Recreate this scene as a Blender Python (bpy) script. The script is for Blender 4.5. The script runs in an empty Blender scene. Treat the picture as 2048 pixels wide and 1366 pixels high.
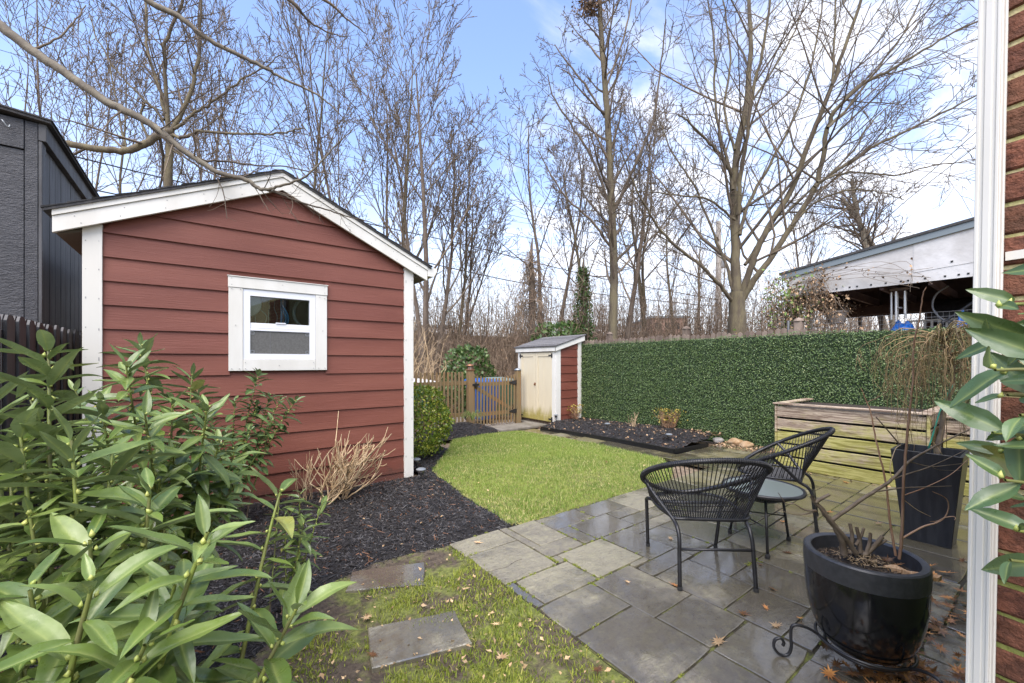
import bpy, math, random
import numpy as np
from mathutils import Vector, Matrix, Euler

SC = bpy.context.scene
COL = SC.collection
rad = math.radians
rng = np.random.default_rng(7)
random.seed(7)

# ------------------------------------------------------------------ camera
H, FPX, HY = 1.36, 820.0, 725.0
ANG = rad(53.0)
FW = np.array([math.cos(ANG), math.sin(ANG)])
RT = np.array([math.sin(ANG), -math.cos(ANG)])
cam_d = bpy.data.cameras.new('camera')
cam = bpy.data.objects.new('camera', cam_d)
COL.objects.link(cam)
cam_d.sensor_width = 36.0
cam_d.lens = FPX / 2048 * 36.0
cam_d.shift_y = (HY - 683.0) / 2048.0
cam_d.clip_start = 0.05
cam_d.clip_end = 1500
cam.location = (0, 0, H)
cam.rotation_euler = (rad(90), 0, -rad(37.0))
SC.camera = cam

# ------------------------------------------------------------------ sky and sun
SUN_EL, SUN_AZ = rad(56), rad(228)      # azimuth clockwise from +Y: behind the camera
world = bpy.data.worlds.new('World')
SC.world = world
world.use_nodes = True
wt = world.node_tree
wt.nodes.clear()


def wn(t, **kw):
    n = wt.nodes.new(t)
    for k, v in kw.items():
        setattr(n, k, v)
    return n


sky = wn('ShaderNodeTexSky', sky_type='NISHITA', sun_disc=False)
sky.sun_elevation = SUN_EL
sky.sun_rotation = SUN_AZ
sky.air_density = 1.2
sky.dust_density = 0.8
sky.ozone_density = 3.5
bg1 = wn('ShaderNodeBackground'); bg1.inputs[1].default_value = 0.125
tint = wn('ShaderNodeMix', data_type='RGBA', blend_type='MULTIPLY')
tint.inputs[0].default_value = 1.0; tint.inputs[7].default_value = (1.08, 0.985, 1.03, 1)
wt.links.new(sky.outputs[0], tint.inputs[6]); wt.links.new(tint.outputs[2], bg1.inputs[0])
bg2 = wn('ShaderNodeBackground')
bg2.inputs[0].default_value = (0.94, 0.945, 1.0, 1); bg2.inputs[1].default_value = 0.52
geo = wn('ShaderNodeTexCoord')
sep = wn('ShaderNodeSeparateXYZ'); wt.links.new(geo.outputs['Generated'], sep.inputs[0])


def wm(op, a, b=None, c=None):
    n = wn('ShaderNodeMath', operation=op)
    for i, x in enumerate((a, b, c)):
        if x is None:
            continue
        if isinstance(x, (int, float)):
            n.inputs[i].default_value = x
        else:
            wt.links.new(x, n.inputs[i])
    return n.outputs[0]


zc = wm('MAXIMUM', sep.outputs[2], 0.0)
zz = wm('ADD', zc, 0.16)
cx = wm('DIVIDE', sep.outputs[0], zz)
cy = wm('DIVIDE', sep.outputs[1], zz)
comb = wn('ShaderNodeCombineXYZ')
wt.links.new(cx, comb.inputs[0]); wt.links.new(cy, comb.inputs[1])
mp = wn('ShaderNodeMapping')
mp.inputs['Rotation'].default_value = (0, 0, rad(35)); mp.inputs['Scale'].default_value = (1.0, 2.0, 1.0)
wt.links.new(comb.outputs[0], mp.inputs[0])
ns = wn('ShaderNodeTexNoise'); ns.inputs['Scale'].default_value = 2.6; ns.inputs['Detail'].default_value = 7
ns.inputs['Roughness'].default_value = 0.55; ns.inputs['Distortion'].default_value = 0.25
wt.links.new(mp.outputs[0], ns.inputs['Vector'])
ns2 = wn('ShaderNodeTexNoise'); ns2.inputs['Scale'].default_value = 0.5; ns2.inputs['Detail'].default_value = 2
wt.links.new(comb.outputs[0], ns2.inputs['Vector'])
# a cloud bank covering the eastern (+X) half of the sky, its edge in view
bank = wm('MULTIPLY_ADD', cx, 0.42, -0.30)
bank2 = wm('MULTIPLY_ADD', cy, -0.16, 0.0)
cov = wm('ADD', bank, bank2)
cov = wm('MINIMUM', wm('MAXIMUM', cov, -0.30), 0.085)
v = wm('ADD', ns.outputs[0], cov)
v = wm('ADD', v, wm('MULTIPLY_ADD', ns2.outputs[0], 0.35, -0.17))
rmp = wn('ShaderNodeMapRange'); rmp.interpolation_type = 'SMOOTHSTEP'
rmp.inputs[1].default_value = 0.34; rmp.inputs[2].default_value = 0.78
wt.links.new(v, rmp.inputs[0])
hz = wn('ShaderNodeMapRange'); hz.interpolation_type = 'SMOOTHSTEP'      # pale air near the horizon
hz.inputs[1].default_value = 0.50; hz.inputs[2].default_value = -0.05; hz.inputs[3].default_value = 0.0; hz.inputs[4].default_value = 0.9
wt.links.new(sep.outputs[2], hz.inputs[0])
fac = wm('MAXIMUM', rmp.outputs[0], hz.outputs[0])
fac = wm('MINIMUM', fac, 0.86)
mix = wn('ShaderNodeMixShader')
wt.links.new(fac, mix.inputs[0]); wt.links.new(bg1.outputs[0], mix.inputs[1]); wt.links.new(bg2.outputs[0], mix.inputs[2])
wo = wn('ShaderNodeOutputWorld'); wt.links.new(mix.outputs[0], wo.inputs[0])

sd = bpy.data.lights.new('sun', 'SUN'); so = bpy.data.objects.new('sun', sd); COL.objects.link(so)
sd.energy = 2.1; sd.angle = rad(60); sd.color = (1.0, 0.93, 0.84)
dirv = Vector((math.sin(SUN_AZ) * math.cos(SUN_EL), math.cos(SUN_AZ) * math.cos(SUN_EL), math.sin(SUN_EL)))
so.rotation_euler = dirv.to_track_quat('Z', 'Y').to_euler()
so.location = (0, -5, 12)
vs = SC.view_settings
vs.view_transform = 'Standard'; vs.look = 'None'; vs.exposure = 1.62; vs.gamma = 1.0
vs.use_curve_mapping = False
SC.cycles.use_denoising = True
try:
    SC.cycles.denoiser = 'OPENIMAGEDENOISE'
except Exception:
    pass
SC.cycles.max_bounces = 6
SC.cycles.transparent_max_bounces = 8

# ------------------------------------------------------------------ helpers


def ray(px, py):
    h = FW + RT * (px - 1024) / FPX
    return np.array([h[0], h[1], (HY - py) / FPX])


def at(px, py, d):
    """the place that lies d metres deep behind a spot of the photograph"""
    return np.array([0, 0, H]) + d * ray(px, py)


def ground(px, py, z=0.0):
    r = ray(px, py)
    return np.array([0, 0, H]) + (z - H) / r[2] * r


def top(o, label, cat, group=None, kind=None):
    o['label'] = label
    o['category'] = cat
    if group:
        o['group'] = group
    if kind:
        o['kind'] = kind
    return o


def struct(o, label=None):
    o['kind'] = 'structure'
    if label:
        o['label'] = label
    return o


def empty(name, loc=(0, 0, 0), rz=0.0, parent=None):
    o = bpy.data.objects.new(name, None)
    COL.objects.link(o)
    o.location = loc
    o.rotation_euler = (0, 0, rz)
    o.empty_display_size = 0.1
    if parent:
        o.parent = parent
    return o


def link(name, me, mat=None, parent=None):
    o = bpy.data.objects.new(name, me)
    COL.objects.link(o)
    if mat is not None and not me.materials:
        me.materials.append(mat)
    if parent is not None:
        o.parent = parent
    return o


def mesh_np(name, V, F, smooth=True, attr=None):
    """quads or tris in numpy arrays to a mesh"""
    V = np.asarray(V, np.float32); F = np.asarray(F, np.int32)
    me = bpy.data.meshes.new(name)
    n, k = F.shape
    me.vertices.add(len(V)); me.vertices.foreach_set('co', V.ravel())
    me.loops.add(n * k); me.loops.foreach_set('vertex_index', F.ravel())
    me.polygons.add(n)
    me.polygons.foreach_set('loop_start', np.arange(0, n * k, k, dtype=np.int32))
    me.polygons.foreach_set('loop_total', np.full(n, k, np.int32))
    me.polygons.foreach_set('use_smooth', np.full(n, smooth, bool))
    if attr is not None:
        a = me.attributes.new('rnd', 'FLOAT', 'POINT')
        a.data.foreach_set('value', np.asarray(attr, np.float32))
    me.update(calc_edges=True)
    return me


def scatter(name, tv, tf, mats, locs, mat, parent=None, smooth=True):
    """many copies of a small shape joined into one mesh, each with its own random value"""
    tv = np.asarray(tv, float); tf = np.asarray(tf, int)
    N = len(locs)
    V = np.einsum('nij,kj->nki', mats, tv) + np.asarray(locs)[:, None, :]
    F = (tf[None, :, :] + (np.arange(N) * len(tv))[:, None, None]).reshape(-1, tf.shape[1])
    at_ = np.repeat(rng.random(N), len(tv))
    me = mesh_np(name, V.reshape(-1, 3), F, smooth, at_)
    return link(name, me, mat, parent)


def rot_mats(yaw, pitch, roll, scale):
    """N matrices: scale, roll about y, pitch about x, yaw about z"""
    n = len(yaw)
    cz, sz = np.cos(yaw), np.sin(yaw); cxx, sx = np.cos(pitch), np.sin(pitch); cyy, sy = np.cos(roll), np.sin(roll)
    Z = np.zeros((n, 3, 3)); X = np.zeros((n, 3, 3)); Y = np.zeros((n, 3, 3))
    Z[:, 0, 0] = cz; Z[:, 0, 1] = -sz; Z[:, 1, 0] = sz; Z[:, 1, 1] = cz; Z[:, 2, 2] = 1
    X[:, 0, 0] = 1; X[:, 1, 1] = cxx; X[:, 1, 2] = -sx; X[:, 2, 1] = sx; X[:, 2, 2] = cxx
    Y[:, 1, 1] = 1; Y[:, 0, 0] = cyy; Y[:, 0, 2] = sy; Y[:, 2, 0] = -sy; Y[:, 2, 2] = cyy
    M = np.einsum('nij,njk,nkl->nil', Z, X, Y)
    s = np.asarray(scale)
    if s.ndim == 1:
        return M * s[:, None, None]
    return M * s[:, None, :]


class MB:
    """collects simple shapes and builds one mesh"""

    def __init__(s):
        s.v = []; s.f = []

    def add(s, vs_, fs_):
        o = len(s.v)
        s.v.extend([tuple(float(c) for c in q) for q in vs_])
        s.f.extend([tuple(i + o for i in q) for q in fs_])
        return s

    def box(s, x0, x1, y0, y1, z0, z1, M=None):
        vs_ = [(x0, y0, z0), (x1, y0, z0), (x1, y1, z0), (x0, y1, z0), (x0, y0, z1), (x1, y0, z1), (x1, y1, z1), (x0, y1, z1)]
        if M is not None:
            vs_ = [M @ Vector(q) for q in vs_]
        return s.add(vs_, [(0, 3, 2, 1), (4, 5, 6, 7), (0, 1, 5, 4), (1, 2, 6, 5), (2, 3, 7, 6), (3, 0, 4, 7)])

    def bbox(s, x0, x1, y0, y1, z0, z1, b=0.004):
        """box with a small bevel on its upper and lower outline"""
        rings = []
        for z, i in ((z0, b), (z0 + b, 0), (z1 - b, 0), (z1, b)):
            rings.append([(x0 + i, y0 + i, z), (x1 - i, y0 + i, z), (x1 - i, y1 - i, z), (x0 + i, y1 - i, z)])
        return s.loft(rings)

    def loft(s, rings, cap=True, close=True):
        n = len(rings[0]); vs_ = [q for r in rings for q in r]; fs_ = []
        for i in range(len(rings) - 1):
            for j in range(n if close else n - 1):
                k = (j + 1) % n
                fs_.append((i * n + j, i * n + k, (i + 1) * n + k, (i + 1) * n + j))
        if cap and close:
            fs_.append(tuple(range(n - 1, -1, -1)))
            fs_.append(tuple((len(rings) - 1) * n + j for j in range(n)))
        return s.add(vs_, fs_)

    def prism(s, poly, axis, a0, a1):
        """2-D outline pulled along an axis ('x','y','z')"""
        def P(q, a):
            return {'x': (a, q[0], q[1]), 'y': (q[0], a, q[1]), 'z': (q[0], q[1], a)}[axis]
        n = len(poly)
        vs_ = [P(q, a0) for q in poly] + [P(q, a1) for q in poly]
        fs_ = [tuple(range(n)), tuple(range(2 * n - 1, n - 1, -1))]
        fs_ += [(i, i + n, (i + 1) % n + n, (i + 1) % n) for i in range(n)]
        return s.add(vs_, fs_)

    def lathe(s, prof, c=(0, 0, 0), n=24, cap=False):
        rings = [[(c[0] + r * math.cos(2 * math.pi * j / n), c[1] + r * math.sin(2 * math.pi * j / n), c[2] + z) for j in range(n)] for r, z in prof]
        return s.loft(rings, cap=cap)

    def tube(s, pts, r, n=8, closed=False):
        V, F = tube_np(np.asarray(pts, float), r, n, closed)
        s.add(V, F)
        if not closed:
            o = len(s.v) - len(V)
            s.f.append(tuple(o + j for j in range(n - 1, -1, -1))); s.f.append(tuple(o + len(V) - n + j for j in range(n)))
        return s

    def build(s, name, mat, parent=None, smooth=False, bev=0.0):
        me = bpy.data.meshes.new(name)
        me.from_pydata(s.v, [], s.f)
        if smooth:
            me.polygons.foreach_set('use_smooth', [True] * len(me.polygons))
        me.update()
        import bmesh
        bm = bmesh.new(); bm.from_mesh(me)
        bmesh.ops.recalc_face_normals(bm, faces=bm.faces)
        if bev:
            bmesh.ops.bevel(bm, geom=list(bm.edges), offset=bev, segments=1, affect='EDGES', clamp_overlap=True)
        bm.to_mesh(me); bm.free()
        if smooth == 'auto':
            me.set_sharp_from_angle(angle=rad(40))
        return link(name, me, mat, parent)


def tube_np(P, r, n=6, closed=False):
    m = len(P)
    r = np.broadcast_to(np.asarray(r, float), (m,))
    if closed:
        T = np.roll(P, -1, 0) - np.roll(P, 1, 0)
    else:
        T = np.gradient(P, axis=0)
    T = T / (np.linalg.norm(T, axis=1, keepdims=True) + 1e-9)
    mean = np.abs(T).mean(0)
    ref = np.eye(3)[int(np.argmin(mean))]
    A = np.cross(T, ref); A /= (np.linalg.norm(A, axis=1, keepdims=True) + 1e-9)
    B = np.cross(T, A)
    th = np.arange(n) * 2 * np.pi / n
    V = P[:, None, :] + r[:, None, None] * (np.cos(th)[None, :, None] * A[:, None, :] + np.sin(th)[None, :, None] * B[:, None, :])
    i = np.arange(m if closed else m - 1)[:, None]; j = np.arange(n)[None, :]
    k = (j + 1) % n; i2 = (i + 1) % m
    F = np.stack([i * n + j, i * n + k, i2 * n + k, i2 * n + j], -1).reshape(-1, 4)
    return V.reshape(-1, 3), F


class TM:
    """many tubes in one quad mesh, built in batches of equal length"""

    def __init__(s):
        s.g = {}

    def add(s, P, r, n=5):
        m = len(P)
        s.g.setdefault((m, n), []).append((P, np.broadcast_to(r, (m,))))

    def build(s, name, mat, parent=None):
        VV, FF, RR, off = [], [], [], 0
        for (m, n), lst in s.g.items():
            P = np.array([q[0] for q in lst], float); R = np.array([q[1] for q in lst], float); N = len(P)
            T = np.empty_like(P); T[:, 1:-1] = P[:, 2:] - P[:, :-2]; T[:, 0] = P[:, 1] - P[:, 0]; T[:, -1] = P[:, -1] - P[:, -2]
            T /= np.linalg.norm(T, axis=2, keepdims=True) + 1e-9
            ref = np.eye(3)[np.argmin(np.abs(T).mean(1), 1)][:, None, :]
            A = np.cross(T, np.broadcast_to(ref, T.shape)); A /= np.linalg.norm(A, axis=2, keepdims=True) + 1e-9
            B = np.cross(T, A); th = np.arange(n) * 2 * np.pi / n
            V = P[:, :, None, :] + R[:, :, None, None] * (np.cos(th)[None, None, :, None] * A[:, :, None, :] + np.sin(th)[None, None, :, None] * B[:, :, None, :])
            i = np.arange(m - 1)[:, None]; j = np.arange(n)[None, :]; k = (j + 1) % n
            F = np.stack([i * n + j, i * n + k, (i + 1) * n + k, (i + 1) * n + j], -1).reshape(-1, 4)
            F = (F[None] + (np.arange(N) * m * n)[:, None, None]).reshape(-1, 4) + off
            VV.append(V.reshape(-1, 3)); FF.append(F); RR.append(np.repeat(rng.random(N), m * n)); off += N * m * n
        if not VV:
            return None
        return link(name, mesh_np(name, np.concatenate(VV), np.concatenate(FF), True, np.concatenate(RR)), mat, parent)


def cross3(a, b):
    return np.array([a[1] * b[2] - a[2] * b[1], a[2] * b[0] - a[0] * b[2], a[0] * b[1] - a[1] * b[0]])


def smooth_path(pts, per=6):
    """Catmull-Rom through the points"""
    P = np.asarray(pts, float)
    P = np.vstack([2 * P[0] - P[1], P, 2 * P[-1] - P[-2]])
    out = []
    for i in range(1, len(P) - 2):
        for t in np.linspace(0, 1, per, endpoint=False):
            a, b, c, d = P[i - 1], P[i], P[i + 1], P[i + 2]
            out.append(0.5 * (2 * b + (c - a) * t + (2 * a - 5 * b + 4 * c - d) * t * t + (3 * b - a - 3 * c + d) * t ** 3))
    out.append(P[-2])
    return np.array(out)


def inside(poly, X, Y):
    poly = np.asarray(poly); c = np.zeros(X.shape, bool); j = len(poly) - 1
    for i in range(len(poly)):
        xi, yi = poly[i]; xj, yj = poly[j]
        c ^= ((yi > Y) != (yj > Y)) & (X < (xj - xi) * (Y - yi) / (yj - yi + 1e-12) + xi)
        j = i
    return c


def vnoise(X, Y, s, seed=0):
    """smooth value noise 0..1"""
    g = np.random.default_rng(seed).random((64, 64))
    x = X * s + 100; y = Y * s + 100
    xi = np.floor(x).astype(int); yi = np.floor(y).astype(int)
    fx = x - xi; fy = y - yi
    fx = fx * fx * (3 - 2 * fx); fy = fy * fy * (3 - 2 * fy)
    a = g[xi % 64, yi % 64]; b = g[(xi + 1) % 64, yi % 64]; c = g[xi % 64, (yi + 1) % 64]; d = g[(xi + 1) % 64, (yi + 1) % 64]
    return (a * (1 - fx) + b * fx) * (1 - fy) + (c * (1 - fx) + d * fx) * fy


# ------------------------------------------------------------------ materials
def C(*c):
    return tuple(c) + (1.0,)


def srgb(r, g, b, k=1.0):
    f = lambda u: ((u / 255 + 0.055) / 1.055) ** 2.4 if u > 10 else u / 255 / 12.92
    return (f(r) * k, f(g) * k, f(b) * k)


class NT:
    def __init__(s, name):
        s.m = bpy.data.materials.new(name); s.m.use_nodes = True
        s.t = s.m.node_tree; s.t.nodes.clear()
        s.out = s.n('ShaderNodeOutputMaterial'); s.p = s.n('ShaderNodeBsdfPrincipled')
        s.l(s.p.outputs[0], s.out.inputs[0])
        s._pos = None

    def n(s, t, **kw):
        q = s.t.nodes.new(t)
        for k, v in kw.items():
            setattr(q, k, v)
        return q

    def l(s, a, b):
        s.t.links.new(a, b)

    def pos(s, scale=(1, 1, 1), rz=0.0):
        g = s.n('ShaderNodeNewGeometry')
        m = s.n('ShaderNodeMapping'); m.inputs['Scale'].default_value = scale; m.inputs['Rotation'].default_value = (0, 0, rz)
        s.l(g.outputs['Position'], m.inputs[0])
        return m.outputs[0]

    def noise(s, scale, detail=4, rough=0.55, stretch=(1, 1, 1), dist=0.0, vec=None):
        q = s.n('ShaderNodeTexNoise'); q.inputs['Scale'].default_value = scale; q.inputs['Detail'].default_value = detail
        q.inputs['Roughness'].default_value = rough; q.inputs['Distortion'].default_value = dist
        s.l(vec if vec is not None else s.pos(stretch), q.inputs['Vector'])
        return q.outputs[0]

    def ramp(s, x, a, b, lo=0.0, hi=1.0):
        q = s.n('ShaderNodeMapRange'); q.interpolation_type = 'SMOOTHSTEP'
        q.inputs[1].default_value = a; q.inputs[2].default_value = b; q.inputs[3].default_value = lo; q.inputs[4].default_value = hi
        s.l(x, q.inputs[0])
        return q.outputs[0]

    def mix(s, f, a, b, mode='MIX'):
        q = s.n('ShaderNodeMix', data_type='RGBA', blend_type=mode)
        for i, x in ((0, f), (6, a), (7, b)):
            if isinstance(x, (int, float)):
                q.inputs[i].default_value = x
            elif isinstance(x, tuple):
                q.inputs[i].default_value = x if len(x) == 4 else x + (1.0,)
            else:
                s.l(x, q.inputs[i])
        return q.outputs[2]

    def math(s, op, a, b=None):
        q = s.n('ShaderNodeMath', operation=op)
        for i, x in enumerate((a, b)):
            if x is None:
                continue
            if isinstance(x, (int, float)):
                q.inputs[i].default_value = x
            else:
                s.l(x, q.inputs[i])
        return q.outputs[0]

    def rnd(s, which='both'):
        """a random value for each object and each scattered piece"""
        o = s.n('ShaderNodeObjectInfo').outputs['Random']
        a = s.n('ShaderNodeAttribute', attribute_name='rnd').outputs['Fac']
        return s.math('FRACT', s.math('ADD', o, a))

    def bump(s, h, strength=0.3, dist=0.01):
        q = s.n('ShaderNodeBump'); q.inputs['Strength'].default_value = strength; q.inputs['Distance'].default_value = dist
        s.l(h, q.inputs['Height']); s.l(q.outputs[0], s.p.inputs['Normal'])

    def set(s, col=None, rough=None, spec=None, metal=None, coat=None):
        for k, x in (('Base Color', col), ('Roughness', rough), ('Specular IOR Level', spec), ('Metallic', metal), ('Coat Weight', coat)):
            if x is None:
                continue
            if isinstance(x, (int, float)):
                s.p.inputs[k].default_value = x
            elif isinstance(x, tuple):
                s.p.inputs[k].default_value = x if len(x) == 4 else x + (1.0,)
            else:
                s.l(x, s.p.inputs[k])
        return s


def simple(name, col, col2=None, scale=6, rough=0.6, bump=0.0, bscale=60, stretch=(1, 1, 1), rv=0.0, metal=0.0, spec=0.5, trans=0.0, lo=0.35, hi=0.65, coat=None, bd=0.005):
    s = NT(name)
    c = col
    if col2 is not None:
        c = s.mix(s.ramp(s.noise(scale, 5, 0.6, stretch), lo, hi), col, col2)
    if rv:
        v = s.ramp(s.rnd(), 0, 1, 1 - rv, 1 + rv)
        q = s.n('ShaderNodeMix', data_type='RGBA', blend_type='MULTIPLY'); q.inputs[0].default_value = 1.0
        if isinstance(c, tuple):
            q.inputs[6].default_value = c if len(c) == 4 else c + (1.0,)
        else:
            s.l(c, q.inputs[6])
        s.l(v, q.inputs[7]); c = q.outputs[2]
    s.set(c, rough, spec, metal, coat)
    if bump:
        s.bump(s.noise(bscale, 4, 0.6, stretch), bump, bd)
    if trans:
        tr = s.n('ShaderNodeBsdfTranslucent')
        if isinstance(c, tuple):
            tr.inputs[0].default_value = c if len(c) == 4 else c + (1.0,)
        else:
            s.l(c, tr.inputs[0])
        mx = s.n('ShaderNodeMixShader'); mx.inputs[0].default_value = trans
        s.l(s.p.outputs[0], mx.inputs[1]); s.l(tr.outputs[0], mx.inputs[2]); s.l(mx.outputs[0], s.out.inputs[0])
    return s.m


MAT = {}
# painted fibre-cement siding: wood grain running along the board
s = NT('red_siding')
gr = s.noise(7, 6, 0.7, (0.5, 0.5, 14), 0.6)
c = s.mix(s.ramp(s.noise(1.3, 3, 0.5, (0.6, 1, 3)), 0.3, 0.7), C(0.148, 0.046, 0.029), C(0.192, 0.066, 0.043))
c = s.mix(s.ramp(gr, 0.55, 0.68, 0, 0.30), c, C(0.27, 0.105, 0.08))
c = s.mix(s.ramp(s.rnd(), 0, 1, 0.0, 0.22), c, C(0.118, 0.033, 0.025))
g = s.n('ShaderNodeNewGeometry'); sp = s.n('ShaderNodeSeparateXYZ'); s.l(g.outputs['Position'], sp.inputs[0])
mud = s.math('ADD', s.math('MULTIPLY', sp.outputs[2], -2.2), s.noise(9, 6, 0.75, (1, 1, 0.8)))
c = s.mix(s.ramp(mud, 0.12, 0.5, 0, 0.5), c, C(0.06, 0.036, 0.026))
c = s.mix(s.ramp(s.noise(0.9, 4, 0.6, (1, 1, 1.5)), 0.5, 0.75, 0, 0.16), c, C(0.24, 0.085, 0.065))
s.set(c, 0.55, 0.35); s.bump(gr, 0.65, 0.006); MAT['red'] = s.m
MAT['white'] = simple('white_paint', C(0.665, 0.650, 0.590), C(0.59, 0.570, 0.505), 3, 0.5, 0.08, 40, (1, 1, 0.2))
MAT['vinyl'] = simple('white_vinyl', C(0.70, 0.71, 0.725), None, rough=0.3)
MAT['nail'] = simple('nail_head', C(0.25, 0.25, 0.24), None, rough=0.5)
MAT['shingle'] = simple('asphalt_shingle', C(0.028, 0.028, 0.030), C(0.05, 0.048, 0.046), 30, 0.9, 0.5, 120, rv=0.25)
MAT['shingle_grey'] = simple('grey_shingle', C(0.085, 0.083, 0.085), C(0.14, 0.135, 0.13), 25, 0.9, 0.5, 120, rv=0.25)
MAT['charcoal'] = simple('charcoal_paint', C(0.020, 0.022, 0.027), C(0.035, 0.037, 0.043), 5, 0.5, 0.9, 30, (1, 1, 3.0), bd=0.012)
MAT['charcoal_board'] = simple('charcoal_boards', C(0.075, 0.076, 0.078), C(0.036, 0.036, 0.036), 3.0, 0.6, 0.5, 30, (1, 4, 0.35))
MAT['blackfence'] = simple('black_fence_paint', C(0.018, 0.018, 0.020), C(0.04, 0.04, 0.043), 9, 0.45, 0.3, 40, (1, 1, 0.15), rv=0.3)
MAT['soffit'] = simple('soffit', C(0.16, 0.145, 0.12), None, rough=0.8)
MAT['dark'] = simple('dark_interior', C(0.02, 0.02, 0.02), None, rough=0.9)
MAT['screen'] = simple('insect_screen', C(0.085, 0.083, 0.075), C(0.11, 0.108, 0.10), 60, 0.7)
MAT['cream'] = None
MAT['black_metal'] = simple('black_powder_coat', C(0.012, 0.012, 0.013), C(0.022, 0.022, 0.024), 12, 0.38, 0.1, 200)
MAT['cord'] = simple('black_cord', C(0.014, 0.014, 0.015), None, rough=0.42, rv=0.3)
MAT['rubber'] = simple('rubber', C(0.02, 0.02, 0.02), None, rough=0.8)
MAT['soil'] = simple('soil', C(0.018, 0.013, 0.009), C(0.045, 0.032, 0.022), 20, 0.85, 0.8, 70)
MAT['stem'] = simple('laurel_stem', C(0.20, 0.25, 0.05), C(0.13, 0.13, 0.05), 14, 0.5)
MAT['woody'] = simple('woody_stem', C(0.10, 0.072, 0.045), C(0.17, 0.13, 0.09), 20, 0.8, 0.3, 80)
MAT['twig_tan'] = simple('cut_twig', C(0.34, 0.23, 0.12), C(0.50, 0.38, 0.23), 9, 0.75, rv=0.3)
MAT['twig_red'] = simple('reddish_twig', C(0.22, 0.115, 0.062), C(0.33, 0.20, 0.12), 9, 0.7, rv=0.25)
MAT['brush'] = simple('dry_brush', C(0.145, 0.098, 0.064), C(0.26, 0.19, 0.125), 3, 0.8, rv=0.45)
MAT['bark'] = simple('bark', C(0.095, 0.068, 0.048), C(0.155, 0.12, 0.088), 7, 0.9, 0.9, 34, (1, 1, 0.25), bd=0.03)
MAT['bark_green'] = simple('greenish_bark', C(0.135, 0.112, 0.062), C(0.080, 0.062, 0.042), 6, 0.9, 0.8, 36, (1, 1, 0.3), bd=0.02)
MAT['bark_grey'] = simple('smooth_grey_bark', C(0.15, 0.13, 0.092), C(0.085, 0.07, 0.05), 9, 0.85, 0.5, 50, bd=0.01)
MAT['twigs'] = simple('bare_twigs', C(0.092, 0.070, 0.048), C(0.145, 0.112, 0.078), 2, 0.9, rv=0.35)
MAT['dead'] = simple('dead_leaf', C(0.42, 0.20, 0.06), C(0.24, 0.10, 0.035), 40, 0.4, rv=0.65, trans=0.15)
MAT['dead_pale'] = simple('pale_dead_leaf', C(0.56, 0.40, 0.22), C(0.40, 0.25, 0.12), 40, 0.55, rv=0.35, trans=0.15)
MAT['litter'] = simple('leaf_litter', C(0.20, 0.115, 0.055), C(0.34, 0.235, 0.14), 15, 0.8, rv=0.6)
MAT['copper'] = simple('copper_cap', C(0.30, 0.15, 0.08), None, rough=0.45, metal=0.7)
MAT['zinc'] = simple('grey_cap', C(0.28, 0.30, 0.31), None, rough=0.45, metal=0.5)
MAT['lens'] = simple('lamp_lens', C(0.24, 0.20, 0.17), None, rough=0.15)
MAT['blue_bin'] = simple('blue_plastic', C(0.014, 0.085, 0.30), C(0.018, 0.10, 0.36), 5, 0.4)
MAT['green_bin'] = simple('green_plastic', C(0.025, 0.11, 0.075), C(0.03, 0.13, 0.09), 5, 0.45)
MAT['grey_bin'] = simple('grey_green_plastic', C(0.17, 0.22, 0.20), None, rough=0.5)
MAT['pale_lid'] = simple('pale_lid', C(0.62, 0.60, 0.56), None, rough=0.5)
MAT['tarp'] = simple('blue_tarp', C(0.01, 0.16, 0.62), C(0.015, 0.20, 0.70), 8, 0.35)
MAT['wire'] = simple('black_cable', C(0.02, 0.02, 0.022), None, rough=0.6)
MAT['galv'] = simple('galvanised_wire', C(0.22, 0.22, 0.22), None, rough=0.5, metal=0.6)
MAT['alu'] = simple('chime_aluminium', C(0.55, 0.54, 0.52), None, rough=0.35, metal=0.8)
MAT['fascia'] = simple('white_sheet_metal', C(0.56, 0.545, 0.52), C(0.42, 0.40, 0.37), 1.4, 0.45, 0.25, 3.0, bd=0.06)
MAT['drip'] = simple('grey_drip_edge', C(0.16, 0.19, 0.20), None, rough=0.45)
MAT['oldwood'] = simple('weathered_wood', C(0.14, 0.10, 0.075), C(0.22, 0.17, 0.13), 8, 0.85, 0.4, 40, (1, 1, 0.2), rv=0.2)
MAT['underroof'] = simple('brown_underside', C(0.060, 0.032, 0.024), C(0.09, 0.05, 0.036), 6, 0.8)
MAT['basket'] = simple('taupe_plastic', C(0.30, 0.26, 0.22), C(0.24, 0.20, 0.17), 9, 0.7)
MAT['stake'] = simple('green_stake', C(0.03, 0.26, 0.17), None, rough=0.5)
MAT['rock'] = simple('river_rock', C(0.28, 0.17, 0.08), C(0.38, 0.27, 0.16), 12, 0.7, 0.3, 60)
MAT['rock_grey'] = simple('grey_rock', C(0.22, 0.21, 0.20), C(0.32, 0.30, 0.27), 12, 0.75, 0.3, 60)
MAT['edging'] = simple('black_edging', C(0.010, 0.010, 0.011), None, rough=0.35)
MAT['pole'] = simple('grey_pole', C(0.36, 0.33, 0.29), C(0.28, 0.25, 0.21), 4, 0.9)
MAT['farbrick'] = simple('far_brick', C(0.24, 0.14, 0.10), C(0.30, 0.19, 0.14), 3, 0.9)
MAT['farwhite'] = simple('far_white', C(0.60, 0.58, 0.55), None, rough=0.8)
MAT['pebble'] = simple('pale_gravel', C(0.40, 0.36, 0.31), C(0.25, 0.21, 0.17), 25, 0.9, 0.6, 60)

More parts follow.
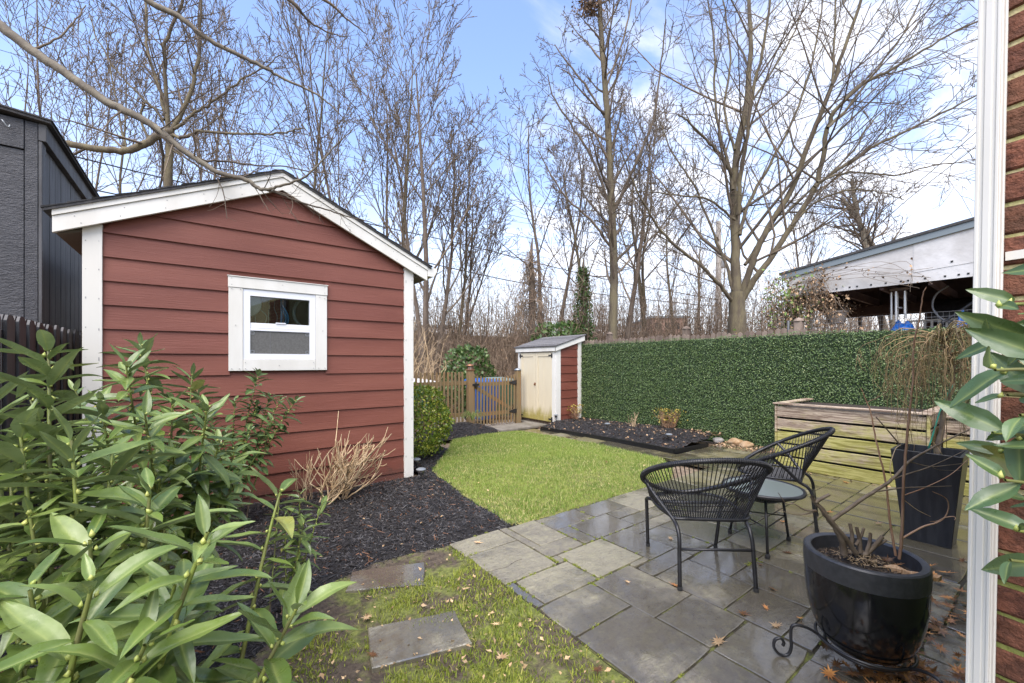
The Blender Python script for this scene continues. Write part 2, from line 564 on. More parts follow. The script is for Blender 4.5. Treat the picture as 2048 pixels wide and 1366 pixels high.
# cream painted door, green algae near the foot (a stain with its own shape)
s = NT('cream_door')
g = s.n('ShaderNodeNewGeometry'); sp = s.n('ShaderNodeSeparateXYZ'); s.l(g.outputs['Position'], sp.inputs[0])
h_ = s.math('ADD', sp.outputs[2], s.math('MULTIPLY', s.noise(6, 5, 0.7, (1, 1, 0.3)), 0.55))
c = s.mix(s.ramp(h_, 0.35, 0.62), C(0.32, 0.27, 0.08), C(0.61, 0.54, 0.385))
c = s.mix(s.ramp(s.noise(9, 5, 0.6, (1, 1, 0.2)), 0.5, 0.75, 0, 0.35), c, C(0.54, 0.47, 0.34))
s.set(c, 0.6); s.bump(s.noise(40, 3, 0.5, (1, 1, 0.1)), 0.2, 0.003); MAT['cream'] = s.m

# treated pickets
s = NT('picket_wood')
c = s.mix(s.ramp(s.noise(8, 5, 0.6, (1, 1, 0.15)), 0.35, 0.65), C(0.235, 0.140, 0.062), C(0.190, 0.140, 0.072))
c = s.mix(s.ramp(s.rnd(), 0.2, 1, 0, 0.6), c, C(0.185, 0.137, 0.072))
c = s.mix(s.ramp(s.noise(5, 4, 0.6), 0.55, 0.75, 0, 0.5), c, C(0.17, 0.17, 0.05))
s.set(c, 0.8, 0.3); s.bump(s.noise(60, 4, 0.6, (1, 1, 0.1)), 0.3, 0.003); MAT['picket'] = s.m

# planter boards: grey-brown grain under yellow-green algae, in patches
s = NT('algae_boards')
gr = s.noise(9, 7, 0.75, (1, 0.22, 3.2), 1.4)
c = s.mix(s.ramp(gr, 0.40, 0.60), C(0.17, 0.115, 0.080), C(0.52, 0.42, 0.31))
zp = s.n('ShaderNodeSeparateXYZ'); gg = s.n('ShaderNodeNewGeometry'); s.l(gg.outputs['Position'], zp.inputs[0])
al = s.math('ADD', s.noise(2.6, 6, 0.72, (1, 0.7, 1.6)), s.math('MULTIPLY', zp.outputs[2], -0.42))
al = s.math('ADD', al, s.ramp(s.rnd(), 0, 1, -0.05, 0.07))
c = s.mix(s.ramp(al, 0.18, 0.44, 0, 0.74), c, s.mix(s.ramp(gr, 0.35, 0.65), C(0.24, 0.235, 0.030), C(0.48, 0.465, 0.100)))
s.set(c, 0.6, 0.4); s.bump(gr, 0.4, 0.004); MAT['algae'] = s.m

# bluestone flags: grey, tan and greenish casts, wet patches
s = NT('bluestone')
r = s.rnd(); r2 = s.math('FRACT', s.math('MULTIPLY', r, 7.31))
n1 = s.noise(2.2, 6, 0.65); n2 = s.noise(9, 6, 0.7, (1, 1, 1), 0.8); n3 = s.noise(55, 4, 0.75)
c = s.mix(s.ramp(r, 0.0, 1.0), C(0.170, 0.150, 0.114), C(0.270, 0.244, 0.168))
c = s.mix(s.ramp(r2, 0.55, 1.0, 0, 0.7), c, C(0.160, 0.136, 0.112))
c = s.mix(s.ramp(n2, 0.35, 0.7, 0, 0.55), c, C(0.275, 0.252, 0.160))
c = s.mix(s.ramp(n1, 0.5, 0.72, 0, 0.6), c, C(0.100, 0.088, 0.070))
sx_ = s.n('ShaderNodeSeparateXYZ'); gg = s.n('ShaderNodeNewGeometry'); s.l(gg.outputs['Position'], sx_.inputs[0])
far = s.ramp(sx_.outputs[0], 2.9, 5.2, -0.05, 0.28)
alg = s.math('ADD', s.noise(2.6, 6, 0.7), far)
c = s.mix(s.ramp(alg, 0.56, 0.86, 0, 0.80), c, C(0.150, 0.128, 0.038))
c = s.mix(s.ramp(n3, 0.45, 0.70, 0, 0.55), c, C(0.095, 0.088, 0.074))
n4 = s.noise(19, 6, 0.72)
c = s.mix(s.ramp(n4, 0.52, 0.66, 0, 0.50), c, C(0.32, 0.30, 0.18))
c = s.mix(s.ramp(n4, 0.46, 0.34, 0, 0.45), c, C(0.09, 0.08, 0.066))
wet = s.noise(1.15, 4, 0.6)
wet2 = s.math('ADD', s.math('ADD', wet, s.math('MULTIPLY', s.math('SUBTRACT', r2, 0.5), 0.26)), s.ramp(sx_.outputs[0], 1.6, 2.6, -0.04, 0.05))
c = s.mix(s.ramp(wet2, 0.42, 0.55, 0, 0.66), c, C(0.054, 0.047, 0.036))
s.set(c, s.ramp(wet2, 0.42, 0.55, 0.42, 0.09), 0.9)
s.l(s.ramp(wet2, 0.44, 0.56, 0.0, 0.9), s.p.inputs['Coat Weight']); s.p.inputs['Coat Roughness'].default_value = 0.07; s.p.inputs['Coat IOR'].default_value = 1.36
hh_ = s.math('ADD', n2, s.math('MULTIPLY', s.noise(7, 6, 0.65, (1, 3, 1), 1.8), 1.6))
s.bump(s.math('MULTIPLY', hh_, s.ramp(wet2, 0.43, 0.55, 1.0, 0.14)), 0.75, 0.010); MAT['flag'] = s.m
s = NT('joint_moss')
c = s.mix(s.ramp(s.noise(7, 5, 0.6), 0.45, 0.6), C(0.030, 0.025, 0.014), C(0.13, 0.145, 0.03))
s.set(c, 0.95); s.bump(s.noise(80, 3, 0.6), 0.6, 0.006); MAT['joint'] = s.m

# bare earth with moss in patches
s = NT('mossy_earth')
n1 = s.noise(3.2, 7, 0.65); n2 = s.noise(28, 5, 0.7)
c = s.mix(s.ramp(n2, 0.3, 0.7), C(0.045, 0.032, 0.022), C(0.12, 0.092, 0.062))
c = s.mix(s.ramp(n1, 0.44, 0.58, 0, 0.85), c, s.mix(s.ramp(n2, 0.35, 0.65), C(0.09, 0.11, 0.020), C(0.20, 0.225, 0.045)))
s.set(c, 0.95); s.bump(s.math('ADD', n2, n1), 0.9, 0.02); MAT['earth'] = s.m
s = NT('mulch_base')
c = s.mix(s.ramp(s.noise(35, 5, 0.7), 0.35, 0.7), C(0.007, 0.006, 0.006), C(0.022, 0.018, 0.016))
s.set(c, 0.8); s.bump(s.noise(50, 5, 0.7), 1.0, 0.02); MAT['mulch'] = s.m
s = NT('mulch_chip')
r = s.rnd()
c = s.mix(s.ramp(r, 0.0, 0.9), C(0.006, 0.0055, 0.0055), C(0.066, 0.061, 0.058))
c = s.mix(s.ramp(r, 0.955, 0.97), c, C(0.20, 0.095, 0.045))
s.set(c, 0.5, 0.5); MAT['chip'] = s.m
s = NT('lawn_soil')
c = s.mix(s.ramp(s.noise(12, 5, 0.6), 0.35, 0.65), C(0.24, 0.23, 0.06), C(0.13, 0.12, 0.045))
s.set(c, 0.95); MAT['lawn'] = s.m


def green(name, a, b, cpale, rough=0.4, trans=0.25, pale=0.15, sc=2.0, under=None, spec=0.5):
    s = NT(name)
    r = s.rnd()
    c = s.mix(s.ramp(r, 0, 1), a, b)
    c = s.mix(s.ramp(r, 1 - pale, 1.0), c, cpale)
    c = s.mix(s.ramp(s.noise(sc, 3, 0.5), 0.35, 0.65, 0, 0.5), c, b)
    if under:
        g = s.n('ShaderNodeNewGeometry')
        c = s.mix(g.outputs['Backfacing'], c, under)
    s.set(c, rough, spec)
    tr = s.n('ShaderNodeBsdfTranslucent'); s.l(c, tr.inputs[0])
    mx = s.n('ShaderNodeMixShader'); mx.inputs[0].default_value = trans
    s.l(s.p.outputs[0], mx.inputs[1]); s.l(tr.outputs[0], mx.inputs[2]); s.l(mx.outputs[0], s.out.inputs[0])
    return s


MAT['grass'] = green('grass_blade', C(0.115, 0.215, 0.032), C(0.31, 0.405, 0.078), C(0.76, 0.66, 0.33), 0.55, 0.35, 0.33, 1.2, spec=0.3).m
MAT['mossgrass'] = green('clover_moss', C(0.15, 0.21, 0.03), C(0.33, 0.37, 0.06), C(0.48, 0.42, 0.14), 0.7, 0.3, 0.2, 2, spec=0.3).m
MAT['hedge'] = green('plastic_boxwood', C(0.066, 0.115, 0.036), C(0.125, 0.190, 0.058), C(0.30, 0.35, 0.14), 0.38, 0.08, 0.12, 0.9, spec=0.5).m
MAT['bush'] = green('boxwood_leaf', C(0.075, 0.14, 0.018), C(0.20, 0.27, 0.035), C(0.60, 0.58, 0.09), 0.3, 0.25, 0.42, 3).m
MAT['ivy'] = green('ivy_leaf', C(0.03, 0.07, 0.015), C(0.08, 0.14, 0.03), C(0.17, 0.22, 0.07), 0.45, 0.2, 0.2, 2).m
MAT['vine'] = green('vine_leaf', C(0.16, 0.27, 0.05), C(0.22, 0.32, 0.07), C(0.40, 0.46, 0.15), 0.5, 0.3, 0.25, 2).m
MAT['yellowleaf'] = green('yellow_leaf', C(0.26, 0.22, 0.04), C(0.46, 0.36, 0.06), C(0.35, 0.16, 0.04), 0.6, 0.3, 0.3, 5).m
MAT['weep'] = simple('weeping_needles', C(0.17, 0.145, 0.055), C(0.27, 0.18, 0.09), 12, 0.8, rv=0.5)
for nm, a, b, cp in (('laurel', C(0.105, 0.165, 0.030), C(0.195, 0.270, 0.058), C(0.26, 0.33, 0.095)),
                     ('laurel_dark', C(0.062, 0.115, 0.042), C(0.105, 0.170, 0.060), C(0.17, 0.24, 0.10))):
    s = green(nm + '_leaf', a, b, cp, 0.34, 0.18, 0.18, 6, under=C(0.23, 0.29, 0.13) if nm == 'laurel' else C(0.14, 0.20, 0.09), spec=0.65)
    s.bump(s.noise(40, 3, 0.5), 0.25, 0.004)
    base_c = s.p.inputs['Base Color'].links[0].from_socket
    rr_ = s.rnd()
    k1 = s.mix(s.ramp(s.math('FRACT', s.math('MULTIPLY', rr_, 5.7)), 0.0, 1.0, 0.0, 0.50), base_c, C(0.045, 0.085, 0.018))
    k1 = s.mix(s.ramp(s.math('FRACT', s.math('MULTIPLY', rr_, 13.3)), 0.985, 0.99, 0, 0.6), k1, C(0.42, 0.36, 0.08))
    k1 = s.mix(s.ramp(s.noise(120, 3, 0.6), 0.66, 0.74, 0, 0.45), k1, C(0.10, 0.09, 0.03))
    md = s.n('ShaderNodeAttribute', attribute_name='mid').outputs['Fac']
    k1 = s.mix(s.math('MULTIPLY', s.math('POWER', md, 7.0), 0.6), k1, C(0.34, 0.40, 0.12))
    k1 = s.mix(s.ramp(s.noise(22, 4, 0.6), 0.42, 0.68, 0, 0.38), k1, C(0.055, 0.10, 0.022))
    s.l(k1, s.p.inputs['Base Color'])
    s.l(s.ramp(s.noise(30, 3, 0.6), 0.35, 0.65, 0.24, 0.50), s.p.inputs['Roughness'])
    for nn in s.t.nodes:
        if nn.type == 'BSDF_TRANSLUCENT':
            s.l(k1, nn.inputs[0])
    MAT[nm] = s.m

# wood-grain resin and glazed ceramic
MAT['resin'] = simple('charcoal_resin', C(0.014, 0.014, 0.016), C(0.030, 0.030, 0.032), 22, 0.33, 0.55, 45, (1, 1, 0.10), bd=0.006)
MAT['glaze'] = simple('black_glaze', C(0.007, 0.007, 0.008), C(0.011, 0.011, 0.012), 20, 0.10, 0.03, 60)
MAT['bisque'] = simple('matte_glaze_band', C(0.030, 0.031, 0.034), C(0.042, 0.043, 0.047), 40, 0.42, 0.1, 160)
# glass
s = NT('window_glass'); s.set(C(0.75, 0.80, 0.80), 0.02, 0.5)
tr = s.n('ShaderNodeBsdfTransparent'); gl = s.n('ShaderNodeBsdfGlossy'); gl.inputs['Roughness'].default_value = 0.02
fr = s.n('ShaderNodeFresnel'); fr.inputs[0].default_value = 1.45
mx = s.n('ShaderNodeMixShader'); s.l(s.math('ADD', fr.outputs[0], 0.03), mx.inputs[0]); s.l(tr.outputs[0], mx.inputs[1]); s.l(gl.outputs[0], mx.inputs[2]); s.l(mx.outputs[0], s.out.inputs[0])
tr.inputs[0].default_value = C(0.75, 0.80, 0.78); MAT['glass'] = s.m
s = NT('wet_table_glass')
tr = s.n('ShaderNodeBsdfTransparent'); tr.inputs[0].default_value = C(0.55, 0.64, 0.60)
fr = s.n('ShaderNodeFresnel'); fr.inputs[0].default_value = 1.5
gl = s.n('ShaderNodeBsdfGlossy'); gl.inputs['Roughness'].default_value = 0.3
bp = s.n('ShaderNodeBump'); bp.inputs['Strength'].default_value = 0.35; bp.inputs['Distance'].default_value = 0.003; s.l(s.noise(110, 3, 0.5), bp.inputs['Height']); s.l(bp.outputs[0], gl.inputs['Normal'])
mx = s.n('ShaderNodeMixShader'); s.l(s.math('ADD', fr.outputs[0], 0.38), mx.inputs[0]); s.l(tr.outputs[0], mx.inputs[1]); s.l(gl.outputs[0], mx.inputs[2]); df = s.n('ShaderNodeBsdfDiffuse'); df.inputs[0].default_value = C(0.30, 0.35, 0.30); mx2 = s.n('ShaderNodeMixShader'); mx2.inputs[0].default_value = 0.32
s.l(mx.outputs[0], mx2.inputs[1]); s.l(df.outputs[0], mx2.inputs[2]); s.l(mx2.outputs[0], s.out.inputs[0]); MAT['tableglass'] = s.m
# brick
s = NT('old_brick')
n1 = s.noise(18, 6, 0.75, (1, 1, 1.6)); n2 = s.noise(70, 4, 0.7)
c = s.mix(s.ramp(n1, 0.35, 0.68), C(0.085, 0.034, 0.022), C(0.245, 0.095, 0.056))
c = s.mix(s.ramp(s.rnd(), 0.3, 1, 0, 0.55), c, C(0.10, 0.055, 0.030))
c = s.mix(s.ramp(n2, 0.6, 0.8, 0, 0.5), c, C(0.03, 0.016, 0.012))
s.set(c, 0.85, 0.3); s.bump(s.math('ADD', n1, n2), 0.9, 0.010); MAT['brick'] = s.m
s = NT('mossy_mortar')
g = s.n('ShaderNodeNewGeometry'); sp = s.n('ShaderNodeSeparateXYZ'); s.l(g.outputs['Position'], sp.inputs[0])
mo = s.math('ADD', s.noise(6, 5, 0.6), s.math('MULTIPLY', sp.outputs[2], -0.22))
c = s.mix(s.ramp(s.noise(40, 4, 0.6), 0.3, 0.7), C(0.46, 0.40, 0.18), C(0.62, 0.55, 0.30))
c = s.mix(s.ramp(mo, 0.12, 0.34, 0, 0.85), c, C(0.22, 0.25, 0.045))
s.set(c, 0.9); s.bump(s.noise(60, 4, 0.6), 0.7, 0.008); MAT['mortar'] = s.m
# terrain
s = NT('wild_ground')
n1 = s.noise(1.6, 6, 0.65); n2 = s.noise(14, 5, 0.7)
c = s.mix(s.ramp(n2, 0.3, 0.7), C(0.15, 0.105, 0.068), C(0.30, 0.225, 0.15))
c = s.mix(s.ramp(n1, 0.52, 0.68, 0, 0.6), c, C(0.10, 0.105, 0.04))
s.set(c, 0.95); s.bump(n2, 0.8, 0.05); MAT['wild'] = s.m
# flagged-on detail: dirt for thresholds
MAT['concrete'] = simple('old_concrete', C(0.20, 0.18, 0.15), C(0.13, 0.115, 0.085), 6, 0.9, 0.4, 50)

# ================================================================== THE GROUND
def sstep(x, a, b):
    t = np.clip((x - a) / (b - a), 0, 1)
    return t * t * (3 - 2 * t)


def yard_z(X, Y):
    return -0.015 - 0.085 * sstep(Y, 4.0, 7.6)


def wild_z(X, Y):
    d = FW[0] * X + FW[1] * Y
    z = yard_z(X, Y) - 0.07
    z = z + 2.9 * sstep(d, 12.0, 20.0) + 0.25 * (vnoise(X, Y, 0.35, 3) - 0.5) * sstep(d, 11, 14)
    return z


def grid_sheet(name, xs, ys, zf, mat, keep=None):
    X, Y = np.meshgrid(xs, ys, indexing='ij')
    V = np.stack([X, Y, zf(X, Y)], -1).reshape(-1, 3)
    nx, ny = len(xs), len(ys)
    i, j = np.meshgrid(np.arange(nx - 1), np.arange(ny - 1), indexing='ij')
    F = np.stack([i * ny + j, (i + 1) * ny + j, (i + 1) * ny + j + 1, i * ny + j + 1], -1)
    if keep is not None:
        cxm = (X[:-1, :-1] + X[1:, 1:]) / 2; cym = (Y[:-1, :-1] + Y[1:, 1:]) / 2
        F = F[keep(cxm, cym)]
    return link(name, mesh_np(name, V, F.reshape(-1, 4), True), mat)


gx = np.concatenate([np.linspace(-260, -20, 14)[:-1], np.linspace(-20, 34, 70), np.linspace(34, 300, 14)[1:]])
gy = np.concatenate([np.linspace(-120, -8, 8)[:-1], np.linspace(-8, 40, 62), np.linspace(40, 400, 16)[1:]])
struct(grid_sheet('ground', gx, gy, wild_z, MAT['wild']))

LAWN = [(2.05, 2.80), (2.17, 2.745), (2.95, 2.70), (3.88, 2.68), (4.35, 2.71), (4.9, 3.02), (5.24, 3.40), (5.27, 4.4), (5.33, 5.5), (5.36, 6.80),
        (4.95, 6.92), (4.39, 6.9), (3.74, 6.8), (3.30, 6.10), (2.75, 5.35), (2.36, 4.80), (2.26, 4.45), (2.235, 4.13), (2.14, 3.6), (2.11, 3.31), (2.10, 3.05)]
struct(grid_sheet('lawn', np.arange(1.9, 5.6, 0.06), np.arange(2.6, 7.1, 0.06), lambda X, Y: yard_z(X, Y) + 0.006 * vnoise(X, Y, 3, 1), MAT['lawn'], lambda X, Y: inside(LAWN, X, Y)))
# fine turf: curved blades
tb_v = [(-0.5, 0, 0), (0.5, 0, 0), (-0.42, 0.12, 0.55), (0.42, 0.12, 0.55), (-0.05, 0.45, 1.0), (0.05, 0.45, 1.0)]
tb_f = [(0, 1, 3, 2), (2, 3, 5, 4)]


def blades(name, poly, n, hmin, hmax, w, mat, zf, dens=None):
    P = np.asarray(poly); lo = P.min(0); hi = P.max(0)
    XY = rng.uniform(lo, hi, (int(n * 2.2), 2))
    k = inside(poly, XY[:, 0], XY[:, 1])
    if dens is not None:
        k &= rng.random(len(XY)) < dens(XY[:, 0], XY[:, 1])
    XY = XY[k][:n]; N = len(XY); XY = XY + rng.normal(0, 0.018, XY.shape) * (vnoise(XY[:, 0], XY[:, 1], 3, 6) > .45)[:, None]
    h = rng.uniform(hmin, hmax, N) * (0.75 + 0.5 * vnoise(XY[:, 0], XY[:, 1], 4, 5))
    sc_ = np.stack([rng.uniform(0.7, 1.3, N) * w, h, h], -1)
    M_ = rot_mats(rng.uniform(0, 6.28, N), rng.normal(0.0, 0.35, N), rng.normal(0, 0.3, N), sc_)
    L = np.stack([XY[:, 0], XY[:, 1], zf(XY[:, 0], XY[:, 1])], -1)
    return scatter(name, tb_v, tb_f, M_, L, mat)


g = blades('grass', LAWN, 125000, 0.014, 0.046, 0.0040, MAT['grass'], lambda X, Y: yard_z(X, Y) - 0.002)
top(g, 'short pale green winter turf of the lawn', 'grass', kind='stuff')

# mulch beds
BED_L = [(-1.05, 1.6), (0.2, 2.2), (0.62, 2.62), (0.90, 2.70), (1.25, 2.72), (1.475, 2.73), (1.95, 2.73), (2.12, 2.74), (2.18, 3.05), (2.15, 3.31), (2.18, 3.6), (2.27, 4.13), (2.30, 4.45), (2.40, 4.80),
         (2.78, 5.35), (3.30, 6.05), (3.05, 6.7), (2.2, 6.7), (2.2, 4.70), (-0.9, 4.80), (-1.05, 4.80)]
BED_F = [(3.25, 6.9), (3.74, 6.82), (4.39, 6.92), (4.95, 6.95), (5.05, 7.3), (4.9, 7.85), (2.3, 7.85), (2.3, 6.7)]
BED_R = [(5.655, 3.46), (6.52, 3.40), (7.05, 3.60), (7.2, 4.0), (7.2, 6.8), (6.5, 6.85), (6.35, 6.78), (5.79, 6.66)]


def edge_fac(poly, X, Y, w=0.14):
    best = np.full(np.shape(X), 9.0)
    for i in range(len(poly)):
        a = np.array(poly[i]); b = np.array(poly[(i + 1) % len(poly)]); ab = b - a
        t = np.clip(((X - a[0]) * ab[0] + (Y - a[1]) * ab[1]) / (ab @ ab), 0, 1)
        best = np.minimum(best, np.hypot(X - a[0] - t * ab[0], Y - a[1] - t * ab[1]))
    return np.clip(best / w, 0, 1)


def mound(z0, h, seed):
    return lambda X, Y: z0(X, Y) - 0.016 + edge_fac(BED_L, X, Y) * (0.016 + h * (0.55 + 0.5 * vnoise(X, Y, 2.2, seed)) + 0.014 * vnoise(X, Y, 9, seed + 1))


mz1 = mound(yard_z, 0.028, 11)
mz2 = lambda X, Y: yard_z(X, Y) - 0.016 + edge_fac(BED_F, X, Y) * 0.046 + 0.16 * np.exp(-((X - 4.3) ** 2 / 0.35 + (Y - 7.5) ** 2 / 0.18)) + 0.015 * vnoise(X, Y, 8, 4)
mz3 = lambda X, Y: yard_z(X, Y) + 0.035 + 0.09 * sstep(X, 5.66, 6.3) + 0.02 * vnoise(X, Y, 5, 9)
chip_v = [(-1, -0.5, 0), (1, -0.4, 0.05), (1, 0.4, 0.05), (-1, 0.5, 0), (-1, -0.3, -0.3), (1, -0.2, -0.3)]
chip_f = [(0, 1, 2, 3), (0, 4, 5, 1)]
for nm, bed, zf, xr, yr, n in (('mulch_bed', BED_L, mz1, (-1.1, 3.4), (1.5, 6.8), 34000), ('mulch_bed', BED_F, mz2, (2.2, 5.2), (6.6, 8.0), 7000), ('mulch_bed', BED_R, mz3, (5.55, 7.3), (3.3, 7.0), 9000)):
    b = struct(grid_sheet(nm, np.arange(xr[0], xr[1], 0.05), np.arange(yr[0], yr[1], 0.05), zf, MAT['mulch'], lambda X, Y: inside(bed, X, Y)))
    P = np.asarray(bed); XY = rng.uniform(P.min(0), P.max(0), (n * 3, 2)); XY = XY + rng.normal(0, 0.012, XY.shape)
    XY = XY[inside(bed, XY[:, 0], XY[:, 1])][:n]; N = len(XY)
    L = rng.gamma(2.2, 0.0062, N) + .003; sc_ = np.stack([L, rng.uniform(0.002, 0.0075, N), rng.uniform(0.003, 0.010, N)], -1)
    M_ = rot_mats(rng.uniform(0, 6.28, N), rng.normal(0, 0.5, N), rng.normal(0, 0.35, N), sc_)
    c_ = scatter('mulch', chip_v, chip_f, M_, np.stack([XY[:, 0], XY[:, 1], zf(XY[:, 0], XY[:, 1]) + 0.004], -1), MAT['chip'], b, False)
    c_['kind'] = 'stuff'

# bare mossy earth left of the patio
EARTH = [(-1.2, -1.6), (1.47, -1.6), (1.47, 2.74), (1.3, 2.80), (-1.2, 2.80)]
ez = lambda X, Y: yard_z(X, Y) - 0.012 + 0.022 * vnoise(X, Y, 3.0, 21) + 0.008 * vnoise(X, Y, 14, 22)
struct(grid_sheet('mossy_soil', np.arange(-1.2, 1.53, 0.03), np.arange(-1.6, 2.85, 0.03), ez, MAT['earth'], lambda X, Y: inside(EARTH, X, Y)))
PATCH = [(0.35, 0.6), (1.47, 0.6), (1.47, 2.70), (0.95, 2.62), (0.55, 2.45), (0.25, 2.1)]
dn = lambda X, Y: np.clip((vnoise(X, Y, 3.1, 31) * 0.7 + vnoise(X, Y, 9, 32) * 0.5 - 0.50) * 4.0, 0.02, 1)
g = blades('clover', PATCH, 15000, 0.010, 0.028, 0.0050, MAT['mossgrass'], ez, dn)
top(g, 'thin moss, clover and grass on bare earth beside the patio', 'ground cover', kind='stuff')

# ------------------------------------------------------------------ flagstone patio
PAV = [(1.475, 1.925, 2.495, 2.74), (1.93, 2.0, 2.305, 2.74), (2.005, 2.285, 2.305, 2.72), (2.29, 2.76, 2.445, 2.70), (2.765, 3.205, 2.445, 2.69), (2.29, 2.43, 2.13, 2.44), (2.435, 2.895, 2.13, 2.44),
       (1.475, 1.925, 2.03, 2.49), (1.93, 2.285, 2.13, 2.30), (1.93, 1.995, 2.03, 2.125), (2.0, 2.465, 1.74, 2.125), (2.47, 2.765, 1.685, 2.125),
       (2.77, 3.045, 1.545, 1.995), (2.77, 3.55, 2.0, 2.125), (2.90, 3.55, 2.13, 2.285), (2.90, 3.205, 2.29, 2.44),
       (1.475, 1.535, 1.735, 2.025), (1.54, 1.995, 1.735, 2.025), (1.475, 1.915, 1.435, 1.73), (1.92, 2.29, 1.29, 1.735), (1.475, 1.925, 0.985, 1.43), (1.93, 2.29, 0.985, 1.285),
       (2.295, 2.465, 1.685, 1.735), (2.295, 2.765, 1.54, 1.68), (2.295, 2.675, 1.105, 1.535), (2.68, 3.195, 1.25, 1.535), (2.68, 3.045, 0.82, 1.245), (2.295, 2.675, 0.82, 1.10),
       (1.93, 2.29, 0.69, 0.98), (2.22, 2.675, 0.40, 0.685), (2.295, 2.675, 0.69, 0.815), (1.93, 2.215, 0.40, 0.685), (1.475, 1.925, 0.55, 0.98)]
FILL = [(3.21, 7.22, 2.29, 2.70), (3.555, 7.22, 2.0, 2.285), (3.05, 7.22, 1.54, 1.995), (3.20, 7.22, 1.25, 1.535), (3.05, 7.22, 0.35, 1.245), (2.68, 3.045, 0.10, 0.815), (3.05, 7.22, -1.2, 0.345),
        (1.475, 1.925, 0.10, 0.545), (1.93, 2.675, 0.10, 0.395), (5.30, 7.22, 2.705, 3.38)]


def cut(r, out):
    w, h = r[1] - r[0], r[3] - r[2]
    if w * h < 0.24 and max(w, h) < 0.75 or (w < 0.62 and h < 0.45):
        out.append(r); return
    t = random.uniform(0.36, 0.64)
    if w > h * 1.05:
        m = r[0] + w * t; cut((r[0], m - 0.0025, r[2], r[3]), out); cut((m + 0.0025, r[1], r[2], r[3]), out)
    else:
        m = r[2] + h * t; cut((r[0], r[1], r[2], m - 0.0025), out); cut((r[0], r[1], m + 0.0025, r[3]), out)


for r in FILL:
    cut(r, PAV)
patio = struct(link('patio', mesh_np('patio', [(1.47, -1.3, -0.010), (7.24, -1.3, -0.010), (7.24, 2.70, -0.010), (1.47, 2.73, -0.010), (5.29, 2.70, -0.010), (7.24, 3.40, -0.010), (5.29, 3.40, -0.010)],
                                             [(0, 1, 2, 3), (4, 2, 5, 6)], False), MAT['joint']), 'irregular bluestone flagstone patio')


def paver(r, parent, z=0.0, name='paver'):
    g_ = random.uniform(0.001, 0.0042)
    x0, x1, y0, y1 = r[0] + g_, r[1] - g_, r[2] + g_, r[3] - g_
    n = 4
    ring = []
    for (ax, ay), (bx, by) in (((x0, y0), (x1, y0)), ((x1, y0), (x1, y1)), ((x1, y1), (x0, y1)), ((x0, y1), (x0, y0))):
        for k in range(n):
            t = k / n; j = random.uniform(-0.0022, 0.0022)
            ring.append((ax + (bx - ax) * t + (j if ax == bx else 0), ay + (by - ay) * t + (j if ay == by else 0)))
    for ci in range(0, 4 * n, n):
        if random.random() < .45:
            e = random.uniform(.004, .014); q = ring[ci]; sx = 1 if q[0] < (x0 + x1) / 2 else -1; sy = 1 if q[1] < (y0 + y1) / 2 else -1
            ring[ci] = (q[0] + sx * e * random.random(), q[1] + sy * e * random.random())
    cxm, cym = (x0 + x1) / 2, (y0 + y1) / 2
    tx, ty = random.uniform(-0.004, 0.004), random.uniform(-0.004, 0.004); dz = z + random.uniform(-0.0022, 0.0022)
    zt = lambda q: dz + tx * (q[0] - cxm) + ty * (q[1] - cym)
    ins = lambda q, e: (q[0] + (cxm - q[0]) * e, q[1] + (cym - q[1]) * e)
    m = MB()
    m.loft([[(q[0], q[1], z - 0.04) for q in ring], [(q[0], q[1], zt(q) - 0.0025) for q in ring], [ins(q, 0.02) + (zt(q),) for q in ring]])
    o = m.build(name, MAT['flag'], parent)
    return o


for r in PAV:
    paver(r, patio)
# hairline cracks in two flags
for pts in ([(979, 1143), (997, 1138), (1015, 1133.5), (1024, 1127), (1032, 1122), (1044, 1118)], [(1156, 1243), (1160, 1236), (1168, 1231)], [(1147, 1056), (1157, 1050), (1174, 1045), (1178, 1038)]):
    P = np.array([ground(px, py, .0005) for px, py in pts])
    V_, F_ = tube_np(smooth_path(P, 3) + rng.normal(0, .0012, (3 * (len(P) - 1) + 1, 3)) * np.array([1, 1, 0]), .0014, 4)
    link('crack', mesh_np('crack', V_, F_, False), MAT['soil'], patio)
# joint moss tufts between the flags
jn = []
for r in PAV[:34]:
    for k in range(10):
        if random.random() < 0.5:
            jn.append((random.uniform(r[0], r[1]), random.choice((r[2], r[3]))))
        else:
            jn.append((random.choice((r[0], r[1])), random.uniform(r[2], r[3])))
jn = np.array(jn); k = vnoise(jn[:, 0], jn[:, 1], 2.0, 44) > 0.5; jn = np.repeat(jn[k], 26, 0) + rng.normal(0, 0.007, (k.sum() * 26, 2)); N = len(jn)
h = rng.uniform(0.005, 0.012, N)
tm_ = scatter('moss', tb_v, tb_f, rot_mats(rng.uniform(0, 6.28, N), rng.normal(0, .4, N), rng.normal(0, .4, N), np.stack([np.full(N, .004), h, h], -1)), np.stack([jn[:, 0], jn[:, 1], np.full(N, -0.004)], -1), MAT['mossgrass'], patio)
tm_['kind'] = 'stuff'
# narrow flag path beside the bed edging
path = struct(link('path', mesh_np('path', [(5.27, 3.38, -0.03), (5.66, 3.38, -0.03), (5.82, 6.9, -0.115), (5.38, 6.9, -0.115)], [(0, 1, 2, 3)], False), MAT['joint']), 'narrow flagstone strip beside the mulch bed')
yy = 3.40
while yy < 6.75:
    L = random.uniform(0.45, 0.75); off = 0.04 * (yy - 3.4)
    o = paver((5.28 + off * 0.5, 5.645 + off, yy, min(yy + L, 6.85) - 0.006), path, float(yard_z(0, yy + L / 2)) + 0.006); yy += L

# threshold by the gate
th = MB().bbox(4.9, 6.3, 7.15, 7.75, -0.14, -0.085, 0.01).build('gate_threshold', MAT['concrete'])
struct(th)

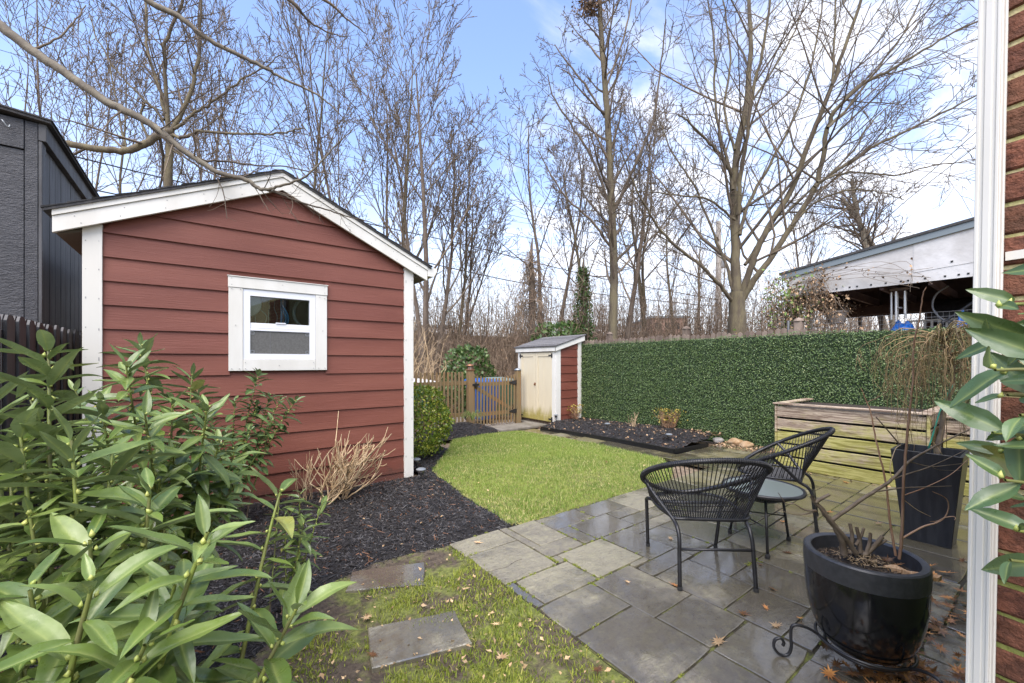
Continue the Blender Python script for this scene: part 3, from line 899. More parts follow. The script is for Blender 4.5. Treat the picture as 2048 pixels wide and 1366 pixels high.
# stepping stones laid in the earth
for pts, lab in (([(0.679, 2.531), (1.079, 2.318), (1.199, 2.57), (0.766, 2.74)], 'brown wet stepping stone half buried by the mulch edge'),
                 ([(0.593, 1.823), (1.036, 1.695), (1.095, 1.968), (0.669, 2.111)], 'grey rectangular stepping stone alone in the mossy grass')):
    P = np.array(pts); c0 = P.mean(0)
    ring = []
    for i in range(4):
        for k in range(4):
            q = P[i] + (P[(i + 1) % 4] - P[i]) * k / 4; ring.append(q + rng.normal(0, 0.003, 2))
    m = MB(); m.loft([[tuple(q) + (-0.05,) for q in ring], [tuple(q) + (0.004,) for q in ring], [tuple(q + (c0 - q) * 0.025) + (0.010,) for q in ring]])
    top(m.build('stepping_stone', MAT['flag']), lab, 'stepping stone')

# bed edging
m = MB()
path_ = [(5.79, 6.66), (5.70, 5.2), (5.66, 4.2), (5.65, 3.455), (6.05, 3.42), (6.52, 3.39)]
for (a, b) in zip(path_[:-1], path_[1:]):
    a = np.array(a); b = np.array(b); t = (b - a) / np.linalg.norm(b - a); nrm = np.array([-t[1], t[0]]) * 0.012
    za, zb = float(yard_z(0, a[1])), float(yard_z(0, b[1]))
    m.loft([[tuple(a - nrm) + (za - .05,), tuple(a + nrm) + (za - .05,), tuple(a + nrm) + (za + .075,), tuple(a - nrm) + (za + .075,)],
            [tuple(b - nrm) + (zb - .05,), tuple(b + nrm) + (zb - .05,), tuple(b + nrm) + (zb + .075,), tuple(b - nrm) + (zb + .075,)]])
top(m.build('bed_edging', MAT['edging']), 'black plastic edging round the hedge-side mulch bed', 'edging')

# ================================================================== RED SHED
SX0, SX1, SY, SD = -0.786, 2.073, 4.785, 3.0
AP, SL = 0.645, 0.46                       # ridge position and roof slope
EZ = 2.565                                  # roof surface height at the eave line (x = AP +- 1.60)
roof_z = lambda x: EZ + SL * (1.60 - abs(x - AP))
shed = empty('garden_shed', ((SX0 + SX1) / 2, SY, 0)); shed_loc = Vector(shed.location)
top(shed, 'large red lap-sided garden shed with white trim and gabled roof', 'shed')


def child(o, parent):
    """hang a world-built part under a placed thing"""
    o.parent = parent
    o.matrix_parent_inverse = Matrix.Translation(-Vector(parent.location)) if not any(parent.rotation_euler) else (Matrix.Translation(Vector(parent.location)) @ parent.rotation_euler.to_matrix().to_4x4()).inverted()
    return o


W = dict(x0=0.195, x1=1.074, z0=1.279, z1=2.189)    # window casing outline
# walls behind the boards
m = MB(); yb0, yb1 = SY + 0.022, SY + 0.09
ox0, ox1, oz0, oz1 = 0.30, 0.97, 1.385, 2.09
m.box(SX0 + .02, ox0, yb0, yb1, -0.05, 2.40).box(ox1, SX1 - .02, yb0, yb1, -0.05, 2.40).box(ox0, ox1, yb0, yb1, -0.05, oz0).box(ox0, ox1, yb0, yb1, oz1, 2.40)
m.prism([(SX0 + .02, 2.40), (SX1 - .02, 2.40), (SX1 - .02, roof_z(SX1) - .06), (AP, roof_z(AP) - .06), (SX0 + .02, roof_z(SX0) - .06)], 'y', yb0, yb1)
m.box(SX0 + .02, SX0 + .09, yb1, SY + SD, -.05, 2.42).box(SX1 - .09, SX1 - .02, yb1, SY + SD, -.05, 2.42).box(SX0 + .02, SX1 - .02, SY + SD - .08, SY + SD, -.05, 2.42)
m.prism([(SX0 + .02, 2.42), (SX1 - .02, 2.42), (SX1 - .02, roof_z(SX1) - .06), (AP, roof_z(AP) - .06), (SX0 + .02, roof_z(SX0) - .06)], 'y', SY + SD - .08, SY + SD)
child(m.build('wall', MAT['red']), shed)
fl = child(MB().box(SX0 + .05, SX1 - .05, SY + .05, SY + SD - .1, -.06, .04).build('floor', MAT['dark']), shed)
# lap boards, each its own piece
xa, xb = SX0 + 0.105, SX1 - 0.105
z = 0.031 - 0.2015
k = 0
while z < 3.2:
    zb, zt = max(z, -0.06), z + 0.2015 + 0.02
    def lim(zz):
        w = 1.60 - (zz - (EZ - 0.10)) / SL
        return max(xa, AP - w), min(xb, AP + w)
    segs = [(xa, xb)] if (zt < W['z0'] + .03 or zb > W['z1'] - .03) else [(xa, W['x0'] + 0.01), (W['x1'] - 0.01, xb)]
    for (p, q) in segs:
        l0, r0 = lim(zb); l1, r1 = lim(zt)
        pl, ql, pt, qt = max(p, l0), min(q, r0), max(p, l1), min(q, r1)
        if ql - pl < 0.05:
            continue
        if qt - pt < 0.02:
            pt = qt = (pl + ql) / 2; zt = min(zt, roof_z(pt) - 0.08)
        jit = random.uniform(-0.0015, 0.0015)
        yb = SY - 0.004 + jit; yt = SY + 0.016
        vs_ = [(pl, yb, zb), (ql, yb, zb), (qt, yt, zt), (pt, yt, zt), (pl, yb + 0.011, zb), (ql, yb + 0.011, zb), (qt, yt + 0.006, zt), (pt, yt + 0.006, zt)]
        bd = MB().add(vs_, [(0, 1, 2, 3), (4, 7, 6, 5), (0, 4, 5, 1), (1, 5, 6, 2), (2, 6, 7, 3), (3, 7, 4, 0)])
        child(bd.build('siding_board', MAT['red']), shed)
    z += 0.2015; k += 1
# corner boards
for x0, x1 in ((SX0, SX0 + .117), (SX1 - .117, SX1)):
    cb = child(MB().box(x0, x1, SY - .016, SY + .05, -0.05, roof_z((x0 + x1) / 2) - .16).build('corner_board', MAT['white'], bev=0.002), shed)
    nl = MB()
    for zz in np.arange(0.2, 2.4, 0.24):
        for xx in (x0 + .02, x1 - .02):
            nl.lathe([(0.0001, -.0), (0.004, 0), (0.004, .002)], (0, 0, 0), 6) if False else nl.box(xx - .003, xx + .003, SY - .0175, SY - .0155, zz - .003 + random.uniform(-.03, .03), zz + .003 + .0)
    child(nl.build('nail_heads', MAT['nail']), shed)['kind'] = 'stuff'
# rake boards and roof
yr0, yr1 = SY - 0.075, SY - 0.045
for sgn, xe in ((-1, AP - 1.585), (1, AP + 1.585)):
    def rk(o0, o1, y0, y1, name, mt, xin=0.0):
        zt0, zt1 = roof_z(xe), roof_z(AP)
        poly = [(xe, zt0 - o0), (AP + sgn * xin, zt1 - o0 - SL * xin), (AP + sgn * xin, zt1 - o1 - SL * xin), (xe, zt0 - o1)]
        return child(MB().prism(poly, 'y', y0, y1).build(name, mt, bev=0.0015), shed)
    rk(0.068, 0.195, yr0, yr1, 'rake_board', MAT['white'])
    rk(0.018, 0.066, yr0 - .012, yr1, 'rake_trim', MAT['white'])
    # soffit strip behind the rake
    child(MB().prism([(xe, roof_z(xe) - .10), (AP, roof_z(AP) - .10), (AP, roof_z(AP) - .12), (xe, roof_z(xe) - .12)], 'y', yr1, SY + .02).build('soffit', MAT['soffit']), shed)
    # roof deck with shingle courses
    rf = child(MB().prism([(AP + sgn * 1.63, roof_z(AP + sgn * 1.6) - .0138), (AP, roof_z(AP)), (AP, roof_z(AP) - .02), (AP + sgn * 1.63, roof_z(AP + sgn * 1.6) - .036)], 'y', yr0 - .025, SY + SD + .1).build('roof', MAT['shingle']), shed)
    for i in range(12):
        a0 = 1.64 - i * 0.14; a1 = max(a0 - 0.17, 0)
        za, zb = EZ + SL * (1.6 - a0) + .016, EZ + SL * (1.6 - a1) + .004
        sh = MB().add([(AP + sgn * a0, yr0 - .03 - random.uniform(0, .008), za), (AP + sgn * a1, yr0 - .03, zb), (AP + sgn * a1, SY + SD + .1, zb), (AP + sgn * a0, SY + SD + .1, za),
                       (AP + sgn * a0, yr0 - .03, za - .014), (AP + sgn * a1, yr0 - .03, zb - .003), (AP + sgn * a1, SY + SD + .1, zb - .003), (AP + sgn * a0, SY + SD + .1, za - .014)],
                      [(0, 1, 2, 3), (4, 7, 6, 5), (0, 4, 5, 1), (1, 5, 6, 2), (2, 6, 7, 3), (3, 7, 4, 0)])
        child(sh.build('shingle_course', MAT['shingle']), shed)
    # eave soffit and fascia along the side
    xw = SX0 if sgn < 0 else SX1
    child(MB().prism([(xe, roof_z(xe) - .16), (xw, roof_z(xw) - .19), (xw, roof_z(xw) - .21), (xe, roof_z(xe) - .18)], 'y', SY + .02, SY + SD).build('soffit', MAT['soffit']), shed)
    child(MB().prism([(xe - .01 * sgn, roof_z(xe) - .02), (xe, roof_z(xe) - .02), (xe, roof_z(xe) - .175), (xe - .01 * sgn, roof_z(xe) - .175)], 'y', SY - .04, SY + SD).build('fascia', MAT['white']), shed)
# gutter on the right eave
gxx = AP + 1.59
gp = [(gxx, 2.545), (gxx, 2.435), (gxx + .085, 2.435), (gxx + .125, 2.50), (gxx + .125, 2.545), (gxx + .118, 2.545), (gxx + .115, 2.503), (gxx + .08, 2.443), (gxx + .008, 2.443), (gxx + .008, 2.545)]
gt = child(MB().prism(gp, 'y', SY - .07, SY + SD).build('gutter', MAT['white']), shed)
child(MB().prism(gp[:5], 'y', SY - .078, SY - .071).build('gutter_end', MAT['white']), shed)
# nails on the rakes
nl = MB()
for sgn in (-1, 1):
    for a in np.arange(0.1, 1.55, 0.27):
        for dz in (-.10, -.165):
            xx = AP + sgn * (a + random.uniform(-.03, .03)); zz = roof_z(xx) + dz
            nl.box(xx - .0035, xx + .0035, yr0 - .0016, yr0 + .002, zz - .0035, zz + .0035)
child(nl.build('nail_heads', MAT['nail']), shed)['kind'] = 'stuff'
# window: casing, frame, sashes, panes
win = empty('window', ((W['x0'] + W['x1']) / 2, SY - .01, 1.73)); child(win, shed)


def wpart(mb, name, mt, bev=0.0):
    o = mb.build(name, mt, bev=bev)
    o.parent = win
    o.matrix_parent_inverse = Matrix.Translation(-Vector((win.location.x, win.location.y, win.location.z)))
    return o


yc = SY - 0.026
wpart(MB().box(W['x0'] - .004, W['x1'] + .004, yc - .006, SY + .012, 2.085, W['z1']), 'casing', MAT['white'], .002)
wpart(MB().box(W['x0'], W['x0'] + .115, yc, SY + .012, W['z0'], 2.083), 'casing', MAT['white'], .002)
wpart(MB().box(W['x1'] - .112, W['x1'], yc, SY + .012, W['z0'], 2.083), 'casing', MAT['white'], .002)
wpart(MB().box(W['x0'] + .117, W['x1'] - .114, yc + .001, SY + .012, W['z0'], 1.39), 'casing', MAT['white'], .002)
wpart(MB().box(W['x0'] - .01, W['x1'] + .01, yc - .014, SY + .01, W['z1'] + .001, W['z1'] + .008), 'head_flashing', MAT['white'])
fx0, fx1, fz0, fz1 = 0.312, 0.960, 1.392, 2.083
px0, px1 = 0.370, 0.903
m = MB(); yf = SY - .018
m.box(fx0, px0, yf, SY + .06, fz0, fz1).box(px1, fx1, yf, SY + .06, fz0, fz1).box(px0, px1, yf, SY + .06, 2.018, fz1).box(px0, px1, yf, SY + .06, fz0, 1.447)
wpart(m, 'frame', MAT['vinyl'])
wpart(MB().box(px0, px1, yf + .006, SY + .05, 1.700, 1.752), 'meeting_rail', MAT['vinyl'], .003)
wpart(MB().box(px0, px1, yf + .001, SY + .03, 1.674, 1.698), 'sash_rail', MAT['vinyl'], .003)
wpart(MB().box(px0, px1, SY + .012, SY + .016, 1.752, 2.018), 'pane', MAT['glass'])
wpart(MB().box(px0, px1, SY + .012, SY + .016, 1.447, 1.674), 'pane', MAT['glass'])
wpart(MB().box(px0, px1, SY - .006, SY - .003, 1.447, 1.674), 'insect_screen', MAT['screen'])
wpart(MB().box(px0 + .17, px0 + .173, SY - .008, SY - .006, 1.447, 1.674), 'screen_bar', MAT['galv'])
for cxx in (px0 + .004, px1 - .036):
    for cz in (1.451, 1.638):
        q = MB(); q.box(cxx, cxx + .032, SY - .009, SY - .0065, cz, cz + .005).box(cxx, cxx + .032, SY - .009, SY - .0065, cz + .027, cz + .032).box(cxx, cxx + .005, SY - .009, SY - .0065, cz, cz + .032).box(cxx + .027, cxx + .032, SY - .009, SY - .0065, cz, cz + .032)
        wpart(q, 'corner_clip', MAT['zinc'])
wpart(MB().box(px0 + .22, px0 + .31, yf - .004, yf + .02, 1.752, 1.764), 'sash_lock', MAT['vinyl'], .002)
nl = MB()
for xx, zz in ((.22, 2.17), (.22, 2.11), (.65, 2.15), (1.05, 2.17), (1.05, 2.11), (.22, 2.07), (.29, 2.07), (1.05, 2.05), (1.0, 2.06), (.25, 1.72), (1.03, 1.70), (.22, 1.30), (.28, 1.30), (.33, 1.30), (.33, 1.36), (.62, 1.33), (.94, 1.36), (.94, 1.30), (.99, 1.30), (1.05, 1.30)):
    nl.box(xx - .003, xx + .003, yc - .0075, yc - .003, zz - .003, zz + .003)
wpart(nl, 'nail_heads', MAT['nail'])['kind'] = 'stuff'
# things stored inside, seen dimly through the upper pane
MAT['st_blue'] = simple('stored_blue', C(0.05, 0.22, 0.40), None, rough=0.4)
MAT['st_pale'] = simple('stored_pale', C(0.55, 0.60, 0.58), None, rough=0.6)
MAT['st_grey'] = simple('stored_grey', C(0.20, 0.21, 0.20), None, rough=0.6)
th_ = np.linspace(0, 2 * np.pi, 28, endpoint=False)
o = MB().tube([(0.93 + .15 * math.cos(t), SY + .16, 1.90 + .17 * math.sin(t)) for t in th_], .016, 8, True).build('bicycle_tyre', MAT['st_grey'], smooth=True)
top(o, 'grey tyre ring stored behind the shed window, at right', 'tyre')
m = MB().box(.652, .668, SY + .13, SY + .15, 1.5, 2.05)
o = m.build('stored_pole', MAT['st_blue']); top(o, 'upright blue pole stored behind the shed window', 'pole')
o = MB().tube(smooth_path([(.66, SY + .12, 1.96), (.71, SY + .12, 1.88), (.72, SY + .12, 1.80), (.69, SY + .12, 1.74)]), .009, 6).tube(smooth_path([(.66, SY + .12, 1.92), (.695, SY + .12, 1.86), (.70, SY + .12, 1.80), (.67, SY + .12, 1.75)]), .007, 6).build('coiled_hose', MAT['st_blue'], smooth=True)
top(o, 'curled blue hose hanging behind the shed window', 'hose')
o = MB().lathe([(.001, -.01), (.13, -.006), (.14, 0), (.13, .006), (.001, .01)], (0, 0, 0), 24).build('stored_plate', MAT['st_pale'], smooth=True)
o.rotation_euler = (rad(90), 0, 0); o.location = (.345, SY + .15, 1.96); top(o, 'pale round disc stored behind the shed window, at left', 'disc')
m = MB()
for a in range(5):
    x = .44 + a * .055
    m.tube(smooth_path([(x, SY + .17, 2.03), (x + random.uniform(-.04, .04), SY + .17, 1.93), (x + random.uniform(-.04, .04), SY + .17, 1.84), (x, SY + .17, 1.72)]), .005, 5)
top(m.build('cord_bundle', MAT['st_grey'], smooth=True), 'loose grey cords hanging behind the shed window', 'cord')

# ================================================================== NEIGHBOUR'S CHARCOAL BUILDING AND FENCE
nb = empty('charcoal_outbuilding', (-2.6, 7.9, 0))
top(nb, "tall charcoal painted outbuilding behind the black fence, left of the red shed", 'outbuilding')
BX, BY, BZ = -1.25, 5.86, 3.66
child(MB().box(-4.6, BX - .02, BY + .02, 10.4, -.1, BZ - .05).build('wall', MAT['charcoal']), nb)
y = BY + .10
i = 0
while y < 10.3:
    w = .205
    child(MB().box(BX - .02, BX + .004 + (i % 2) * .001, y, y + w - .012, -.1, BZ - .19).build('wall_board', MAT['charcoal_board'], bev=.003), nb)
    y += w; i += 1
# front face: textured sheets, batten and corner trim
child(MB().box(-4.6, -1.62, BY - .002, BY + .02, -.1, BZ - .30).build('sheet', MAT['charcoal'], bev=.003), nb)
child(MB().box(-1.615, -1.345, BY - .014, BY + .02, -.1, BZ - .30).build('batten', MAT['charcoal'], bev=.004), nb)
child(MB().box(-1.34, BX - .005, BY - .026, BY + .02, -.1, BZ - .02).build('corner_trim', MAT['charcoal'], bev=.004), nb)
child(MB().box(BX - .004, BX + .022, BY - .024, BY + .095, -.1, BZ - .19).build('corner_trim', MAT['charcoal_board'], bev=.004), nb)
child(MB().box(-4.6, -1.342, BY - .03, BY + .02, BZ - .295, BZ - .02).build('frieze_board', MAT['charcoal'], bev=.004), nb)
child(MB().box(BX - .003, BX + .05, BY - .028, 10.45, BZ - .185, BZ - .02).build('fascia', MAT['charcoal_board'], bev=.004), nb)
rf = child(MB().prism([(-4.7, BZ + .35), (BX + .09, BZ + .005), (BX + .09, BZ - .018), (-4.7, BZ + .30)], 'y', BY - .08, 10.5).build('roof', MAT['shingle']), nb)
child(MB().prism([(-4.7, BZ + .352), (BX + .10, BZ + .02), (BX + .10, BZ + .006), (-4.7, BZ + .34)], 'y', BY - .09, 10.52).build('shingle_edge', MAT['shingle']), nb)
hk = smooth_path([(-1.47, BY - .03, BZ - .08), (-1.47, BY - .06, BZ - .08), (-1.455, BY - .085, BZ - .10), (-1.43, BY - .07, BZ - .14), (-1.42, BY - .06, BZ - .11)])
child(MB().tube(hk, .006, 6).build('hook', MAT['zinc'], smooth=True), nb)

bf = empty('black_fence', (-1.1, 3.5, 0)); top(bf, 'black painted board fence running back beside the red shed', 'fence')
bdm = {}
y = 0.4; i = 0
while y < 8.2:
    key = i % 2
    o = MB().prism([(0, -.1), (.135, -.1), (.135, 1.66), (.10, 1.70), (.03, 1.70), (0, 1.66)], 'x', 0, .018).build('fence_board', MAT['blackfence'], bev=.002) if key not in bdm else link('fence_board', bdm[key], None)
    bdm[key] = o.data
    o.location = (-1.085 if key else -1.135, y, random.uniform(-.012, .012)); o.rotation_euler = (random.uniform(-.006, .006), 0, random.uniform(-.05, .05))
    child(o, bf); y += .118; i += 1
for z in (.35, .95, 1.5):
    child(MB().box(-1.117, -1.085, .4, 8.2, z, z + .08).build('rail', MAT['blackfence']), bf)

# ================================================================== STORAGE CLOSET BY THE GATE
cl = empty('tool_closet', (6.8, 7.5, 0)); top(cl, 'small lean-to tool closet with cream doors and red siding beside the gate', 'shed')
CX0, CX1, CY0, CY1 = 6.38, 7.20, 6.815, 8.19
cz = lambda x: 1.745 + (x - CX0) * .30
child(MB().prism([(CX0 + .02, .0), (CX1, .0), (CX1, cz(CX1) - .05), (CX0 + .02, cz(CX0) - .03)], 'y', CY0 + .02, CY1 - .02).build('wall', MAT['red']), cl)
z = -.03
while z < 1.85:
    zt = z + .19
    q = []
    x0 = CX0 + .14; x1 = CX1 - .12
    if zt + .02 > cz(x0) - .10:
        xi = min(max(CX0 + (zt + .02 + .10 - 1.745) / .30, x0), x1); zt2 = min(zt + .02, cz(x1) - .10)
        top_l, top_r = (xi, x1)
        if cz(x1) - .10 < z + .05:
            break
    else:
        top_l, top_r, zt2 = x0, x1, zt + .02
    bl = max(x0, CX0 + (z + .10 - 1.745) / .30) if z + .1 > cz(x0) else x0
    yb, yt = CY0 - .004, CY0 + .014
    vs_ = [(bl, yb, z), (x1, yb, z), (top_r, yt, zt2), (top_l, yt, zt2)]
    vs_ += [(a, b + .01, c) for a, b, c in vs_]
    child(MB().add(vs_, [(0, 1, 2, 3), (4, 7, 6, 5), (0, 4, 5, 1), (1, 5, 6, 2), (2, 6, 7, 3), (3, 7, 4, 0)]).build('siding_board', MAT['red']), cl)
    z = zt
child(MB().prism([(CX0 - .018, -.02), (CX0 + .135, -.02), (CX0 + .135, cz(CX0 + .13) - .10), (CX0 - .018, cz(CX0) - .10)], 'y', CY0 - .018, CY0 + .02).build('corner_board', MAT['white'], bev=.003), cl)
child(MB().box(CX0 - .02, CX0 + .018, CY0 + .022, CY0 + .115, -.06, 1.63).build('corner_board', MAT['white'], bev=.003), cl)
child(MB().prism([(CX1 - .118, .0), (CX1, .0), (CX1, cz(CX1) - .10), (CX1 - .118, cz(CX1 - .118) - .10)], 'y', CY0 - .018, CY0 + .02).build('corner_board', MAT['white'], bev=.003), cl)
child(MB().box(CX0 - .02, CX0 + .018, CY1 - .095, CY1, -.02, 1.63).build('corner_board', MAT['white'], bev=.003), cl)
child(MB().box(CX0 - .06, CX0 - .022, CY0 - .06, CY1 + .05, 1.615, 1.735).build('fascia', MAT['white'], bev=.003), cl)
child(MB().prism([(CX0 - .06, 1.615), (CX0 - .06, 1.735), (CX1 + .06, cz(CX1 + .06) - .012), (CX1 + .06, cz(CX1 + .06) - .125)], 'y', CY0 - .065, CY0 - .035).build('rake_board', MAT['white'], bev=.003), cl)
child(MB().prism([(CX0 - .08, cz(CX0 - .08) - .004), (CX1 + .08, cz(CX1 + .08) - .004), (CX1 + .08, cz(CX1 + .08) + .012), (CX0 - .08, cz(CX0 - .08) + .012)], 'y', CY0 - .085, CY1 + .08).build('roof', MAT['shingle_grey']), cl)
for i in range(6):
    a = CX0 - .085 + i * .165; b = min(a + .18, CX1 + .085)
    child(MB().prism([(a, cz(a) + .024), (b, cz(b) + .017), (b, cz(b) + .013), (a, cz(a) + .013)], 'y', CY0 - .09, CY1 + .085).build('shingle_course', MAT['shingle_grey']), cl)
ym = (CY0 + .115 + CY1 - .095) / 2
for k, (y0, y1) in enumerate(((CY0 + .12, ym - .004), (ym + .004, CY1 - .10))):
    dr = child(MB().box(CX0 - .004, CX0 + .018, y0, y1, -.0 + .0, 1.60).build('door', MAT['cream']), cl)
    xf = CX0 - .022
    for (a, b, c0, c1) in ((y0, y0 + .085, 0, 1.6), (y1 - .085, y1, 0, 1.6), (y0 + .087, y1 - .087, 1.50, 1.6), (y0 + .087, y1 - .087, 0, .13)):
        o = MB().box(xf, CX0 - .005, a, b, c0, c1).build('door_board', MAT['cream'], bev=.002); child(o, cl)
    yy = y0 + .09
    while yy < y1 - .1:
        o = MB().box(CX0 - .010, CX0 - .003, yy, min(yy + .185, y1 - .088), .132, 1.498).build('door_panel', MAT['cream'], bev=.002); child(o, cl); yy += .195
    for z in (1.52, .06):
        yy = y0 if k == 0 else y1
        sgn = 1 if k == 0 else -1
        h_ = MB().box(CX0 - .032, CX0 - .021, min(yy - .03 * sgn, yy + .10 * sgn), max(yy - .03 * sgn, yy + .10 * sgn), z - .016, z + .016).box(CX0 - .031, CX0 - .022, yy - .028, yy + .012, z - .05, z + .05)
        child(h_.build('hinge', MAT['black_metal']), cl)
child(MB().box(CX0 - .034, CX0 - .023, ym - .02, ym + .02, .81, .88).tube([(CX0 - .03, ym, .85), (CX0 - .06, ym, .85), (CX0 - .062, ym, .82)], .010, 6).build('door_handle', MAT['copper']), cl)
child(MB().box(CX0 + .05, CX1 - .02, CY0 + .05, CY1 - .05, -.16, -.0).build('skid', MAT['oldwood']), cl)
child(MB().box(CX0 - .10, CX0 + .04, CY0 + .1, CY1 - .1, -.15, -.075).build('step_stone', MAT['concrete'], bev=.01), cl)

# ================================================================== PICKET FENCE AND GATE
pk = {}


def picket(parent, x, y, z0, z1, w=.043):
    key = round(z1 - z0, 2)
    if key not in pk:
        h_ = z1 - z0
        o = MB().prism([(-w / 2, 0), (w / 2, 0), (w / 2, h_ - .02), (w * .28, h_), (-w * .28, h_), (-w / 2, h_ - .02)], 'y', 0, .02).build('picket', MAT['picket'], bev=.0015)
        pk[key] = o.data
    else:
        o = link('picket', pk[key], None)
    o.location = (x, y, z0); o.rotation_euler = (0, random.uniform(-.008, .008), random.uniform(-.02, .02))
    return child(o, parent)


FY = 7.9
fe = empty('picket_fence', (3.4, FY, 0)); top(fe, 'low brown picket fence between the red shed and the gate', 'fence')
x = 1.95
while x < 4.68:
    picket(fe, x, FY, -.08, 1.15); x += .091
for z in (.16, .86):
    child(MB().box(1.9, 4.70, FY + .022, FY + .06, z, z + .085).build('rail', MAT['picket'], bev=.002), fe)
po = empty('gate_post', (4.78, FY, 0)); top(po, 'thick mossy gate post with a copper solar lantern cap', 'post')
child(MB().box(4.715, 4.845, FY - .06, FY + .07, -.15, 1.18).build('post', MAT['picket'], bev=.006), po)
cp = child(MB().box(4.70, 4.86, FY - .075, FY + .085, 1.18, 1.205).build('cap_base', MAT['copper'], bev=.003), po)
child(MB().lathe([(.055, 1.205), (.055, 1.285)], (4.78, FY + .005, 0), 8).build('lantern', MAT['lens'], smooth=True), po)
for a in range(8):
    t = a * math.pi / 4
    child(MB().tube([(4.78 + .06 * math.cos(t), FY + .005 + .06 * math.sin(t), 1.2), (4.78 + .06 * math.cos(t), FY + .005 + .06 * math.sin(t), 1.29)], .005, 5).build('lantern_bar', MAT['copper']), po)
child(MB().lathe([(.09, 1.285), (.092, 1.295), (.055, 1.32), (.012, 1.335), (.001, 1.338)], (4.78, FY + .005, 0), 16).build('lantern_cap', MAT['copper'], smooth=True), po)
po = empty('gate_post', (6.14, FY, 0)); top(po, 'dark gate post with grey cap against the tool closet', 'post')
child(MB().box(6.08, 6.20, FY - .05, FY + .07, -.15, 1.17).build('post', MAT['picket'], bev=.006), po)
child(MB().lathe([(.085, 1.17), (.09, 1.185), (.05, 1.215), (.001, 1.225)], (6.14, FY + .01, 0), 12).build('post_cap', MAT['zinc'], smooth=True), po)
gt_ = empty('picket_gate', (5.45, FY, 0)); top(gt_, 'brown picket gate with scooped top and black hinges', 'gate')
n = 14
for i in range(n):
    t = i / (n - 1); x = 4.885 + t * 1.13
    picket(gt_, x, FY - .01, -.07, round(1.0 + .075 * (2 * t - 1) ** 2, 2))
for z in (.13, .82):
    child(MB().box(4.87, 6.03, FY + .012, FY + .045, z, z + .085).build('rail', MAT['picket'], bev=.002), gt_)
a0 = Matrix.Translation((5.45, FY + .03, .52)) @ Matrix.Rotation(math.atan2(.6, 1.1), 4, 'Y')
child(MB().box(-.58, .58, -.012, .012, -.04, .04, a0).build('brace', MAT['picket']), gt_)
for z in (.88, .19):
    child(MB().prism([(6.0, z - .045), (6.16, z - .06), (6.16, z + .06), (6.0, z + .045), (5.86, z + .012), (5.86, z - .012)], 'y', FY - .022, FY - .011).build('hinge', MAT['black_metal']), gt_)
child(MB().box(4.80, 4.98, FY - .075, FY - .012, .84, .885).box(4.86, 4.90, FY - .095, FY - .075, .80, .92).build('latch', MAT['black_metal'], bev=.004), gt_)

# ================================================================== ARTIFICIAL HEDGE AND WOOD FENCE BEHIND IT
hd = empty('boxwood_hedge', (7.2, 3.2, 0)); top(hd, 'dark green artificial boxwood screen covering the whole side fence', 'hedge')
child(MB().box(7.215, 7.25, -2.2, 6.80, -.05, 1.78).build('backing', simple('hedge_backing', C(0.022, 0.040, 0.018), C(.03, .05, .022), 30, 0.9)), hd)
N = 84000
Yh = rng.uniform(-1.2, 6.80, N); Zh = rng.uniform(-.02, 1.0, N)
ht = 1.775 + .035 * vnoise(Yh, Yh * 0, 3, 8) + .03 * vnoise(Yh, Yh * 0, 14, 18)
Zh = np.where(Zh < 0, 0, Zh) * ht
dep = .020 + .028 * vnoise(Yh, Zh, 12, 61) + .018 * vnoise(Yh, Zh, 3.0, 62)
seam = np.minimum(np.abs((Yh / .508 + .5) % 1 - .5), np.abs((Zh / .508 + .37) % 1 - .5)) * .508
Xh = 7.215 - dep * rng.uniform(.3, 1.0, N) * np.where(seam < .010, .35, 1.0) - .004
sag = (rng.random(N) < .012); Xh = Xh - sag * rng.uniform(.0, .03, N)
hl_v = [(0, -.5, 0), (.42, -.1, .10), (0, .5, 0), (-.42, -.1, .10)]
M_ = rot_mats(rng.uniform(0, 6.28, N), np.full(N, 0.0), rng.normal(0, .9, N), rng.uniform(.012, .025, N))
# tilt the leaves to face out of the screen (-X), loosely
tilt = rng.normal(-1.1, .5, N); ct, st = np.cos(tilt), np.sin(tilt)
Ry = np.zeros((N, 3, 3)); Ry[:, 0, 0] = ct; Ry[:, 0, 2] = st; Ry[:, 1, 1] = 1; Ry[:, 2, 0] = -st; Ry[:, 2, 2] = ct
o = scatter('foliage', hl_v, [(0, 1, 2, 3)], np.einsum('nij,njk->nik', Ry, M_), np.stack([Xh, Yh, Zh], -1), MAT['hedge'], None, False)
child(o, hd); o['kind'] = 'stuff'
wf = empty('wood_fence', (7.33, 4.5, 0)); top(wf, 'weathered picket fence whose tops rise just above the green screen', 'fence')
pm_ = None
y = 2.2
while y < 9.2:
    if pm_ is None:
        o = MB().prism([(-.038, 0), (.038, 0), (.038, 1.90), (0, 1.93), (-.038, 1.90)], 'x', 0, .018).build('picket', MAT['oldwood']); pm_ = o.data
    else:
        o = link('picket', pm_, None)
    o.location = (7.30, y, random.uniform(-.06, -.02)); o.rotation_euler = (random.uniform(-.008, .008), 0, 0); child(o, wf); y += .094
for y in (2.4, 4.25, 6.1, 7.95):
    child(MB().box(7.32, 7.42, y - .05, y + .05, -.1, 2.0).lathe([(.075, 2.0), (.06, 2.03), (.001, 2.06)], (7.37, y, 0), 8).build('post', MAT['oldwood'], bev=.004), wf)
for z in (.4, 1.6):
    child(MB().box(7.32, 7.355, 2.2, 9.2, z, z + .08).build('rail', MAT['oldwood']), wf)
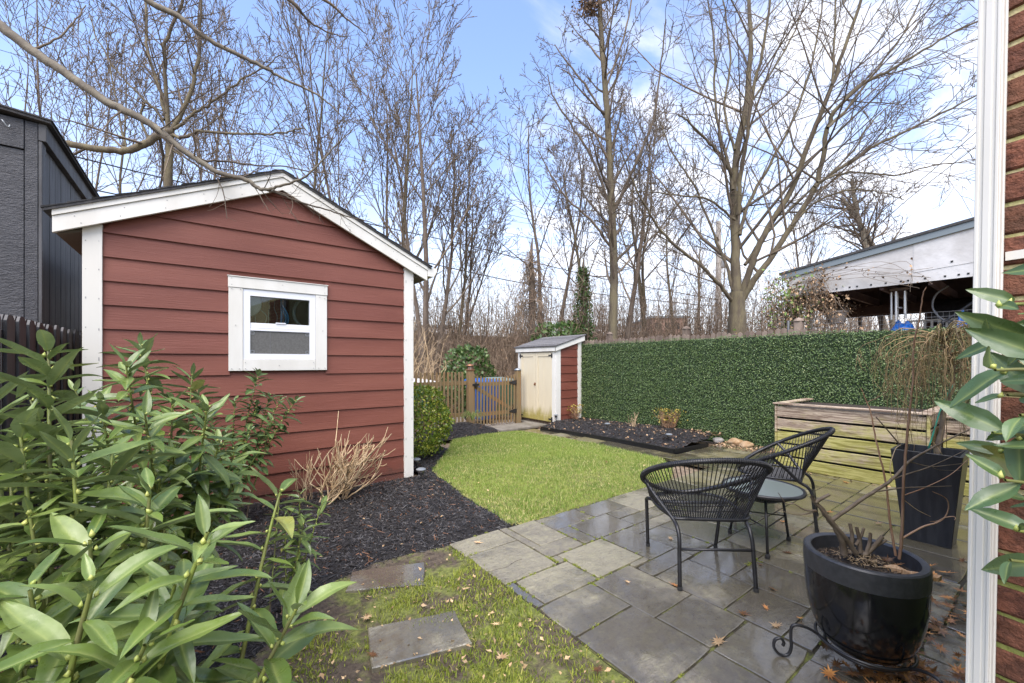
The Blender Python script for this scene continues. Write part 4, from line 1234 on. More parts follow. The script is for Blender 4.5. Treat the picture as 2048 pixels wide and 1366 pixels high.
# leaf litter at the foot of the screen
XY = np.concatenate([np.stack([rng.uniform(6.6, 7.2, 500), rng.uniform(2.4, 4.2, 500)], -1), np.stack([rng.uniform(5.7, 7.1, 200), rng.uniform(3.5, 6.7, 200)], -1), np.stack([rng.uniform(5.9, 6.3, 60), rng.uniform(.6, 2.1, 60)], -1)])
k = (XY[:, 0] > 7.2 - .75 * np.exp(-((XY[:, 1] - 3.1) / .7) ** 2)) | (np.arange(len(XY)) >= 500)
XY = XY[k]; N = len(XY)
zl = np.where(XY[:, 1] > 3.42, mz3(XY[:, 0], XY[:, 1]) + .012, .008)
lv = [(0, -.5, 0), (.3, -.1, .12), (.12, .2, .03), (0, .55, .1), (-.12, .2, .03), (-.3, -.1, .12)]
lf = [(0, 1, 2, 5), (5, 2, 3, 4)]
o = scatter('leaf_litter', lv, lf, rot_mats(rng.uniform(0, 6.28, N), rng.normal(0, .35, N), rng.normal(0, .35, N), rng.uniform(.03, .07, N)), np.stack([XY[:, 0], XY[:, 1], zl], -1), MAT['litter'])
top(o, 'brown leaf litter gathered along the foot of the green screen', 'leaf litter', kind='stuff')
# rocks
rk_i = 0
for (px, py, r, mt, lab) in ((1437, 884, .10, 'rock_grey', 'grey rock at the hedge foot, left of the two brown rocks'), (1471, 888, .13, 'rock', 'larger left brown river rock at the hedge foot'), (1492, 893, .11, 'rock', 'smaller right brown river rock at the hedge foot'), (1388, 866, .07, 'rock_grey', 'small pale rock at the corner of the hedge-side bed')):
    p = ground(px, py)
    th_ = rng.normal(0, 1, (1, 3))
    me = bpy.data.meshes.new('rock'); import bmesh
    bm = bmesh.new(); bmesh.ops.create_icosphere(bm, subdivisions=3, radius=1)
    for v_ in bm.verts:
        q = v_.co.copy(); nz = .16 * math.sin(q.x * 3.1 + rk_i) * math.cos(q.y * 2.7) + .1 * math.sin(q.z * 4 + q.x * 2 + rk_i)
        v_.co = Vector((q.x * 1.1, q.y * .8, q.z * .55)) * (1 + nz)
    bm.to_mesh(me); bm.free(); me.polygons.foreach_set('use_smooth', [True] * len(me.polygons))
    o = link('rock', me, MAT[mt]); o.scale = (r, r, r); o.location = (p[0], p[1], .025); o.rotation_euler = (0, 0, rk_i * 1.3); rk_i += 1
    top(o, lab, 'rock')

# ================================================================== SLATTED PLANTER BOXES
for nm, (X0, X1, Y0, Y1, ZT), lab in (('wooden_planter', (6.0, 7.12, .80, 2.21, .835), 'long slatted wooden planter box with yellow-green algae, nearer the lawn'), ('wooden_planter', (6.2, 7.12, -1.0, .70, .80), 'brown slatted planter box behind the square black planter')):
    pb = empty(nm, ((X0 + X1) / 2, (Y0 + Y1) / 2, 0)); top(pb, lab, 'planter', 'slatted planter boxes')
    child(MB().box(X0 + .04, X1 - .03, Y0 + .03, Y1 - .03, 0.0, ZT - .06).build('liner', MAT['dark']), pb)
    child(MB().box(X0 + .045, X1 - .035, Y0 + .035, Y1 - .035, ZT - .06, ZT - .05).build('soil', MAT['soil']), pb)
    pit = (ZT - .02) / 5
    for i in range(5):
        z0 = .004 + i * pit
        j = random.uniform(-.003, .003)
        child(MB().box(X0 + j, X0 + .022 + j, Y0 + .012, Y1 - .012, z0, z0 + pit - .026).build('slat', MAT['algae'], bev=.003), pb)
        child(MB().box(X0 + .03, X1, Y0 + .004, Y0 + .024, z0, z0 + pit - .026).build('slat', MAT['algae'], bev=.003), pb)
        child(MB().box(X0 + .03, X1, Y1 - .024, Y1 - .004, z0, z0 + pit - .026).build('slat', MAT['algae'], bev=.003), pb)
    for yy in (Y0, Y1 - .0):
        child(MB().box(X0 - .012, X0 + .05, yy - .012 if yy == Y0 else yy - .008, yy + .008 if yy == Y0 else yy + .012, 0, ZT - .022).build('corner_post', MAT['algae'], bev=.003), pb)
    child(MB().box(X0 - .03, X0 + .075, Y0 - .03, Y1 + .03, ZT - .02, ZT).build('cap_board', MAT['algae'], bev=.003), pb)
    child(MB().box(X0 + .077, X1 + .02, Y1 - .07, Y1 + .03, ZT - .021, ZT - .001).build('cap_board', MAT['algae'], bev=.003), pb)
    child(MB().box(X0 + .077, X1 + .02, Y0 - .03, Y0 + .07, ZT - .021, ZT - .001).build('cap_board', MAT['algae'], bev=.003), pb)
# small white dish on the far planter's rim
p = at(1872, 820, 4.35)
o = MB().lathe([(.001, 0), (.05, .0), (.062, .018), (.056, .018), (.046, .006), (.001, .006)], (0, 0, 0), 16).build('white_saucer', MAT['vinyl'], smooth=True); o.location = (6.26, .62, .802); top(o, 'small white saucer on the corner of the brown slatted planter', 'saucer')

# ================================================================== PATIO FURNITURE
def lounge_chair(name, label, loc, rz):
    t = empty(name, loc, rz); top(t, label, 'chair', 'black cord lounge chairs')
    bm_, cd = MAT['black_metal'], MAT['cord']
    # tilted hoop: egg-shaped in plan, high at the back (-y), low at the front
    def hoop(a):       # a = 0 at the back middle
        x = .372 * math.sin(a) * (1 + .10 * math.cos(a)); y = -.055 - .345 * math.cos(a)
        s_ = (1 + math.cos(a)) / 2
        return np.array([x, y, .405 + .395 * s_ ** .85])
    A = np.linspace(0, 2 * np.pi, 64, endpoint=False)
    MB().tube([hoop(a) for a in A], .0155, 8, True).build('hoop', bm_, t, smooth=True)
    # seat ring: rounded trapezoid
    base = [(-.215, -.19), (.215, -.19), (.255, .0), (.24, .20), (.12, .275), (-.12, .275), (-.24, .20), (-.255, .0)]
    ring = smooth_path(base + [base[0]], 6)[:-1]
    ring3 = np.array([(q[0], q[1], .388 + .012 * (q[1] + .19) / .46) for q in ring])
    MB().tube(ring3, .011, 8, True).build('seat_frame', bm_, t, smooth=True)
    tm = TM()
    # cords from the hoop down to the seat ring round the back and sides
    def ring_at(u):    # u -1..1: left front .. back .. right front
        yb = -.19
        if abs(u) < .52:
            return np.array([u / .52 * .215, yb, .388])
        k = (abs(u) - .52) / .48
        return np.array([math.copysign(.215 + .04 * min(1, k * 2), u), yb + .40 * k, .388 + .010 * k])
    for i in range(62):
        u = -1 + 2 * i / 61
        a = u * 2.05
        p0, p1 = hoop(a), ring_at(u)
        tm.add(np.array([p0, (p0 + p1) / 2 + np.array([0, -.004, 0]), p1]), .0032, 5)
    # seat cords front to back
    for i in range(34):
        x = -.235 + .47 * i / 33
        yf = .275 - .9 * max(0, abs(x) - .12) ** 1.3
        tm.add(np.array([(x * .92, -.19, .392), (x, .04, .378), (x, yf, .404)]), .0032, 5)
    for i in range(3):
        tm.add(np.array([(-.25, -.05 + .1 * i, .392), (0, -.05 + .1 * i, .382), (.25, -.05 + .1 * i, .392)]), .004, 5)
    o = tm.build('cord_webbing', cd, t); o['kind'] = 'stuff'
    # wrapping on the hoop: fine rings
    wr = TM()
    for a in np.linspace(-2.1, 2.1, 130):
        p0 = hoop(a); tg = hoop(a + .01) - p0; tg /= np.linalg.norm(tg)
        n1 = np.cross(tg, [0, 0, 1]); n1 /= np.linalg.norm(n1); n2 = np.cross(tg, n1)
        wr.add(np.array([p0 + .0165 * (math.cos(b) * n1 + math.sin(b) * n2) for b in np.linspace(0, 2 * np.pi, 9)]), .0028, 4)
    o = wr.build('hoop_wrapping', cd, t); o['kind'] = 'stuff'
    for sx in (-1, 1):
        pr = smooth_path([(sx * .365, .02, .60), (sx * .30, -.09, .49), (sx * .225, -.175, .385), (sx * .215, -.235, .345), (sx * .215, -.265, .29), (sx * .218, -.275, .20), (sx * .222, -.295, .012)], 5)
        lg = MB().tube(pr, .0125, 8).build('leg', bm_, t, smooth=True)
        MB().lathe([(.014, 0), (.015, .012), (.014, .024)], (sx * .222, -.295, 0), 10, True).build('foot_cap', MAT['rubber'], lg)
        pf = smooth_path([(sx * .235, .11, .390), (sx * .262, .17, .392), (sx * .272, .225, .372), (sx * .265, .25, .32), (sx * .245, .29, .012)], 5)
        lg = MB().tube(pf, .0125, 8).build('leg', bm_, t, smooth=True)
        MB().lathe([(.014, 0), (.015, .012), (.014, .024)], (sx * .245, .29, 0), 10, True).build('foot_cap', MAT['rubber'], lg)
    MB().tube([(-.217, -.273, .235), (.217, -.273, .235)], .009, 8).build('stretcher', bm_, t, smooth=True)
    MB().tube([(-.235, .12, .385), (.235, .12, .385)], .009, 8).build('seat_bar', bm_, t, smooth=True)
    return t


f1 = np.array([2.277, 1.353]); f2 = np.array([2.62, 1.074]); f3 = np.array([2.628, 1.804]); f4 = np.array([3.013, 1.524])
c1 = (f1 + f2 + f3 + f4) / 4; dv = ((f3 + f4) - (f1 + f2)) / 2
lounge_chair('lounge_chair', 'black cord lounge chair seen from behind, nearest the camera', (c1[0], c1[1], 0), math.atan2(dv[1], dv[0]) - math.pi / 2)
lounge_chair('lounge_chair', 'black cord lounge chair seen from the side, behind the round table', (4.06, 1.50, 0), math.atan2(.958, -.285) - math.pi / 2)

tb = empty('side_table', (3.36, 1.33, 0), rad(12)); top(tb, 'small round glass-topped side table between the two chairs', 'table')
tr_, tz = .262, .425
MB().lathe([(.001, tz), (tr_ - .006, tz), (tr_ - .006, tz - .006), (.001, tz - .006)], (0, 0, 0), 48).build('glass_top', MAT['tableglass'], tb)
MB().tube([(tr_ * math.cos(a), tr_ * math.sin(a), tz - .006) for a in np.linspace(0, 2 * np.pi, 48, endpoint=False)], .0135, 8, True).build('rim', MAT['black_metal'], tb, smooth=True)
MB().tube([(.10 * math.cos(a), .10 * math.sin(a), tz - .085) for a in np.linspace(0, 2 * np.pi, 32, endpoint=False)], .007, 6, True).build('inner_ring', MAT['black_metal'], tb, smooth=True)
tm = TM()
for i in range(84):
    a = 2 * np.pi * i / 84
    tm.add(np.array([(tr_ * math.cos(a), tr_ * math.sin(a), tz - .012), (.18 * math.cos(a), .18 * math.sin(a), tz - .055), (.10 * math.cos(a), .10 * math.sin(a), tz - .085)]), .003, 4)
    tm.add(np.array([(.10 * math.cos(a), .10 * math.sin(a), tz - .085), (.012 * math.cos(a), .012 * math.sin(a), tz - .088)]), .003, 4)
o = tm.build('cord_webbing', MAT['cord'], tb); o['kind'] = 'stuff'
feet = [np.array(q) - np.array([3.36, 1.33]) for q in ((3.128, 1.205), (3.559, 1.229), (3.35, 1.558))]
cr, sr_ = math.cos(-rad(12)), math.sin(-rad(12))
mids = []
for q in feet:
    q = np.array([q[0] * cr - q[1] * sr_, q[0] * sr_ + q[1] * cr]) * 1.02
    u = q / np.linalg.norm(q)
    p0 = np.array([u[0] * .17, u[1] * .17, tz - .055]); p1 = np.array([q[0], q[1], .02])
    lg = MB().tube([p0, p1], .0095, 8).build('leg', MAT['black_metal'], tb, smooth=True)
    MB().lathe([(.015, 0), (.016, .02), (.012, .034)], (p1[0], p1[1], 0), 10, True).build('foot_cap', MAT['rubber'], lg)
    mids.append(p0 * .5 + p1 * .5)
for i in range(3):
    MB().tube([mids[i], mids[(i + 1) % 3]], .005, 6).build('stretcher', MAT['black_metal'], tb, smooth=True)

# ---- round black pot on a scrolled stand
PC = np.array([2.335, .515])
st_ = empty('plant_stand', (PC[0], PC[1], 0)); top(st_, 'black wrought iron scrolled stand under the round pot', 'plant stand')
for r_, z_ in ((.17, .125), (.135, .095)):
    MB().tube([(r_ * math.cos(a), r_ * math.sin(a), z_) for a in np.linspace(0, 2 * np.pi, 40, endpoint=False)], .0065, 6, True).build('ring', MAT['black_metal'], st_, smooth=True)
for az in (rad(128), rad(248), rad(8)):
    u = np.array([math.cos(az), math.sin(az)])
    pr = [(.135, .095), (.17, .125), (.205, .145), (.245, .155), (.275, .145), (.28, .10), (.278, .05), (.292, .012), (.325, .008), (.348, .035), (.345, .07), (.322, .082), (.308, .066), (.313, .05)]
    pts = smooth_path([(u[0] * a, u[1] * a, b) for a, b in pr], 6)
    MB().tube(pts, .0068, 6).build('leg', MAT['black_metal'], st_, smooth=True)
pot = empty('round_pot', (PC[0], PC[1], .10)); top(pot, 'glossy black egg-shaped ceramic pot with matte rim band', 'pot')
MB().lathe([(.001, 0), (.10, .0), (.128, .010), (.160, .045), (.184, .10), (.201, .17), (.211, .25), (.2145, .335)], (0, 0, 0), 56).build('body', MAT['glaze'], pot, smooth=True)
MB().lathe([(.2145, .335), (.2165, .38), (.2155, .415), (.210, .421), (.192, .421), (.186, .416), (.184, .36), (.180, .33)], (0, 0, 0), 56).build('rim_band', MAT['bisque'], pot, smooth='auto')
sv, sf = [], []
nr, na = 9, 36
for i in range(nr + 1):
    for j in range(na):
        r_ = .184 * i / nr; a = 2 * math.pi * j / na
        x, y = r_ * math.cos(a), r_ * math.sin(a)
        hump = .05 * math.exp(-((x + .02) ** 2 + (y - .01) ** 2) / .006)
        sv.append((x, y, .355 + hump + random.uniform(-.006, .006)))
for i in range(nr):
    for j in range(na):
        sf.append((i * na + j, i * na + (j + 1) % na, (i + 1) * na + (j + 1) % na, (i + 1) * na + j))
MB().add(sv, sf).build('soil', MAT['soil'], pot, smooth=True)
N = 900
a = rng.uniform(0, 6.28, N); r_ = .165 * np.sqrt(rng.random(N))
L_ = rng.uniform(.004, .016, N)
o = scatter('bark_chips', chip_v, chip_f, rot_mats(rng.uniform(0, 6.28, N), rng.normal(0, .5, N), rng.normal(0, .5, N), np.stack([L_, L_ * .35, L_ * .3], -1)), np.stack([r_ * np.cos(a), r_ * np.sin(a), .364 + .05 * np.exp(-(r_ ** 2) / .006)], -1), simple('pot_chips', C(.03, .02, .013), C(.09, .06, .035), 30, .8, rv=.6), pot, False)
o['kind'] = 'stuff'
# flake of pale bark on the soil
m = MB(); e_ = [(.0, .0), (.05, .012), (.10, -.004), (.15, .004), (.19, -.012), (.17, -.035), (.11, -.04), (.06, -.028), (.01, -.02)]
m.loft([[(q[0], q[1], 0) for q in e_], [(q[0], q[1], .012 + .01 * math.sin(q[0] * 40)) for q in e_]])
o = m.build('bark_piece', simple('pale_bark_piece', C(.55, .36, .20), C(.38, .21, .10), 30, .7, .5, 60, (1, 5, 1))); o.location = (PC[0] + .02, PC[1] - .06, .468); o.rotation_euler = (0, .05, rad(-60)); top(o, 'pale torn piece of bark lying on the pot soil', 'bark')

# pruned shrub in the pot: stems followed from the photograph at the pot's own depth
sh = empty('potted_shrub', (PC[0], PC[1], .455)); top(sh, 'pruned bare shrub with long twigs growing in the round pot', 'shrub')


def stem(pts, r0, r1, d0, d1, name='stem', mt='woody', parent=sh, per=6, sides=6, jit=.0):
    P = [at(px, py, d0 + (d1 - d0) * i / (len(pts) - 1)) for i, (px, py) in enumerate(pts)]
    S = smooth_path(P, per)
    if jit:
        S = S + rng.normal(0, jit, S.shape)
    V, F = tube_np(S, np.linspace(r0, r1, len(S)), sides)
    o = link(name, mesh_np(name, V, F, True), MAT[mt]); return child(o, parent)


d = 1.81
stem([(1688, 1108), (1682, 1075), (1656, 1035), (1632, 1006), (1623, 993)], .0145, .0075, d, d - .03, jit=.0012)
stem([(1712, 1108), (1690, 1075), (1660, 1040), (1632, 1006)], .011, .006, d - .01, d - .03)
stem([(1631, 1005), (1645, 996), (1659, 989)], .0075, .006, d - .03, d - .04)
stem([(1632, 1021), (1610, 1020), (1588, 1008), (1572, 1007), (1556, 985)], .004, .0012, d - .03, d - .06)
stem([(1634, 1022), (1600, 1030), (1572, 1025), (1548, 1012)], .0028, .001, d - .03, d - .05)
stem([(1664, 1041), (1700, 1015), (1752, 981), (1784, 959), (1818, 923), (1850, 904), (1885, 885), (1939, 859)], .0085, .0028, d - .02, d + .10, jit=.0008)
stem([(1784, 959), (1815, 948), (1853, 936), (1890, 920), (1928, 902)], .0035, .0012, d + .03, d + .08)
stem([(1755, 983), (1804, 976), (1850, 974), (1903, 972)], .0035, .0014, d, d + .04)
stem([(1818, 923), (1860, 933), (1900, 930), (1938, 925)], .003, .001, d + .06, d + .1)
stem([(1860, 932), (1880, 940), (1922, 941)], .0018, .0008, d + .07, d + .1)
stem([(1798, 1118), (1804, 1063), (1807, 960), (1815, 867), (1819, 824), (1826, 760), (1828, 690), (1838, 640), (1846, 590), (1853, 574)], .0062, .0018, d - .02, d - .05, mt='twig_red', jit=.0007)
stem([(1802, 1078), (1845, 1054), (1872, 1046), (1889, 1035), (1897, 1016), (1892, 997), (1865, 983)], .0042, .0014, d - .02, d - .10, mt='twig_red')
stem([(1889, 1035), (1905, 1033), (1911, 1036), (1909, 1040)], .0022, .0012, d - .08, d - .1, mt='twig_red')
stem([(1889, 1035), (1875, 1042), (1860, 1043)], .002, .001, d - .08, d - .1, mt='twig_red')
stem([(1791, 1111), (1780, 1043), (1771, 962), (1752, 880), (1741, 824), (1733, 803), (1722, 776)], .005, .0014, d + .02, d + .06, mt='twig_red', jit=.0007)
stem([(1735, 804), (1755, 795), (1776, 781)], .002, .0008, d + .06, d + .07, mt='twig_red')
stem([(1752, 834), (1775, 860), (1801, 891)], .002, .003, d + .05, d + .08)
stem([(1819, 816), (1798, 797), (1786, 785), (1776, 768), (1766, 748)], .0024, .0008, d - .04, d - .06, mt='twig_tan')
stem([(1823, 794), (1812, 776), (1801, 760), (1793, 738)], .0024, .0008, d - .04, d - .06, mt='twig_tan')
stem([(1827, 700), (1815, 680), (1806, 668)], .0018, .0007, d - .05, d - .06, mt='twig_tan')
stem([(1808, 1000), (1835, 1020), (1861, 1033)], .0018, .0008, d, d + .03, mt='twig_tan')
stem([(1810, 990), (1850, 975), (1900, 950), (1940, 915)], .0026, .0012, d, d + .08, mt='twig_red')
stem([(1785, 960), (1780, 935), (1790, 900), (1801, 890)], .002, .001, d + .02, d + .04, mt='twig_tan')
for (a, b, r_) in (((1700, 1048), (1704, 1090), .0075), ((1713, 1055), (1721, 1105), .008), ((1728, 1056), (1712, 1090), .006), ((1741, 1066), (1733, 1106), .0075), ((1765, 1073), (1728, 1112), .0095), ((1773, 1080), (1750, 1092), .006)):
    stem([b, ((a[0] + b[0]) / 2 + 2, (a[1] + b[1]) / 2), a], r_ * 1.1, r_ * .85, d - .005, d - .005, 'stub', 'woody', per=4)
tm = TM()
rt = np.array([PC[0] - .02, PC[1] + .005, .50])
for i in range(160):
    p0 = rt + rng.normal(0, [.035, .035, .008]); p1 = p0 + rng.normal(0, [.02, .02, .008]); tm.add(np.array([p0, (p0 + p1) / 2 + rng.normal(0, .006, 3), p1]), .0012, 3)
o = child(tm.build('root_fibre', MAT['twig_tan']), sh); o['kind'] = 'stuff'

# ---- tall square planter with weeping tree
qc = np.array([4.465, .585])
qp = empty('square_planter', (qc[0], qc[1], 0)); top(qp, 'tall tapered square black planter with wood grain sides', 'planter')
def sq(h_, z, ox=0):
    return [(-h_, -h_, z), (h_, -h_, z), (h_, h_, z), (-h_, h_, z)]
for a in range(4):
    R_ = Matrix.Rotation(a * math.pi / 2, 4, 'Z')
    b0, t0, zt = .128, .192, .69
    vs_ = [(-b0 + .002, -b0, .0), (b0 - .002, -b0, .0), (t0 - .002, -t0, zt), (-t0 + .002, -t0, zt), (-b0 + .02, -b0 + .02, .0), (b0 - .02, -b0 + .02, .0), (t0 - .022, -t0 + .02, zt), (-t0 + .022, -t0 + .02, zt)]
    MB().add([R_ @ Vector(q) for q in vs_], [(0, 1, 2, 3), (4, 7, 6, 5), (0, 4, 5, 1), (1, 5, 6, 2), (2, 6, 7, 3), (3, 7, 4, 0)]).build('side_panel', MAT['resin'], qp, bev=.002)
MB().loft([sq(.165, .60), sq(.168, .605)]).build('soil', MAT['soil'], qp)
wt_ = empty('weeping_tree', (qc[0], qc[1], .6)); top(wt_, 'small weeping tree with hanging brown twigs in the square planter', 'tree')
dd = 3.16
tp = [(1873, 915), (1876, 890), (1883, 863), (1887, 824), (1897, 795), (1905, 770), (1904, 730), (1893, 690), (1880, 672)]
P = smooth_path([at(px, py, dd) for px, py in tp], 6) + rng.normal(0, .0015, (8 * 6 + 1, 3))
V, F = tube_np(P, np.linspace(.019, .010, len(P)), 8)
child(link('trunk', mesh_np('trunk', V, F, True), MAT['woody']), wt_)
tm = TM(); tops = P[-16:]
for i in range(90):
    p0 = tops[rng.integers(0, len(tops))]
    a = rng.uniform(0, 6.28); R_ = rng.uniform(.12, .46) ; rise = rng.uniform(.02, .12)
    p1 = p0 + np.array([math.cos(a) * R_ * .55, math.sin(a) * R_ * .55, rise]); dr_ = rng.uniform(.12, .55)
    p2 = p0 + np.array([math.cos(a) * R_, math.sin(a) * R_, rise * .2 - .05]); p3 = p0 + np.array([math.cos(a) * R_ * 1.12, math.sin(a) * R_ * 1.12, -dr_])
    S = smooth_path([p0, p1, p2, p3], 5) + rng.normal(0, .004, (16, 3))
    tm.add(S, np.linspace(.0045, .0012, 16), 4)
    for k in range(10):
        q = S[rng.integers(5, 16)]; dl = rng.uniform(.06, .22)
        e = q + np.array([rng.normal(0, .03), rng.normal(0, .03), -dl])
        tm.add(np.array([q, (q + e) / 2 + rng.normal(0, .012, 3), e]), np.array([.0016, .0013, .0007]), 3)
o = child(tm.build('crown', MAT['weep']), wt_)
sk = smooth_path([at(1857, 897, dd - .02), at(1868, 862, dd - .02), at(1881, 820, dd - .02), at(1897, 786, dd - .02), at(1908, 768, dd - .02)], 3)
o = MB().tube(sk, .0055, 6).build('plant_stake', MAT['stake'], smooth=True); top(o, 'thin green stake tied to the weeping tree trunk', 'stake')

# ================================================================== BRICK HOUSE CORNER AND DOWNSPOUT (right edge)
hs = empty('brick_house', (1.363, .085, 0), rad(-9.7)); top(hs, 'old red brick house wall with mossy mortar at the right edge', 'house')
# local frame: wall runs along -y from the corner at y=0, its face looks to -x
MB().box(.006, 3.0, -6.0, -.004, -.1, 2.75).build('wall', MAT['mortar'], hs)
bm_cache = {}


def brick_mesh(L, var):
    if (L, var) in bm_cache:
        return bm_cache[(L, var)]
    import bmesh
    bm = bmesh.new(); bmesh.ops.create_cube(bm, size=1)
    for v_ in bm.verts:
        v_.co = Vector((v_.co.x * .06, v_.co.y * L, v_.co.z * .057))
    bmesh.ops.bevel(bm, geom=list(bm.edges), offset=.004, segments=1, affect='EDGES')
    rr = random.Random(var)
    for v_ in bm.verts:
        v_.co += Vector((rr.uniform(-.0015, .0015), rr.uniform(-.002, .002), rr.uniform(-.0022, .0022)))
    me = bpy.data.meshes.new('brick'); bm.to_mesh(me); bm.free(); me.materials.append(MAT['brick'])
    bm_cache[(L, var)] = me
    return me


pitch = .0672
for c in range(40):
    z = .02 + c * pitch + .0285
    y = -.001 - (.0 if c % 2 == 0 else -.0)
    lens = ([.195] * 5) if c % 2 == 0 else ([.095] + [.195] * 5)
    for L in lens:
        o = link('brick', brick_mesh(L, random.randint(0, 5)), None, hs)
        o.location = (.0 + .03 + random.uniform(-.0015, .0015), y - L / 2, z); o.rotation_euler = (0, 0, random.uniform(-.006, .006)); y -= L + .0105
ds = empty('downspout', (1.363, .085, 0), rad(-9.7)); top(ds, 'white fluted metal downspout fixed to the brick corner', 'downspout')
# fluted box section
def flute(x0, x1, y0, y1, n=3, dpt=.004):
    out = []
    def side(a, b, nrm):
        a = np.array(a); b = np.array(b); nrm = np.array(nrm)
        L = []
        for i in range(n):
            t0, t1, t2, t3 = (i + .28) / n, (i + .40) / n, (i + .62) / n, (i + .74) / n
            for t, e in ((t0, 0), (t1, 1), (t2, 1), (t3, 0)):
                L.append(tuple(a + (b - a) * t - nrm * dpt * e))
        return [tuple(a + (b - a) * .03)] + L + [tuple(a + (b - a) * .97)]
    out += side((x0, y0), (x1, y0), (0, -1)); out += side((x1, y0), (x1, y1), (1, 0)); out += side((x1, y1), (x0, y1), (0, 1)); out += side((x0, y1), (x0, y0), (-1, 0))
    return out


sec = flute(-.052, -.006, -.017, .016, 2, .003)
tl = .0125
m = MB(); m.loft([[(q[0] - (1.36 - z) * 0 + (z - 1.36) * 0.003, q[1] - (z - 1.36) * tl, z) for q in sec] for z in (.25, 1.0, 1.8, 2.75)])
m.build('pipe', MAT['white'], ds)
zb = 1.575
MB().box(-.007, .0015, -.068, -.022, zb, zb + .018).build('strap', MAT['white'], ds)
elb = [[(q[0] - .0033, q[1] + .0138, .26) for q in sec], [(q[0] - .02, q[1] + .02, .18) for q in sec], [(q[0] - .10, q[1] + .02, .10) for q in sec]]
MB().loft(elb).build('elbow', MAT['white'], ds)

# ================================================================== BROADLEAF SHRUBS
def leaf_mesh(name, wid, fold, droop, mat, var, ser=0.0):
    rr = random.Random(var)
    ts = [0, .06, .2, .36, .52, .68, .82, .93, 1.0]
    V, F = [], []
    bend = rr.uniform(-.05, .05)
    for i, t in enumerate(ts):
        w = wid * (math.sin(math.pi * min(1, t ** .82)) ** .80 if 0 < t < 1 else .012) * (1 + rr.uniform(-.05, .05))
        if ser and 0 < i < len(ts) - 1:
            w *= 1 + ser * (1 if i % 2 else -1)
        zc = -droop * t * t + .02 * math.sin(t * 7 + var); xc = bend * t * t
        wav = rr.uniform(-.012, .012)
        V += [(xc - w, t, zc + fold * w + wav), (xc - w * .5, t, zc + fold * w * .42), (xc, t, zc - .012), (xc + w * .5, t, zc + fold * w * .42), (xc + w, t, zc + fold * w - wav)]
    for i in range(len(ts) - 1):
        for k in range(4):
            F.append((i * 5 + k, i * 5 + k + 1, i * 5 + k + 6, i * 5 + k + 5))
    me = mesh_np(name, V, F, True); me.materials.append(mat)
    mid = np.tile([0, .5, 1, .5, 0], len(ts)); a_ = me.attributes.new('mid', 'FLOAT', 'POINT'); a_.data.foreach_set('value', mid.astype(np.float32))
    return me, np.array(V), np.array(F), mid


LV = [leaf_mesh('leaf', .124 + .014 * i, .30 + .1 * (i % 2), .14 + .10 * i, MAT['laurel'], i) for i in range(4)]
LD = [leaf_mesh('leaf', .165 + .014 * i, .30, .08 + .07 * i, MAT['laurel_dark'], 10 + i, .03) for i in range(4)]


def frame_of(axis, up):
    y = axis / np.linalg.norm(axis); x = np.cross(y, up); x /= (np.linalg.norm(x) + 1e-9); z = np.cross(x, y)
    return np.stack([x, y, z], 1)


def in_view(p):
    d_ = FW @ p[:2]
    if d_ < .1:
        return False
    px = 1024 + FPX * (RT @ p[:2]) / d_; py = HY - FPX * (p[2] - H) / d_
    return -80 < px < 2130 and -80 < py < 1450


